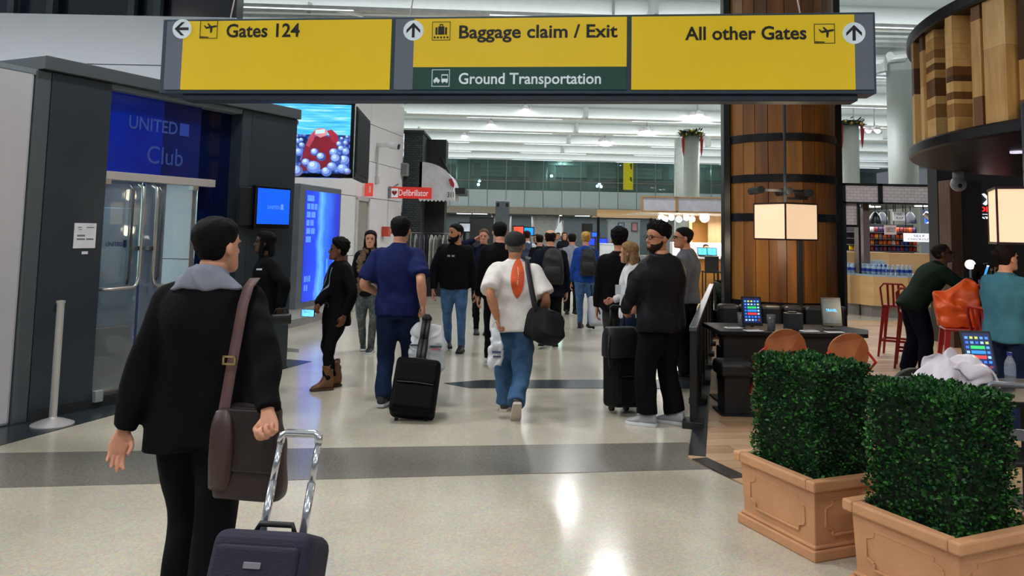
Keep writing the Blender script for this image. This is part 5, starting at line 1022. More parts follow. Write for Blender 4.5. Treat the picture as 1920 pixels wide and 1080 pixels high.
pt = at(1845, 705, 5.35); tablet(pt.x+.01, 5.38, .75, -.12, 'lit menu tablet on the front table behind the nearest hedge', 'menu', .35, .20, .30)
pbq = at(1880, 712, 5.3); wbt = thing('water_bottle', 'clear water bottle with blue cap on the front table', 'bottle', (pbq.x+.02, 5.25, .75)); MB().lathe([(.03, 0), (.033, .01), (.033, .14), (.029, .155), (.013, .19), (.013, .2)], 16).build('bottle_body', mat('bottle_clear', '#a9b0b8', .1, alpha=.45), wbt, True); MB().lathe([(.015, .195), (.015, .215), (0, .216)], 12).build('cap', mat('cap_blue', '#2a3a8a', .4), wbt); MB().lathe([(.034, .07), (.034, .12)], 16, cap=False).build('label_band', mat('label_pale', '#8890a0', .5), wbt, True)
glass_cup(at(1757, 690, 5.4).x, 5.45, .75, 'clear tumbler behind the white plastic bag on the front table', .13, .04)
bkc = thing('black_round_chair', 'black rounded chair back beyond the white plastic bag', 'chair', (at(1712, 690, 6.1).x, 6.1, 0), .2)
MB().rings([[(.21*math.cos(a), yo, .52+.20*math.sin(a)) for a in np.linspace(0, 2*math.pi, 26, endpoint=False)] for yo in (-.02, .02)]).build('backrest', M_black, bkc, bevel=.008); MB().lathe([(0, .43), (.2, .43), (.2, .46), (0, .462)], 24, (0, .24, 0)).build('seat', M_black, bkc, True)
for sx in (-1, 1):
    for yy in (.08, .40): MB().tube([(sx*.13, yy, .43), (sx*.2, yy+(.06 if yy > .2 else -.06), 0)], .013, 8).build('leg', M_black, bkc)
gc = thing('grey_frame_chair', 'grey metal framed chair at the lower right picture edge', 'chair', (at(1893, 720, 4.6).x-.01, 4.55, 0), -.3)
MB().tube([(-.17, 0, 0), (-.13, 0, .85), (-.11, 0, .88), (.13, 0, .88), (.15, 0, .85), (.19, 0, 0)], .016, 8).build('back_frame', mat('frame_grey', '#6d7076', .4, metal=.5), gc, True); MB().span((-.17, .02, .43), (.19, .4, .46)).build('seat', M_black, gc, bevel=.01); MB().span((-.14, -.005, .58), (.16, .012, .64)).build('back_rail', mat('frame_grey', '#6d7076', .4, metal=.5), gc)
for sx in (-.16, .18): MB().tube([(sx, .38, .43), (sx, .42, 0)], .014, 8).build('leg', mat('frame_grey', '#6d7076', .4, metal=.5), gc)
# ================================================================ DELI KIOSK ON THE RIGHT
def wall_tiles():
    if 'subway' in MC: return MC['subway']
    m = mat('subway', '#cfc9cb', .3, var=.05); nt = m.node_tree; b = nt.nodes['Principled BSDF']; tc = nt.nodes.new('ShaderNodeTexCoord'); cx = nt.nodes.new('ShaderNodeSeparateXYZ'); nt.links.new(tc.outputs['Object'], cx.inputs[0]); ad = nt.nodes.new('ShaderNodeMath'); nt.links.new(cx.outputs['X'], ad.inputs[0]); nt.links.new(cx.outputs['Y'], ad.inputs[1]); cb_ = nt.nodes.new('ShaderNodeCombineXYZ'); nt.links.new(ad.outputs[0], cb_.inputs[0]); nt.links.new(cx.outputs['Z'], cb_.inputs[1])
    t = nt.nodes.new('ShaderNodeTexBrick'); t.inputs['Scale'].default_value = 6; t.inputs['Brick Width'].default_value = .9; t.inputs['Row Height'].default_value = .42; t.inputs['Color1'].default_value = hexc('#cbc5c8')+(1,); t.inputs['Color2'].default_value = hexc('#d6d0d2')+(1,); t.inputs['Mortar'].default_value = hexc('#a39ca0')+(1,); t.inputs['Mortar Size'].default_value = .03; nt.links.new(cb_.outputs[0], t.inputs['Vector']); nt.links.new(t.outputs[0], b.inputs['Base Color']); b.inputs['Emission Strength'].default_value = .0; return m
KY = 17.7
dk_ = thing('deli_kiosk', 'tiled deli kiosk with black frame and wooden counter front', 'kiosk', (0, 0, 0)); X = lambda px, y=KY: at(px, 440, y).x; Z = lambda py, px=1680, y=KY: at(px, py, y).z
k0, k1, k2 = X(1578), X(1652), X(1830)
MB().span((k0, KY, Z(380)), (k1-.05, KY+.15, Z(349))).build('sign_band', wall_tiles(), dk_); MB().span((k1+.05, KY, Z(380)), (k2, KY+.15, Z(349))).build('sign_band', wall_tiles(), dk_)
MB().span((k0, KY-.02, Z(349)), (k2, KY+.2, Z(345))).span((k0, KY-.02, Z(383)), (k2, KY+.2, Z(380))).span((k1-.05, KY-.02, Z(383)), (k1+.05, KY+.2, Z(345))).span((k0, KY-.02, 0), (k0+.1, KY+.2, Z(345))).span((X(1609), KY-.02, 0), (X(1613), KY+.2, Z(383))).build('black_frame', mat('kiosk_black', '#0f1114', .4), dk_)
MB().span((k0, KY+.05, Z(423)), (X(1609), KY+.15, Z(383))).build('side_tiles', wall_tiles(), dk_)
MB().span((k0, KY+.1, Z(427)), (X(1609), KY+.2, Z(423))).build('shelf_edge', M_black, dk_)
MB().span((k0, KY, Z(382)+.02), (k2, KY+5, Z(382)+.08)).build('ceiling_panel', mat('kiosk_ceiling', '#4b5559', .5), dk_)
MB().span((k0, KY+4.6, 0), (k2+.3, KY+4.8, Z(382))).build('rear_wall', mat('kiosk_rear', '#8d8f84', .5), dk_)
for i, px in enumerate((1638, 1660, 1722, 1755, 1670, 1700)): MB().lathe([(.0, 0), (.14, 0), (.14, .02), (0, .02)], 14, (X(px)+.3*(i % 2), KY+1.2+.5*(i % 3), Z(382)+.0)).build('downlight', mat('downlight_white', '#ffffff', .3, emit=3), dk_)
l = bpy.data.lights.new('kiosk_lamp', 'AREA'); l.energy = 60; l.size = 2.2; l.shape = 'SQUARE'; o = bpy.data.objects.new('kiosk_lamp', l); col.objects.link(o); o.location = ((k0+k2)/2, KY+1.5, Z(382)-.1)
# curved wooden counter
def facet(name, pts, z0, z1, m, th=.1):
    for a, b in zip(pts[:-1], pts[1:]):
        d = (Vector(b)-Vector(a)); n_ = Vector((-d.y, d.x)).normalized()*th; MB().prism([a, b, (b[0]+n_.x, b[1]+n_.y), (a[0]+n_.x, a[1]+n_.y)], z0, z1).build(name, m, dk_)
fp_ = [(X(1570, 18.2), 18.2), (X(1628, 17.5), 17.3), (X(1700, 17), 17.0), (X(1770, 17), 17.3)]
mw = wood('counter_oak', '#c59a62', '#d6ae78', .45, (.3, .3, 1), 3, bump=.02); facet('counter_panel', fp_, .24, .86, mw); facet('plinth', [(x, y+.12) for x, y in fp_], 0, .24, mat('plinth_steel', '#8d8984', .4, metal=.4))
MB().prism(fp_+[(X(1770), 18.3), (X(1570), 18.9)], .86, .90).build('counter_top', mat('counter_ice', '#9fb4c4', .25), dk_)
MB().span((X(1605), 18.3, .9), (X(1690), 18.6, 1.36)).build('cabinet_panel', mw, dk_); MB().span((X(1691), 18.35, .9), (X(1790), 18.6, 1.35)).build('cabinet_panel', wood('cabinet_tan', '#b98c5c', '#c99c6a', .5, (.3, .3, 1), 3, bump=.02), dk_)
R_ = random.Random(8); i = 0
proto = thing('water_bottle', 'blue labelled water bottle in the crowded tray on the deli counter', 'bottle', (0, 0, 0), 0, 'water bottles on the deli counter'); MB().lathe([(.032, 0), (.034, .08), (.034, .15), (.013, .19), (.013, .205)], 8).build('bottle_body', mat('water_clear', '#a9c4d6', .15, alpha=.75), proto, True); MB().lathe([(.036, .06), (.036, .12)], 8, cap=False).build('label_band', mat('label_blue', '#1f3f9a', .4), proto); MB().lathe([(.016, .2), (.016, .22), (0, .221)], 8).build('cap', mat('cap_pale', '#b8cbe0', .4), proto)
first = True
for row in range(3):
    for k in range(22):
        u = (k+.5)/22*3; s_ = int(u); a, b = Vector(fp_[s_]), Vector(fp_[s_+1]); p = a.lerp(b, u-s_); n_ = Vector((-(b-a).y, (b-a).x)).normalized()
        if s_ == 2 and u-s_ > .25: continue
        c_ = proto if first else copy_tree(proto); first = False; c_['label'] = ('front', 'middle', 'back')[row]+' row blue labelled water bottle on the deli counter tray'; c_.location = (p.x+n_.x*(.12+.1*row), p.y+n_.y*(.12+.1*row), .901)
sh_ = thing('bottle_shelf', 'wall shelf of blue bottles on the deli cabinet', 'shelf', (X(1618), 18.28, .97)); MB().span((0, -.14, -.03), (X(1680)-X(1618), 0, 0)).build('board', mat('shelf_steel', '#8f96a0', .4), sh_)
for k in range(13): c_ = copy_tree(proto); c_.location = (X(1620)+.055+k*.052*((X(1678)-X(1620))/.68), 18.20, .971); c_['label'] = 'blue labelled bottle standing on the small cabinet shelf of the deli'; c_['group'] = 'bottles on the cabinet shelf'
def kiosk_sign(name, label, p0, p1, Y, s_, hx='#d8d6da', ink='#3a3c44', em=.15):
    a, b = at(p0[0], p0[1], Y), at(p1[0], p1[1], Y); t = thing(name, label, 'sign', (0, 0, 0)); MB().span((a.x, Y, b.z), (b.x, Y+.03, a.z)).build('plate', mat('plate_'+hx, hx, .5, emit=em), t); w_, h_ = b.x-a.x, a.z-b.z; n = len(s_)
    for i, q_ in enumerate(s_): zc = b.z+h_*(1-(i+.5)/n*.8-.1); text(t, q_, a.x+w_*(.5-.38*min(1, len(q_)/8)), a.x+w_*(.5+.38*min(1, len(q_)/8)), zc-h_*.26/n, zc+h_*.26/n, mat('ink_'+ink, ink, .5), y=Y-.004, bold=.015)
    MB().tube([(a.x+.05, Y+.015, a.z), (a.x+.05, Y+.015, Z(383))], .01, 6).tube([(b.x-.05, Y+.015, a.z), (b.x-.05, Y+.015, Z(383))], .01, 6).build('hanger', M_black, t)
kiosk_sign('hanging_sign', 'white square hanging sign with two words in the deli kiosk', (1675, 397), (1698, 414), 18.0, ['FOOD', 'PICKUP'])
kiosk_sign('hanging_sign', 'pinkish hanging checkout sign lower left in the deli kiosk', (1659, 422), (1681, 440), 18.05, ['CHECKOUT'], '#c9b0ac')
kiosk_sign('self_checkout_sign', 'bright white self checkout sign before the snack display', (1695, 437), (1752, 454), 17.4, ['SELF', 'CHECKOUT'], '#eef0ff', '#8f93a8', .7)
# snack packs display
R_ = random.Random(17); sd = thing('snack_rack', 'dark display rack behind the self checkout sign', 'rack', (X(1650), 19.25, 0)); sw = X(1790)-X(1650); MB().span((0, .25, 0), (sw, .35, 2.02)).build('back_panel', mat('rack_dark', '#1d1c22', .5), sd)
for k in range(4): MB().span((0, 0, 1.36+k*.15), (sw, .25, 1.375+k*.15)).build('shelf_board', mat('rack_steel', '#494a52', .4), sd)
hxs = ('#c04a1c', '#8e2a20', '#d07a2a', '#2c3a7a', '#6a6c70', '#a9501e', '#3c2a50', '#b8b0a8', '#7a2432')
for k in range(4):
    for j in range(16):
        if k > 0 and j < (2, 3, 4, 5)[k]: continue
        hx = ('#d8b41c' if j < 4 else R_.choice(hxs)) if k == 0 else R_.choice(hxs); t = thing('snack_pack', {'#c04a1c': 'orange', '#8e2a20': 'dark red', '#d07a2a': 'light orange', '#2c3a7a': 'navy', '#6a6c70': 'grey', '#a9501e': 'rust', '#3c2a50': 'purple', '#b8b0a8': 'pale', '#7a2432': 'crimson', '#d8b41c': 'yellow'}[hx]+' snack pack on the '+('lowest', 'second', 'third', 'top')[k]+' rack shelf behind the self checkout sign', 'snack pack', (X(1650)+(j+.5)*sw/16, 19.35, 1.376+k*.15), R_.uniform(-.3, .3), 'snack packs on the rack')
        v_ = MB().rings([[(.045*c0*math.cos(a), .025*c1*math.sin(a), z_) for a in np.linspace(0, 6.283, 8, endpoint=False)] for z_, c0, c1 in ((0, 1, .2), (.03, 1.05, 1), (.09, 1.05, 1), (.125, 1, .15))]); v_.build('packet', mat('snack_'+hx, hx, .35, var=.4, scale=25), t, True)
for px, Yk, s_, lb_ in ((1641, 18.1, 1, 'dark bell shaped pendant lamp at the left of the deli kiosk'), (1654, 19.0, 1, 'dark bell pendant lamp second from left in the deli kiosk'), (1707, 18.8, 1, 'dark bell pendant lamp above the self checkout sign')):
    pp = at(px, 411, Yk); t = thing('bell_pendant', lb_, 'lamp', (pp.x, Yk, pp.z-.1), 0, 'bell pendants in the deli'); MB().lathe([(.14, 0), (.135, .06), (.11, .16), (.05, .25), (.02, .27)], 18, cap=False).build('shade', mat('pendant_navy', '#161d2a', .3), t, True); MB().tube([(0, 0, .26), (0, 0, max(.3, Z(383)-pp.z+.1))], .012, 6).build('cord', M_black, t); MB().ball((0, 0, .05), .05, 10, 8).build('bulb', mat('pendant_bulb', '#ffe6c8', .4, emit=3), t, True)
bs = thing('blue_sign_board', 'blue and white lit board at the right rear of the deli kiosk', 'sign', (0, 0, 0)); a, b = at(1735, 395, 19.5), at(1790, 420, 19.5); MB().span((a.x, 19.5, b.z), (b.x, 19.55, a.z)).build('panel', mat('board_blue', '#2a5fd0', .4, emit=.6), bs); MB().prismY([(a.x, b.z), (b.x, b.z), (b.x, b.z+.16), (a.x+.3, b.z+.2)], 19.49, 19.5).build('white_stripe', mat('board_white', '#e8eef8', .4, emit=.7), bs)
sp_ = at(1738, 408, 18.2); sl = thing('track_spotlight', 'silver track spotlight hanging in the deli kiosk', 'lamp', (sp_.x, 18.2, sp_.z)); MB().tube([(-.05, .0, .1), (.10, -.05, -.03)], [.06, .1], 14).build('head', M_steel, sl, 'auto'); MB().tube([(-.06, 0, .1), (-.1, 0, .35)], .015, 6).build('arm', M_black, sl)
bp2 = MB().span((0, 0, 0), (.14, .14, Z(383))).build('trim_pole', mat('pole_mosaic', '#6a5c5a', .5, var=.5, scale=50), None, loc=(X(1619, 17.9), 17.9, 0)); struct(bp2)
# ================================================================ SLATTED KIOSK IN THE MIDDLE DISTANCE
MY = 20.0; X2 = lambda px, y=MY: at(px, 440, y).x; Z2 = lambda py, px=1280, y=MY: at(px, py, y).z
mk = thing('canopy_kiosk', 'kiosk with white panelled canopy edged in pale wood', 'kiosk', (0, 0, 0))
c0, c1, c2 = X2(1205), X2(1268), X2(1440)
MB().span((c0, MY, Z2(396)), (c1-.02, MY+.1, Z2(371))).build('canopy_panel', mat('canopy_white', '#c2c6d2', .5), mk); MB().span((c1+.02, MY, Z2(396)), (c2, MY+.1, Z2(371))).build('canopy_panel', mat('canopy_white', '#c2c6d2', .5), mk)
wk = wood('kiosk_oak', '#a97e4a', '#c69a64', .45, (1, 1, .2), 4, bump=.02)
MB().span((c0, MY-.03, Z2(398)), (c2, MY+.12, Z2(396))).span((c0, MY-.03, Z2(371)), (c2, MY+.12, Z2(369))).span((c1-.02, MY-.03, Z2(398)), (c1+.03, MY+.12, Z2(369))).span((c0-.03, MY-.03, Z2(398)), (c0, MY+.12, Z2(369))).build('wood_trim', wk, mk)
MB().span((c0, MY, Z2(399)), (c2, MY+4, Z2(398))).build('ceiling_panel', mat('kiosk_soffit', '#c9bda8', .5), mk)
MB().span((X2(1297, 23.5), 23.5, 0), (X2(1328, 23.5), 23.6, Z2(399))).build('rear_panel', mat('rear_amber', '#b87f36', .5), mk); MB().span((X2(1328, 23), 23.0, 0), (X2(1470, 23), 23.1, Z2(399))).build('rear_boards', wood('rear_oak', '#b08a60', '#c9a57a', .5, (1, 1, .1), 6, bump=.02), mk)
MB().span((X2(1292, 22.5), 22.4, 0), (X2(1296, 22.5), 22.5, Z2(399))).build('post', wk, mk)
for i, px in enumerate((1240, 1247, 1259, 1273, 1287, 1298, 1321)):
    pp = at(px, 408+(i % 2)*3, 21+(i % 3)*.6); sl = MB().ball((pp.x, pp.y, pp.z), .085 if i != 6 else .13, 10, 8).build('track_lamp', mat('track_glow', '#fff4f4', .4, emit=5), mk, True)
l = bpy.data.lights.new('kiosk_lamp', 'AREA'); l.energy = 130; l.size = 2.5; l.shape = 'SQUARE'; l.color = (1, .93, .85); o = bpy.data.objects.new('kiosk_lamp', l); col.objects.link(o); o.location = ((c1+c2)/2, 21.4, Z2(399)-.15)
MB().span((X2(1290), 20.9, 0), (c2, 21.5, 1.06)).build('counter', wood('counter_amber', '#a8702c', '#c48a42', .45, (.3, .3, 1), 3, bump=.02), mk); MB().span((X2(1288), 20.85, 1.06), (c2, 21.55, 1.1)).build('counter_top', mat('counter_white', '#c9ccd4', .3), mk)
MB().span((X2(1296), 22.3, 1.1), (c2, 22.7, 1.46)).build('display_case', mat('case_white', '#cdd6de', .3), mk)
for px, lb_ in ((1318, 'lit tablet left on the amber kiosk counter'), (1336, 'lit tablet right on the amber kiosk counter')): tablet(X2(px, 20.95), 20.98, 1.1, 0, lb_, 'blue', .3, .26, .22)
for px, lb_ in ((1334, 'left dark bar chair before the amber kiosk counter'), (1364, 'right dark bar chair before the amber kiosk counter')):
    t = thing('bar_chair', lb_, 'chair', (X2(px, 20.4), 20.4, 0), 0, 'dark bar chairs at the kiosk'); MB().span((-.18, -.02, .72), (.18, .36, .77)).build('seat', M_black, t, bevel=.01); MB().span((-.18, -.04, .77), (.18, .0, 1.15)).build('backrest', M_black, t, bevel=.02)
    for sx in (-.15, .15):
        for yy in (.0, .33): MB().span((sx-.015, yy-.015, 0), (sx+.015, yy+.015, .72)).build('leg', M_black, t)
# wide wooden fascia further left
wf2 = thing('wood_fascia', 'pale wooden fascia board hung beyond the white canopy kiosk', 'fascia', (0, 0, 0)); a, b = at(1120, 393, 27), at(1235, 408, 27); MB().span((a.x, 27, b.z), (b.x+2, 27.2, a.z)).build('board', wood('fascia_oak', '#b08f5e', '#cdb083', .5, (.1, 1, 1), 4, bump=.02), wf2); MB().span((a.x, 27.2, b.z), (b.x+2, 29, b.z+.03)).build('soffit_board', wk, wf2)
MB().tube([(a.x+.2, 28.5, b.z), (a.x+.2, 28.5, 0)], .05, 8).build('post', M_black, wf2); MB().tube([(b.x, 28.5, b.z), (b.x, 28.5, 0)], .05, 8).build('post', M_black, wf2)
# ================================================================ THINGS UNDER THE FAR GALLERY
def far_screen(label, p0, p1, Y, hx, em=.9, name='display_screen'):
    a, b = at(p0[0], p0[1], Y), at(p1[0], p1[1], Y); t = thing(name, label, 'screen', (0, Y, 0)); MB().span((a.x-.04, .02, b.z-.04), (b.x+.04, .12, a.z+.04)).build('housing', M_black, t); MB().span((a.x, 0, b.z), (b.x, .02, a.z)).build('screen', mat('far_'+hx, hx, .3, var=.35, scale=3, emit=em), t); MB().tube([((a.x+b.x)/2, .07, b.z), ((a.x+b.x)/2, .07, 0)], .05, 8).build('post', M_black, t)
far_screen('tall cyan screen beside the shop under the awning', (806, 377), (815, 401), 24, '#12c8ee', 1.0); far_screen('tall deep blue screen below the cyan one by the shop', (804, 404), (814, 436), 23.9, '#1440e0', .9)
far_screen('small pale cyan screen right of the tall blue screen', (815, 411), (826, 422), 30, '#3fb4ee', .9); far_screen('blue information screen above the crowd, left of the white column', (983, 427), (1000, 441), 34, '#1f86f0', 1.0); far_screen('bright red and white screen above the crowd', (963, 425), (981, 440), 33, '#d84a3a', .9)
far_screen('blue screen behind the blonde traveller', (1110, 436), (1124, 444), 40, '#1c50d8', .8); far_screen('wide blue lit backdrop far behind the blonde traveller', (1098, 447), (1150, 460), 46.5, '#1536c8', .6); far_screen('small black screen hung under the far gallery', (1092, 420), (1110, 433), 45, '#0a0a0c', 0)
far_screen('white lit notice panel left of the bearded man', (862, 419), (881, 434), 26, '#c4ccd8', .4)
mc = thing('metal_pillar', 'brushed metal service pillar above the crowd', 'pillar', (at(942, 400, 30).x, 30, 0)); MB().span((-.26, -.2, 0), (.26, .2, at(942, 377, 30).z)).build('shaft', mat('pillar_metal', '#6f7980', .35, metal=.6), mc, bevel=.03)
for s_ in (-1, 1): MB().span((s_*.17-.05, -.21, at(942, 388, 30).z), (s_*.17+.05, -.2, at(942, 381, 30).z)).build('vent', M_black, mc)
gl = at(801, 400, 22.2); gp = thing('globe_pendant', 'small white glowing globe pendant beside the brick pillar', 'lamp', (gl.x, 22.2, gl.z)); MB().ball((0, 0, 0), .09, 14, 10).build('globe', mat('globe_white', '#fff4e4', .4, emit=4), gp, True); MB().tube([(0, 0, .09), (0, 0, .6), (-.05, .82, .6)], .008, 6).build('cord', M_black, gp)
sf = MB().span((at(795, 400, 23).x, 23, 0), (at(795, 400, 23).x+.25, 27, 3)).build('trim_shopside', mat('shop_black', '#0c0f13', .4)); struct(sf)
# clothing rails outside the shop beside the bearded man
R_ = random.Random(21)
rk = thing('clothes_rail', 'clothes rail hung with garments outside the shop under the awning', 'rail', (at(800, 470, 17.5).x, 17.5, 0)); MB().tube([(-.35, 0, 0), (-.35, 0, 1.6), (.55, 0, 1.6), (.55, 0, 0)], .02, 8).build('frame', M_steel, rk)
for k in range(9):
    hx = R_.choice(('#5a5e58', '#8d9088', '#2c2f36', '#6a5a70', '#a8a49c', '#3e5048', '#1c1f24')); x = -.24+k*.085; t = thing('hanging_garment', {'#5a5e58': 'olive grey', '#8d9088': 'pale grey', '#2c2f36': 'slate', '#6a5a70': 'mauve', '#a8a49c': 'cream', '#3e5048': 'dark green', '#1c1f24': 'black'}[hx]+' garment hanging on the clothes rail by the shop', 'garment', (rk.location.x+x, 17.5, .7), R_.uniform(-.3, .3), 'garments on the clothes rail'); v, f = sweep([(0, 0, 0), (0, 0, .3), (0, 0, .75), (0, 0, .86)], [(.02, .22), (.02, .2), (.018, .17), (.008, .04)], n=12, k=2); v = fold(v, .012, 6, k); obj('cloth', mesh_of('cloth', v, f), mat('garment_'+hx, hx, .8, var=.4, scale=20), t, True)
# gate counters and little items under the gallery
for px0, px1, Y, zt_, hx, lb_ in ((1125, 1180, 40, 1.1, '#b3bac0', 'pale check-in counter far behind the travellers'), (1030, 1075, 48, 1.1, '#9aa2a6', 'grey counter far below the gallery'), (880, 925, 46, 2.4, '#0d1014', 'dark shop booth under the gallery left of the metal pillar'), (1140, 1200, 46, 2.4, '#5c6467', 'grey shop partition under the gallery right of the column')):
    a, b = at(px0, 440, Y), at(px1, 440, Y); t = thing('far_counter', lb_, 'counter', (a.x, Y, 0)); MB().span((0, 0, 0), (b.x-a.x, .6, zt_)).build('body', mat('fc_'+hx, hx, .5), t, bevel=.02); MB().span((-.03, -.03, zt_), (b.x-a.x+.03, .63, zt_+.05)).build('top', mat('fct_'+hx, hx, .4), t)
for px, lb_ in ((1165, 'left framed picture on the grey partition'), (1190, 'right framed picture on the grey partition')):
    a, b = at(px-6, 417, 45.9), at(px+6, 434, 45.9); t = thing('framed_picture', lb_, 'picture', (0, 45.9, 0)); MB().span((a.x, 0, b.z), (b.x, .08, a.z)).build('frame', M_black, t); MB().span((a.x+.05, -.01, b.z+.05), (b.x-.05, 0, a.z-.05)).build('print', mat('pic_'+str(px), '#6a4848' if px > 1170 else '#4a5a6a', .5, var=.5), t)
fg = at(1035, 452, 42); fl2 = thing('sail_flag', 'white sail shaped promotional flag in the distance', 'flag', (at(1038, 452, 42).x, 42, 0)); p1_, p2_ = at(1036, 440, 42), at(1053, 413, 42); dx = fl2.location.x; MB().prismY([(p1_.x-dx, p1_.z), (p2_.x-dx, p2_.z), (p2_.x-dx+.1, at(1053, 442, 42).z)], -.01, .01).build('cloth', mat('flag_white', '#aab6ba', .6), fl2); MB().tube([(p2_.x-dx+.08, 0, 0), (p2_.x-dx+.08, 0, p2_.z)], .03, 6).build('pole', M_steel, fl2)
# ================================================================ PEOPLE AND WHAT THEY CARRY
def lf(loc, th, h, P_):
    'world point -> person-local fractions of height'
    c, s = math.cos(th), math.sin(th); x, y = P_[0]-loc[0], P_[1]-loc[1]; return ((c*x+s*y)/h, (-s*x+c*y)/h, P_[2]/h)
D = math.radians
J = lambda n, hx, r=.85, b=.25, bs=120, v=.12: mat(n, hx, r, var=v, bump=b, bscale=bs, scale=12, spec=.12)
m_black = J('cloth_black', '#08080b'); m_black2 = J('cloth_black_soft', '#0c0c10'); m_navy = J('cloth_navy', '#10142c'); m_jean = J('denim_blue', '#3c5a7c', .85, .4, 200, .25); m_jeand = J('denim_dark', '#15223e', .85, .4, 200, .2); m_jeanl = J('denim_light', '#4a6c94', .85, .4, 200, .3)
def swingfeet(l, r, w=.05): return ((-w, l, .045+max(0, -l)*.25), (w, r, .045+max(0, -r)*.25))
def on_back(p, pts, y_, name, m):
    'flat print on the back: pts in (x, z) metres, laid on the shirt by ray casting'
    tp = [c for c in p['obj'].children if c.name.split('.')[0] in ('t_shirt', 'jacket', 'polo_shirt', 'sweatshirt')][0]; bpy.context.view_layer.update(); V = []
    from mathutils.bvhtree import BVHTree
    me = tp.data; bvh = BVHTree.FromPolygons([v.co for v in me.vertices], [tuple(q.vertices) for q in me.polygons])
    hit = lambda x, z: (bvh.ray_cast(Vector((x, y_*3, z)), Vector((0, -y_, 0)).normalized())[0] or Vector((x, 0, z)))+Vector((0, y_/abs(y_)*.004, 0))
    n = 24; rows = []
    zs_ = [q[1] for q in pts]; z0, z1 = min(zs_), max(zs_)
    for i in range(n+1):
        z_ = z0+(z1-z0)*i/n; xs_ = []
        for a, b in zip(pts, pts[1:]+pts[:1]):
            if (a[1]-z_)*(b[1]-z_) <= 0 and a[1] != b[1]: xs_.append(a[0]+(b[0]-a[0])*(z_-a[1])/(b[1]-a[1]))
        if len(xs_) < 2: xs_ = [sum(q[0] for q in pts)/len(pts)]*2
        lo, hi = min(xs_), max(xs_); rows.append([hit(lo+(hi-lo)*k/5, z_) for k in range(6)])
    m_ = MB(); m_.add([q for r in rows for q in r], [(i*6+k, i*6+k+1, (i+1)*6+k+1, (i+1)*6+k) for i in range(n) for k in range(5)]); return m_.build(name, m, p['obj'], True)
# --- 1 foreground man
L1 = at(383, 700, 3.5); h1 = 1.71; t1 = D(-4); g1 = (L1.x, L1.y)
p1 = person('man in black jacket with grey collar wheeling a purple suitcase, seen from behind', g1, t1, h1, 1.02, 'light',
    top=dict(mat=m_black, hem=-.075, loose=1.20, fold=.022, flare=1.14), bottom=dict(mat=J('trouser_black', '#0a0b10'), fit='straight'), hair=('quiff', '#0d0b0b'),
    feet=((-.045, .02, .045), (.05, -.08, .05)), wrists=(lf(g1, t1, h1, at(233, 803, 3.42)), lf(g1, t1, h1, at(508, 808, 3.13))), elbow=((-1, -.7, 0), (1, -.2, 0)), hands=('relaxed', 'grip'), palm=((.5, -.8, -.2), (.2, -.8, -.5)),
    lean=3, head=(-22, 4, 0), voxel=.012)
v, f = sweep([p1['nb']+np.array((0, -.035, -.03)), p1['nb']+np.array((0, -.03, .005)), p1['nb']+np.array((0, -.012, .035)), p1['nb']+np.array((0, 0, .06))], np.array([(.17, .085), (.125, .10), (.082, .088), (.07, .078)]), n=28, sq=2.2); v, f = remesh(v, f, .010, 2); v = fold(v, .014, 14, 3)
obj('collar_hood', mesh_of('collar', v, f), J('hood_grey', '#7e828f', .8), p1['obj'], True, label='grey hood lying over the collar')
# messenger bag
mb_ = thing('messenger_bag', 'brown leather messenger bag hanging at the foreground man hip', 'bag', at(472, 842, 3.28), D(-8))
M_lea = mat('leather_brown', '#26161a', .45, var=.2, bump=.1, bscale=90); M_strap = mat('strap_brown', '#56393a', .6, var=.15, bump=.2, bscale=150)
def wq(px, py, Y): q_ = at(px, py, Y)-mb_.location; c, s = math.cos(-mb_.rotation_euler.z), math.sin(-mb_.rotation_euler.z); return (c*q_.x-s*q_.y, s*q_.x+c*q_.y, q_.z)
v, f = sweep([(.0, 0, -.18), (0, 0, -.165), (0, 0, 0), (0, .0, .14), (0, 0, .17)], [(.12, .05), (.138, .062), (.134, .058), (.118, .045), (.10, .03)], n=28, sq=5); v, f = remesh(v, f, .01, 1); v = fold(v, .01, 9, 1); obj('bag_body', mesh_of('bag', v, f), M_lea, mb_, True)
MB().add([(-.12, -.052, .165), (.12, -.052, .165), (.125, -.075, -.07), (-.125, -.075, -.07), (-.12, -.035, .165), (.12, -.035, .165), (.125, -.06, -.07), (-.125, -.06, -.07)], [(3, 2, 1, 0), (4, 5, 6, 7), (0, 1, 5, 4), (1, 2, 6, 5), (2, 3, 7, 6), (3, 0, 4, 7)]).build('flap', mat('leather_dark', '#1e1212', .45, var=.2), mb_, bevel=.01)
def ribbon(pts, wd, th, nrm_, name, m, par):
    pts = [Vector(p) for p in pts]; V = []
    for i, p in enumerate(pts):
        t = (pts[min(i+1, len(pts)-1)]-pts[max(i-1, 0)]).normalized(); n_ = Vector(nrm_[i] if isinstance(nrm_[0], (tuple, list)) else nrm_).normalized(); s_ = t.cross(n_).normalized()*wd/2; n_ = s_.cross(t).normalized()*th/2
        V.append([p+s_+n_, p-s_+n_, p-s_-n_, p+s_-n_])
    return MB().rings(V).build(name, m, par, True)
ribbon([wq(478, 522, 3.52), wq(466, 538, 3.42), wq(456, 570, 3.36), wq(445, 630, 3.32), wq(432, 700, 3.29), wq(420, 770, 3.25), wq(418, 800, 3.25)], .045, .005, [(0, -.3, 1), (0, -.7, .6), (0, -1, .2), (0, -1, 0), (0, -1, 0), (0, -1, 0), (0, -1, 0)], 'strap', M_strap, mb_)
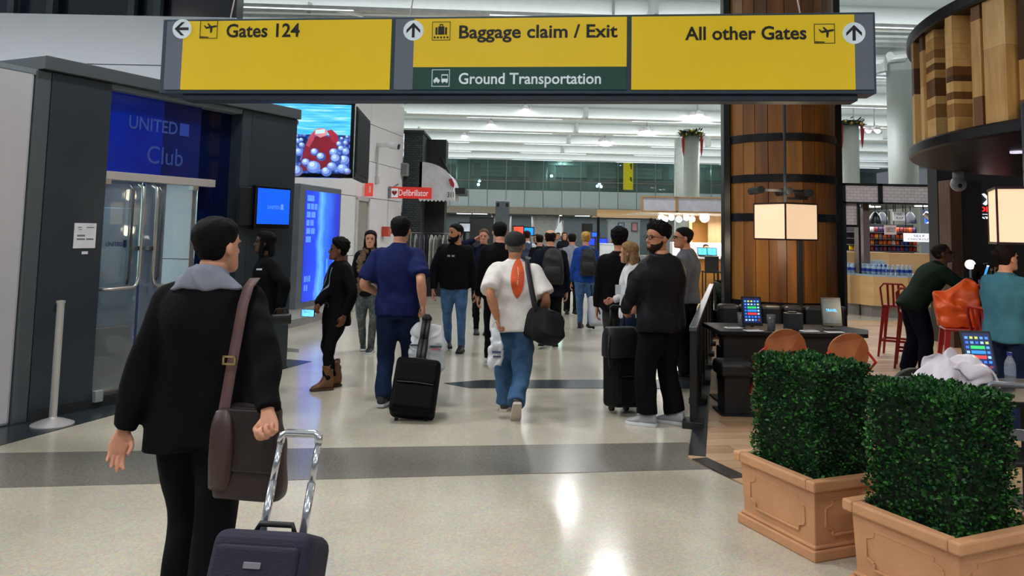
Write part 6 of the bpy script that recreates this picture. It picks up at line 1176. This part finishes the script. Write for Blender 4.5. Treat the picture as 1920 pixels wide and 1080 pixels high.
bz = wq(431, 675, 3.285); MB().span((bz[0]-.026, bz[1]-.012, bz[2]-.018), (bz[0]+.03, bz[1]-.006, bz[2]-.011)).span((bz[0]-.026, bz[1]-.012, bz[2]+.011), (bz[0]+.03, bz[1]-.006, bz[2]+.018)).span((bz[0]-.026, bz[1]-.012, bz[2]-.018), (bz[0]-.019, bz[1]-.006, bz[2]+.018)).span((bz[0]+.023, bz[1]-.012, bz[2]-.018), (bz[0]+.03, bz[1]-.006, bz[2]+.018)).build('buckle', mat('brass_dull', '#b09a6a', .35, metal=.8), mb_)
v, f = sweep([wq(420, 770, 3.26), wq(418, 800, 3.24), wq(416, 860, 3.23), wq(412, 915, 3.25)], [(.03, .02), (.045, .03), (.05, .035), (.045, .025)], n=16, sq=3); obj('side_gusset', mesh_of('gusset', v, f), mat('leather_mid', '#3c2624', .45, var=.2), mb_, True)
# suitcase
def suitcase(name, label, C1, H1, w_, L, dp, yaw, m, grp=None, mh=M_alu, pockets=True, tube=.011, hw=.075, plate=True):
    d = (H1-C1).normalized(); x = Vector((math.cos(yaw), math.sin(yaw), 0)); x = (x-d*x.dot(d)).normalized(); y = d.cross(x)
    t = thing(name, label, 'suitcase', C1-d*L, 0, grp); t.rotation_euler = Matrix((x, y, d)).transposed().to_euler()
    MB().span((-w_/2, -dp/2, .04), (w_/2, dp/2, L)).build('body', m, t, bevel=.045, seg=4)
    if pockets:
        MB().span((-w_/2+.03, -dp/2-.025, .08), (w_/2-.03, -dp/2+.01, L*.52)).build('lower_pocket', m, t, bevel=.02, seg=3); MB().span((-w_/2+.03, -dp/2-.02, L*.56), (w_/2-.03, -dp/2+.01, L-.05)).build('upper_pocket', m, t, bevel=.018, seg=3)
        MB().tube([(-w_/2+.04, -dp/2-.024, L*.545), (0, -dp/2-.027, L*.555), (w_/2-.04, -dp/2-.024, L*.545)], .004, 6).build('zip', mat('zip_dark', '#34323c', .5), t)
    if plate:
        MB().span((-.03, -dp/2-.026, L-.12), (.03, -dp/2-.019, L-.10)).build('name_plate', mat('plate_silver', '#a8a6b0', .3, metal=.7), t, bevel=.002)
        for k in range(4): MB().span((.06+k*.022, -dp/2-.027, L*.62-.006*k), (.075+k*.022, -dp/2-.018, L*.635-.006*k)).build('print_mark', mat('plate_silver', '#a8a6b0', .3, metal=.7), t)
    MB().tube([(-.07, 0, L), (-.06, 0, L+.025), (.06, 0, L+.025), (.07, 0, L)], .010, 8).build('carry_handle', M_black, t, True)
    hl = (H1-C1).length+L
    for s_ in (-1, 1):
        MB().tube([(s_*hw, dp*.3, L-.02), (s_*hw, dp*.3, L+(hl-L)*.5)], tube*1.25, 10).tube([(s_*hw, dp*.3, L+(hl-L)*.5), (s_*hw, dp*.3, hl-.03)], tube, 10).build('handle_tube', mh, t, True)
        wy = dp*.25; MB().tube([(s_*(w_/2-.07)-.015, wy, .03), (s_*(w_/2-.07)+.015, wy, .03)], .034, 16).build('wheel', M_black, t)
    MB().tube([(-hw, dp*.3, hl-.035), (-hw*.96, dp*.3, hl-.008), (-hw*.7, dp*.3, hl), (hw*.7, dp*.3, hl), (hw*.96, dp*.3, hl-.008), (hw, dp*.3, hl-.035)], tube*1.25, 10).build('handle_grip', mh, t, True)
    return t
suitcase('rolling_suitcase', 'purple soft rolling suitcase with chrome handle at the bottom left', at(516, 998, 2.88), at(552, 806, 3.02), .355, .555, .22, D(-10), mat('suitcase_purple', '#15102a', .75, var=.15, bump=.3, bscale=160), mh=mat('chrome_handle', '#d2d4dc', .18, metal=.9), tube=.012)
# --- 5 polo man, black suitcase, plastic bag
g5 = at(745, 600, 7.85); g5 = (g5.x, g5.y); h5 = 1.85
p5 = person('tall man in navy polo shirt walking away with black suitcase', g5, D(0), h5, 1.06, 'light', top=dict(mat=J('polo_navy', '#151d4a', .8), sleeve=.86, name='polo_shirt', hem=-.025, loose=1.14, fold=.018), bottom=dict(mat=m_jeand, fit='straight'), hair=('short', '#141112'),
    feet=((-.055, -.05, .05), (.05, .16, .045)), wrists=((-.115, .10, .56), lf(g5, 0, h5, at(793, 572, 7.75))), elbow=((-.7, -1, 0), (.12, -1, 0)), hands=('relaxed', 'grip'), head=(-6, 3, 0), shoe=('#23262c', '#b9bcc0'))
ct = at(787, 678, 7.42); suitcase('black_trolley_case', 'black fabric trolley case pulled by the man in the polo shirt', ct, at(801, 588, 7.64), .40, .535, .25, D(4), mat('trolley_black', '#060607', .85, bump=.3, bscale=160, spec=.15), mh=M_black, plate=False, tube=.022, hw=.02)
def plastic_bag(label, top, w_, h_, seed, hx='#c4c6ca', dp=.09, mark=None):
    t = thing('plastic_bag', label, 'bag', top); v, f = sweep([(0, 0, -h_), (0, 0, -h_+.02), (.01, 0, -h_*.55), (0, 0, -h_*.15), (0, 0, 0)], [(w_*.44, dp*.6), (w_*.5, dp), (w_*.49, dp), (w_*.42, dp*.6), (w_*.2, .02)], n=22, sq=3.6); v, f = remesh(v, f, .013, 1); v = fold(v, .022, 16, seed); obj('bag_body', mesh_of('bag', v, f), mat('plastic_'+hx, hx, .4, var=.05), t, True)
    for s_ in (-1, 1): MB().tube([(s_*.02, 0, -.04), (s_*.035, 0, .03), (0, 0, .07)], .006, 6).build('handle', mat('plastic_'+hx, hx, .4), t, True)
    if mark: 
        for x0, x1, zc, hx2 in mark: MB().span((x0, -dp-.012, zc-.008), (x1, -dp-.006, zc+.008)).build('print', mat('bagprint_'+hx2, hx2, .6), t)
    return t
pbt = at(801, 606, 7.75); plastic_bag('white plastic bag hung on the black trolley case handle', pbt, .36, .42, 1.0, dp=.05, mark=((-.15, -.04, -.2, '#3c4a4e'), (.04, .15, -.21, '#3c4a4e'), (.05, .14, -.235, '#a86a74')))
# --- 10 white T-shirt man
g10 = at(962, 650, 7.5); g10 = (g10.x, g10.y); h10 = 1.69
p10 = person('stocky man in white T-shirt and black cap walking away with duffel bag', g10, D(-3), h10, 1.14, 'tan', top=dict(mat=J('tshirt_white', '#dcd6d0', .85, .2), sleeve=.92, name='t_shirt', hem=-.05, loose=1.16, fold=.014), bottom=dict(mat=m_jean, fit='loose', fold=.02), hair=('crop', '#6a625c'),
    feet=((-.045, .12, .045), (.03, -.15, .10)), sole_pitch=(0, -48), wrists=(lf(g10, D(-3), h10, at(932, 598, 7.35)), (.165, .06, .53)), elbow=((-.35, -1, 0), (.4, -1, 0)), hands=('grip', 'relaxed'), lean=3, head=(-4, 8, 0), shoe=('#2a2826', '#b9ada0'))
cap(p10, '#101012')
bd = lpt(p10, at(970, 522, 7.35)); ang_ = np.linspace(0, 2*math.pi, 30, endpoint=False)
on_back(p10, [(bd[0]+.062*math.copysign(abs(math.sin(a))**1.4, math.sin(a)), bd[2]+.185*math.cos(a)) for a in ang_], -1, 'surfboard_print', mat('print_orange', '#d2501e', .7, var=.25, scale=14))
on_back(p10, [(bd[0]+x, bd[2]+z) for x, z in ((.004, .10), (.014, .03), (.006, -.06), (-.004, -.06), (.002, .03), (-.006, .10))], -1.001, 'board_script', mat('print_pale', '#d9a184', .7))
db = thing('duffel_bag', 'black duffel bag slung at the right hip of the white T-shirt man', 'bag', at(1019, 612, 7.30), D(25)); db.rotation_euler = (0, D(12), D(20))
v, f = sweep([(0, -.20, 0), (0, -.185, 0), (0, 0, .01), (0, .185, 0), (0, .20, 0)], [(.12, .14), (.15, .17), (.155, .175), (.15, .17), (.12, .14)], n=24, sq=2.8); v, f = remesh(v*.88, f, .013, 1); v = fold(v, .012, 9, 2); obj('bag_body', mesh_of('bag', v, f), mat('duffel_black', '#08090c', .7, bump=.3, bscale=140, spec=.2), db, True)
MB().tube([(.10, -.19, .10), (.13, .0, .13), (.10, .19, .10)], .006, 6).build('zip', mat('zip_grey', '#6d6878', .4, metal=.5), db)
ds = thing('x', None, None); bpy.data.objects.remove(ds)
def dq(px, py, Y): return tuple(db.matrix_basis.inverted() @ at(px, py, Y))
ribbon([dq(991, 482, 7.62), dq(988, 486, 7.45), dq(990, 505, 7.32), dq(997, 545, 7.27), dq(1003, 575, 7.26), dq(1010, 596, 7.28)], .05, .005, [(0, -.2, 1), (0, -.8, .6), (0, -1, 0), (0, -1, 0), (0, -1, 0), (0, -1, 0)], 'strap', mat('webbing_black', '#101318', .6), db)
plastic_bag('white plastic bag with navy print in the left hand of the T-shirt man', at(930, 616, 7.33), .13, .34, 5.0, dp=.045, mark=((-.03, .05, -.2, '#39406a'), (-.02, .05, -.24, '#39406a')))
# --- 7 bearded man facing the camera
g7 = at(850, 600, 11.3); g7 = (g7.x, g7.y)
p7 = person('bearded man in black sweatshirt and jeans walking toward the camera', g7, D(180), 1.76, 1.04, 'tan', top=dict(mat=m_black2, name='sweatshirt', hem=-.02, loose=1.16), bottom=dict(mat=m_jeanl, fit='slim'), hair=('short', '#120f0e'), feet=((-.07, .03, .045), (.045, -.12, .06)), head=(-48, 2, 0), shoe=('#141416', '#0c0c0d'), wrists=((-.165, .0, .48), (.16, .06, .49)), elbow=((-1, -.5, 0), (1, -.5, 0)))
beard(p7, '#120f0e'); lgo = lpt(p7, at(845, 480, 11.1)); 
for k in (-1, 1): on_back(p7, [(lgo[0]+k*.03+x, lgo[2]+z) for x, z in ((-.02, -.012), (.02, -.012), (.02, .012), (-.02, .012))], 1, 'chest_logo', mat('logo_grey', '#8c9492', .7))
# --- 3 woman with tan boots and phone
g3 = at(632, 600, 8.6); g3 = (g3.x, g3.y); h3 = 1.56; t3 = D(128)
p3 = person('woman in black coat and tan boots holding out a lit phone', g3, t3, h3, .95, 'brown', top=dict(mat=m_black, hem=-.09, loose=1.12), bottom=dict(mat=m_black2, fit='slim', drop=0), hair=('curly', '#15100f'), female=True, feet=((-.04, .08, .045), (.04, -.02, .045)), wrists=((-.15, .02, .50), lf(g3, t3, h3, at(596, 575, 8.35))), elbow=((-1, -.5, 0), (.6, -1, -.2)), hands=('relaxed', 'hold'), head=(-25, 6, 0), boots=.15, shoe=('#6a4526', '#3a2818'), lean=-2)
for s_ in (-1, 1): on_back(p3, [(s_*.035+x, .98+z) for x, z in ((-.008, -.14), (.008, -.14), (.012, .28), (-.004, .28))], 1, 'hoodie_stripe', mat('stripe_grey', '#6f7880', .7))
ph = thing('smartphone', 'lit smartphone in the outstretched hand of the woman in boots', 'phone', at(577, 587, 8.25), D(-12)); MB().span((-.075, 0, -.04), (.075, .01, .04)).build('case', M_blackg, ph, bevel=.006); MB().span((-.066, -.002, -.034), (.066, 0, .034)).build('screen', mat('phone_screen', '#5aa8ff', .3, var=.5, scale=25, emit=1.3), ph)
# --- 4 woman with fur trimmed vest
g4 = at(690, 600, 11.2); g4 = (g4.x, g4.y)
p4 = person('woman with long dark hair, fur trimmed vest and patterned leggings', g4, D(184), 1.66, .95, 'light', top=dict(mat=m_black2, hem=-.05, loose=1.1), bottom=dict(mat=mat('camo_grey', '#4a4f4d', .8, var=.75, scale=22), fit='slim'), hair=('long', '#1c1412'), female=True, feet=((-.04, .1, .045), (.04, -.06, .05)), shoe=('#15161a', '#c8c8cc'))
for s_ in (-1, 1):
    v, f = sweep([(s_*.05, .06, 1.40), (s_*.10, .12, 1.25), (s_*.11, .14, 1.0), (s_*.10, .13, .80)], [(.05, .03), (.055, .035), (.05, .03), (.045, .03)], n=14); v, f = remesh(v, f, .012, 1); v = fold(v, .03, 26, s_); obj('fur_trim', mesh_of('fur', v, f), mat('fur_brown', '#6a5540', .9, var=.5, scale=60, bump=.6, bscale=120), p4['obj'], True)
# --- 2 woman in profile by the club
g2 = at(497, 600, 8.35); g2 = (g2.x, g2.y); t2_ = D(112)
p2 = person('woman with braided hair and black zip jacket in profile by the club', g2, t2_, 1.62, .98, 'dark', top=dict(mat=m_black, hem=-.06, loose=1.18), bottom=dict(mat=m_black2, fit='slim'), hair=('long', '#0e0b0b'), female=True, head=(-14, 4, 0), wrists=(lf(g2, t2_, 1.62, at(528, 575, 8.15)), (.15, .05, .5)), elbow=((-.8, -.8, 0), (1, -.6, 0)), hands=('grip', 'relaxed'))
q2 = lpt(p2, at(500, 505, 8.2)); on_back(p2, [(q2[0]+x, q2[2]+z) for x, z in ((-.02, -.008), (.025, -.008), (.03, .006), (-.015, .01))], 1, 'chest_logo', mat('logo_white', '#b8bcc0', .7))
hbg = thing('handbag', 'small black handbag held low by the woman in profile', 'bag', at(527, 598, 8.1), D(20)); v, f = sweep([(-.09, 0, 0), (-.08, 0, 0), (.08, 0, 0), (.09, 0, 0)], [(.03, .04), (.04, .05), (.04, .05), (.03, .04)], side=(0, 1, 0), n=18, sq=4); obj('bag_body', mesh_of('bag', v, f), mat('handbag_black', '#0b0b0d', .4), hbg, True); MB().tube([(-.07, 0, .05), (-.05, 0, .10), (.05, 0, .10), (.07, 0, .05)], .007, 6).build('handle', M_black, hbg, True)
# --- 8, 9, 11, 12 and others in the crowd
g8 = at(905, 560, 13.2); g8 = (g8.x, g8.y); person('woman in navy jacket holding a phone to her ear in the crowd', g8, D(176), 1.70, .95, 'pink', top=dict(mat=m_navy, hem=-.04), bottom=dict(mat=m_black2, fit='slim'), hair=('bun', '#5a4632'), female=True, wrists=((-.14, .03, .49), (.085, .06, .90)), elbow=((-1, -.5, 0), (1, .2, -1)), hands=('relaxed', 'hold'), voxel=.017)
g9 = at(935, 560, 10.4); g9 = (g9.x, g9.y); person('man in black jacket directly beyond the T-shirt man', g9, D(5), 1.79, 1.02, 'light', top=dict(mat=m_black, hem=-.06), bottom=dict(mat=m_black2), hair=('short', '#0f0d0d'), feet=swingfeet(.03, -.12), voxel=.016, shoe=('#3a2420', '#1a1412'))
g11 = at(1030, 560, 11.9); g11 = (g11.x, g11.y); p11 = person('balding man in dark coat with black backpack walking away', g11, D(-8), 1.72, 1.12, 'light', top=dict(mat=J('coat_navyblack', '#0d111c'), hem=-.08, loose=1.2), bottom=dict(mat=m_black2), hair=('balding', '#1c1614'), feet=swingfeet(-.1, .08), voxel=.016)
def backpack(p, label, hx, sx_=1, side=0):
    h = p['h']; o = p['obj']; c = p['pel']+p['ax']*.185*h; w0 = wpt(p, c+np.array((side, -.175, 0))); t = thing('backpack', label, 'backpack', w0, o.rotation_euler.z)
    m = mat('pack_'+hx, hx, .65, bump=.25, bscale=140); v, f = sweep([(0, 0, -.24), (0, 0, -.22), (0, -.01, 0), (0, .01, .17), (0, .03, .23)], [(.13, .06), (.155, .085), (.15, .09), (.12, .065), (.06, .03)], n=22, sq=2.8); v, f = remesh(v*sx_, f, .015, 1); v = fold(v, .012, 9, 2); obj('main_body', mesh_of('pack', v, f), m, t, True)
    v, f = sweep([(0, -.09, -.2), (0, -.095, -.1), (0, -.085, -.01)], [(.10, .02), (.12, .035), (.10, .02)], n=18, sq=3); obj('front_pocket', mesh_of('pocket', v*sx_, f), m, t, True)
    for s_ in (-1, 1): ribbon([(s_*.09, .05, .19), (s_*.095, .13, .245), (s_*.10, .22, .20), (s_*.11, .28, .08), (s_*.13, .27, -.05)], .05, .012, [(0, -.2, 1), (0, .2, 1), (0, 1, .6), (0, 1, 0), (0, 1, 0)], 'shoulder_strap', m, t)
    return t
backpack(p11, 'black backpack on the balding man in the dark coat', '#0b0c10', 1.05, .06)
g12 = at(1097, 560, 14.2); g12 = (g12.x, g12.y); p12 = person('blonde woman in blue hooded jacket and jeans walking away', g12, D(-6), 1.70, .98, 'pink', top=dict(mat=J('jacket_blue', '#1d3f86'), hem=-.03, loose=1.15), bottom=dict(mat=m_jeanl, fit='slim'), hair=('bun', '#b8904e'), female=True, feet=swingfeet(.08, -.1), voxel=.016)
backpack(p12, 'black backpack on the blonde woman in the blue jacket', '#101114', .95, .05)
cs = at(1121, 557, 13.9); suitcase('white_trolley_case', 'white hard trolley case beside the blonde woman', Vector((cs.x, 14.0, .58)), Vector((cs.x-.03, 14.1, 1.0)), .34, .54, .22, .1, mat('case_white2', '#a9aab4', .4), plate=False, pockets=False, mh=M_black)
far = (((1073, 16.5), 1.66, 'dark haired person beside the blonde woman in the distance', '#8a8f98', ('short', '#16110f'), 0), ((988, 19), 1.70, 'distant walker in pale shirt with dark backpack', '#b9bcc4', ('short', '#2a1e18'), 0), ((1012, 17.5), 1.62, 'short dark clad walker between pale shirt and balding man', '#12141a', ('short', '#14100e'), 0), ((1058, 26), 1.68, 'far walker with long brown hair near the white flag', '#15171d', ('long', '#4a3020'), 180), ((1046, 30), 1.66, 'far walker in grey top near the white flag', '#7d8a86', ('short', '#201814'), 180), ((1008, 24), 1.6, 'far person in dark top under the blue screen', '#1c2030', ('bob', '#3c2818'), 150))
for (px, Y), hh_, lb_, hx, hr, hd in far:
    X_ = at(px, 450, Y).x; pf = person(lb_, (X_, Y), D(hd), hh_, 1.0, 'light', top=dict(mat=J('far_'+hx, hx)), bottom=dict(mat=m_black2), hair=hr, feet=swingfeet(.08, -.08), voxel=.022)
    if px == 988: backpack(pf, 'navy backpack on the distant walker in the pale shirt', '#22304a')
g14 = at(1160, 560, 9.4); g14 = (g14.x, g14.y); person('person in black coat standing with back turned left of the leather jacket man', g14, D(-12), 1.72, 1.0, 'tan', top=dict(mat=m_black, hem=-.06, loose=1.2), bottom=dict(mat=mat('camo_dark', '#23261f', .8, var=.7, scale=20)), hair=('curly', '#0f0c0b'), voxel=.015)
g15 = at(1186, 560, 8.7); g15 = (g15.x, g15.y); t15 = D(62); person('woman with light brown hair in white blouse holding a paper', g15, t15, 1.58, .95, 'pink', top=dict(mat=J('blouse_white', '#cfcbcb', .8), hem=-.02, loose=1.14, name='blouse'), bottom=dict(mat=m_jeand, fit='slim'), hair=('bob', '#8a6c4a'), female=True, wrists=(lf(g15, t15, 1.58, at(1176, 545, 8.6)), (.1, .17, .60)), elbow=((-1, -.6, -.4), (1, -.6, -.4)), hands=('hold', 'hold'), voxel=.015)
pp_ = thing('paper_sheet', 'folded white paper in the hands of the woman in the white blouse', 'paper', at(1164, 543, 8.5), D(10)); MB().span((-.06, 0, -.05), (.06, .003, .05)).build('leaf', mat('paper_bright', '#d8dce4', .7), pp_); MB().add([(.0, -.004, -.05), (.06, -.03, -.045), (.06, -.03, .055), (0, -.004, .05)], [(0, 1, 2, 3)]).build('fold_flap', mat('paper_bright', '#d8dce4', .7), pp_)
g16 = at(1240, 600, 7.25); g16 = (g16.x, g16.y); p16 = person('man in black leather jacket, glasses and grey sneakers looking back', g16, D(40), 1.77, 1.28, 'tan', top=dict(mat=mat('leather_jacket', '#090a0e', .55, bump=.3, bscale=30, var=.15, spec=.2), hem=-.045, loose=1.2, fold=.02), bottom=dict(mat=m_black, fit='loose', drop=-.012), hair=('fade', '#120e0d'), feet=((-.07, .03, .045), (.075, -.03, .045)), head=(80, 2, 0), shoe=('#9a9a9e', '#c6c8cc'), wrists=((-.07, .17, .56), (.07, .18, .57)), elbow=((-1, -.6, 0), (1, -.8, 0)), hands=('hold', 'hold'), foot_yaw=(26, 18))
glasses(p16); beard(p16, '#2a1c16', .014)
g17 = at(1288, 560, 9.6); g17 = (g17.x, g17.y); p17 = person('man in grey sweater with glasses beside the railing, in profile', g17, D(66), 1.76, 1.04, 'tan', top=dict(mat=J('sweater_grey', '#5d6068', .9, .4, 160), hem=-.02, loose=1.15, name='sweater'), bottom=dict(mat=m_black2), hair=('short', '#15110f'), head=(26, 2, 0), voxel=.015)
glasses(p17)
cs = at(1166, 676, 7.75); suitcase('upright_suitcase', 'tall black suitcase standing before the waiting group', Vector((cs.x, 7.75, .60)), Vector((cs.x, 7.80, .98)), .30, .585, .26, D(25), mat('suitcase_black', '#08090c', .7, bump=.2, bscale=140, spec=.2), plate=False, mh=M_black)
tb = thing('tote_bag', 'black travel bag resting on top of the upright suitcase', 'bag', at(1163, 668, 7.62), D(15)); v, f = sweep([(0, 0, 0), (0, 0, .02), (0, 0, .2), (0, 0, .27)], [(.16, .09), (.17, .10), (.165, .095), (.14, .06)], n=22, sq=4); obj('bag_body', mesh_of('bag', v, f), mat('tote_black', '#0b0b0e', .55, bump=.2), tb, True); ribbon([(-.14, -.09, .2), (-.16, -.10, .05), (-.15, -.11, -.1), (-.12, -.10, -.02)], .02, .004, (0, -1, 0), 'strap', M_black, tb)
# --- bar patrons
g19 = at(1733, 590, 10.05); g19 = (g19.x-.14, 10.05); p19 = person('man in dark green jacket leaning on the bar', g19, D(-98), 1.74, 1.08, 'brown', top=dict(mat=J('jacket_green', '#1c2b22'), hem=-.06, loose=1.2), bottom=dict(mat=J('trouser_navy', '#0f1224'), fit='loose'), hair=('crop', '#2a2220'), lean=34, head=(-6, 14, 0), feet=((-.08, -.02, .045), (.07, .05, .045)), wrists=((-.10, .46, .64), (.08, .42, .64)), elbow=((-1, -.2, -1), (1, -.2, -1)), hands=('hold', 'hold'))
glasses(p19)
g20 = at(1886, 560, 7.15); g20 = (g20.x, g20.y); p20 = person('woman in teal sweater and jeans standing at the bar', g20, D(-62), 1.64, 1.0, 'light', top=dict(mat=J('sweater_teal', '#3d6f80', .9, .4, 160), hem=-.03, loose=1.2, name='sweater'), bottom=dict(mat=m_jeand, fit='straight'), hair=('bun', '#1a1210'), female=True, head=(-14, 6, 0), wrists=((-.08, .25, .62), (.10, .26, .63)), elbow=((-1, -.6, -.6), (1, -.6, -.6)), hands=('hold', 'hold'))
gs = at(1323, 500, 21.9); person('kiosk worker in dark clothes behind the amber counter', (gs.x, 21.9), D(180), 1.42, 1.0, 'tan', top=dict(mat=m_black2), bottom=dict(mat=m_black2), hair=('short', '#14100e'), voxel=.022)
bpy.data.scenes.remove(tmp_scene)
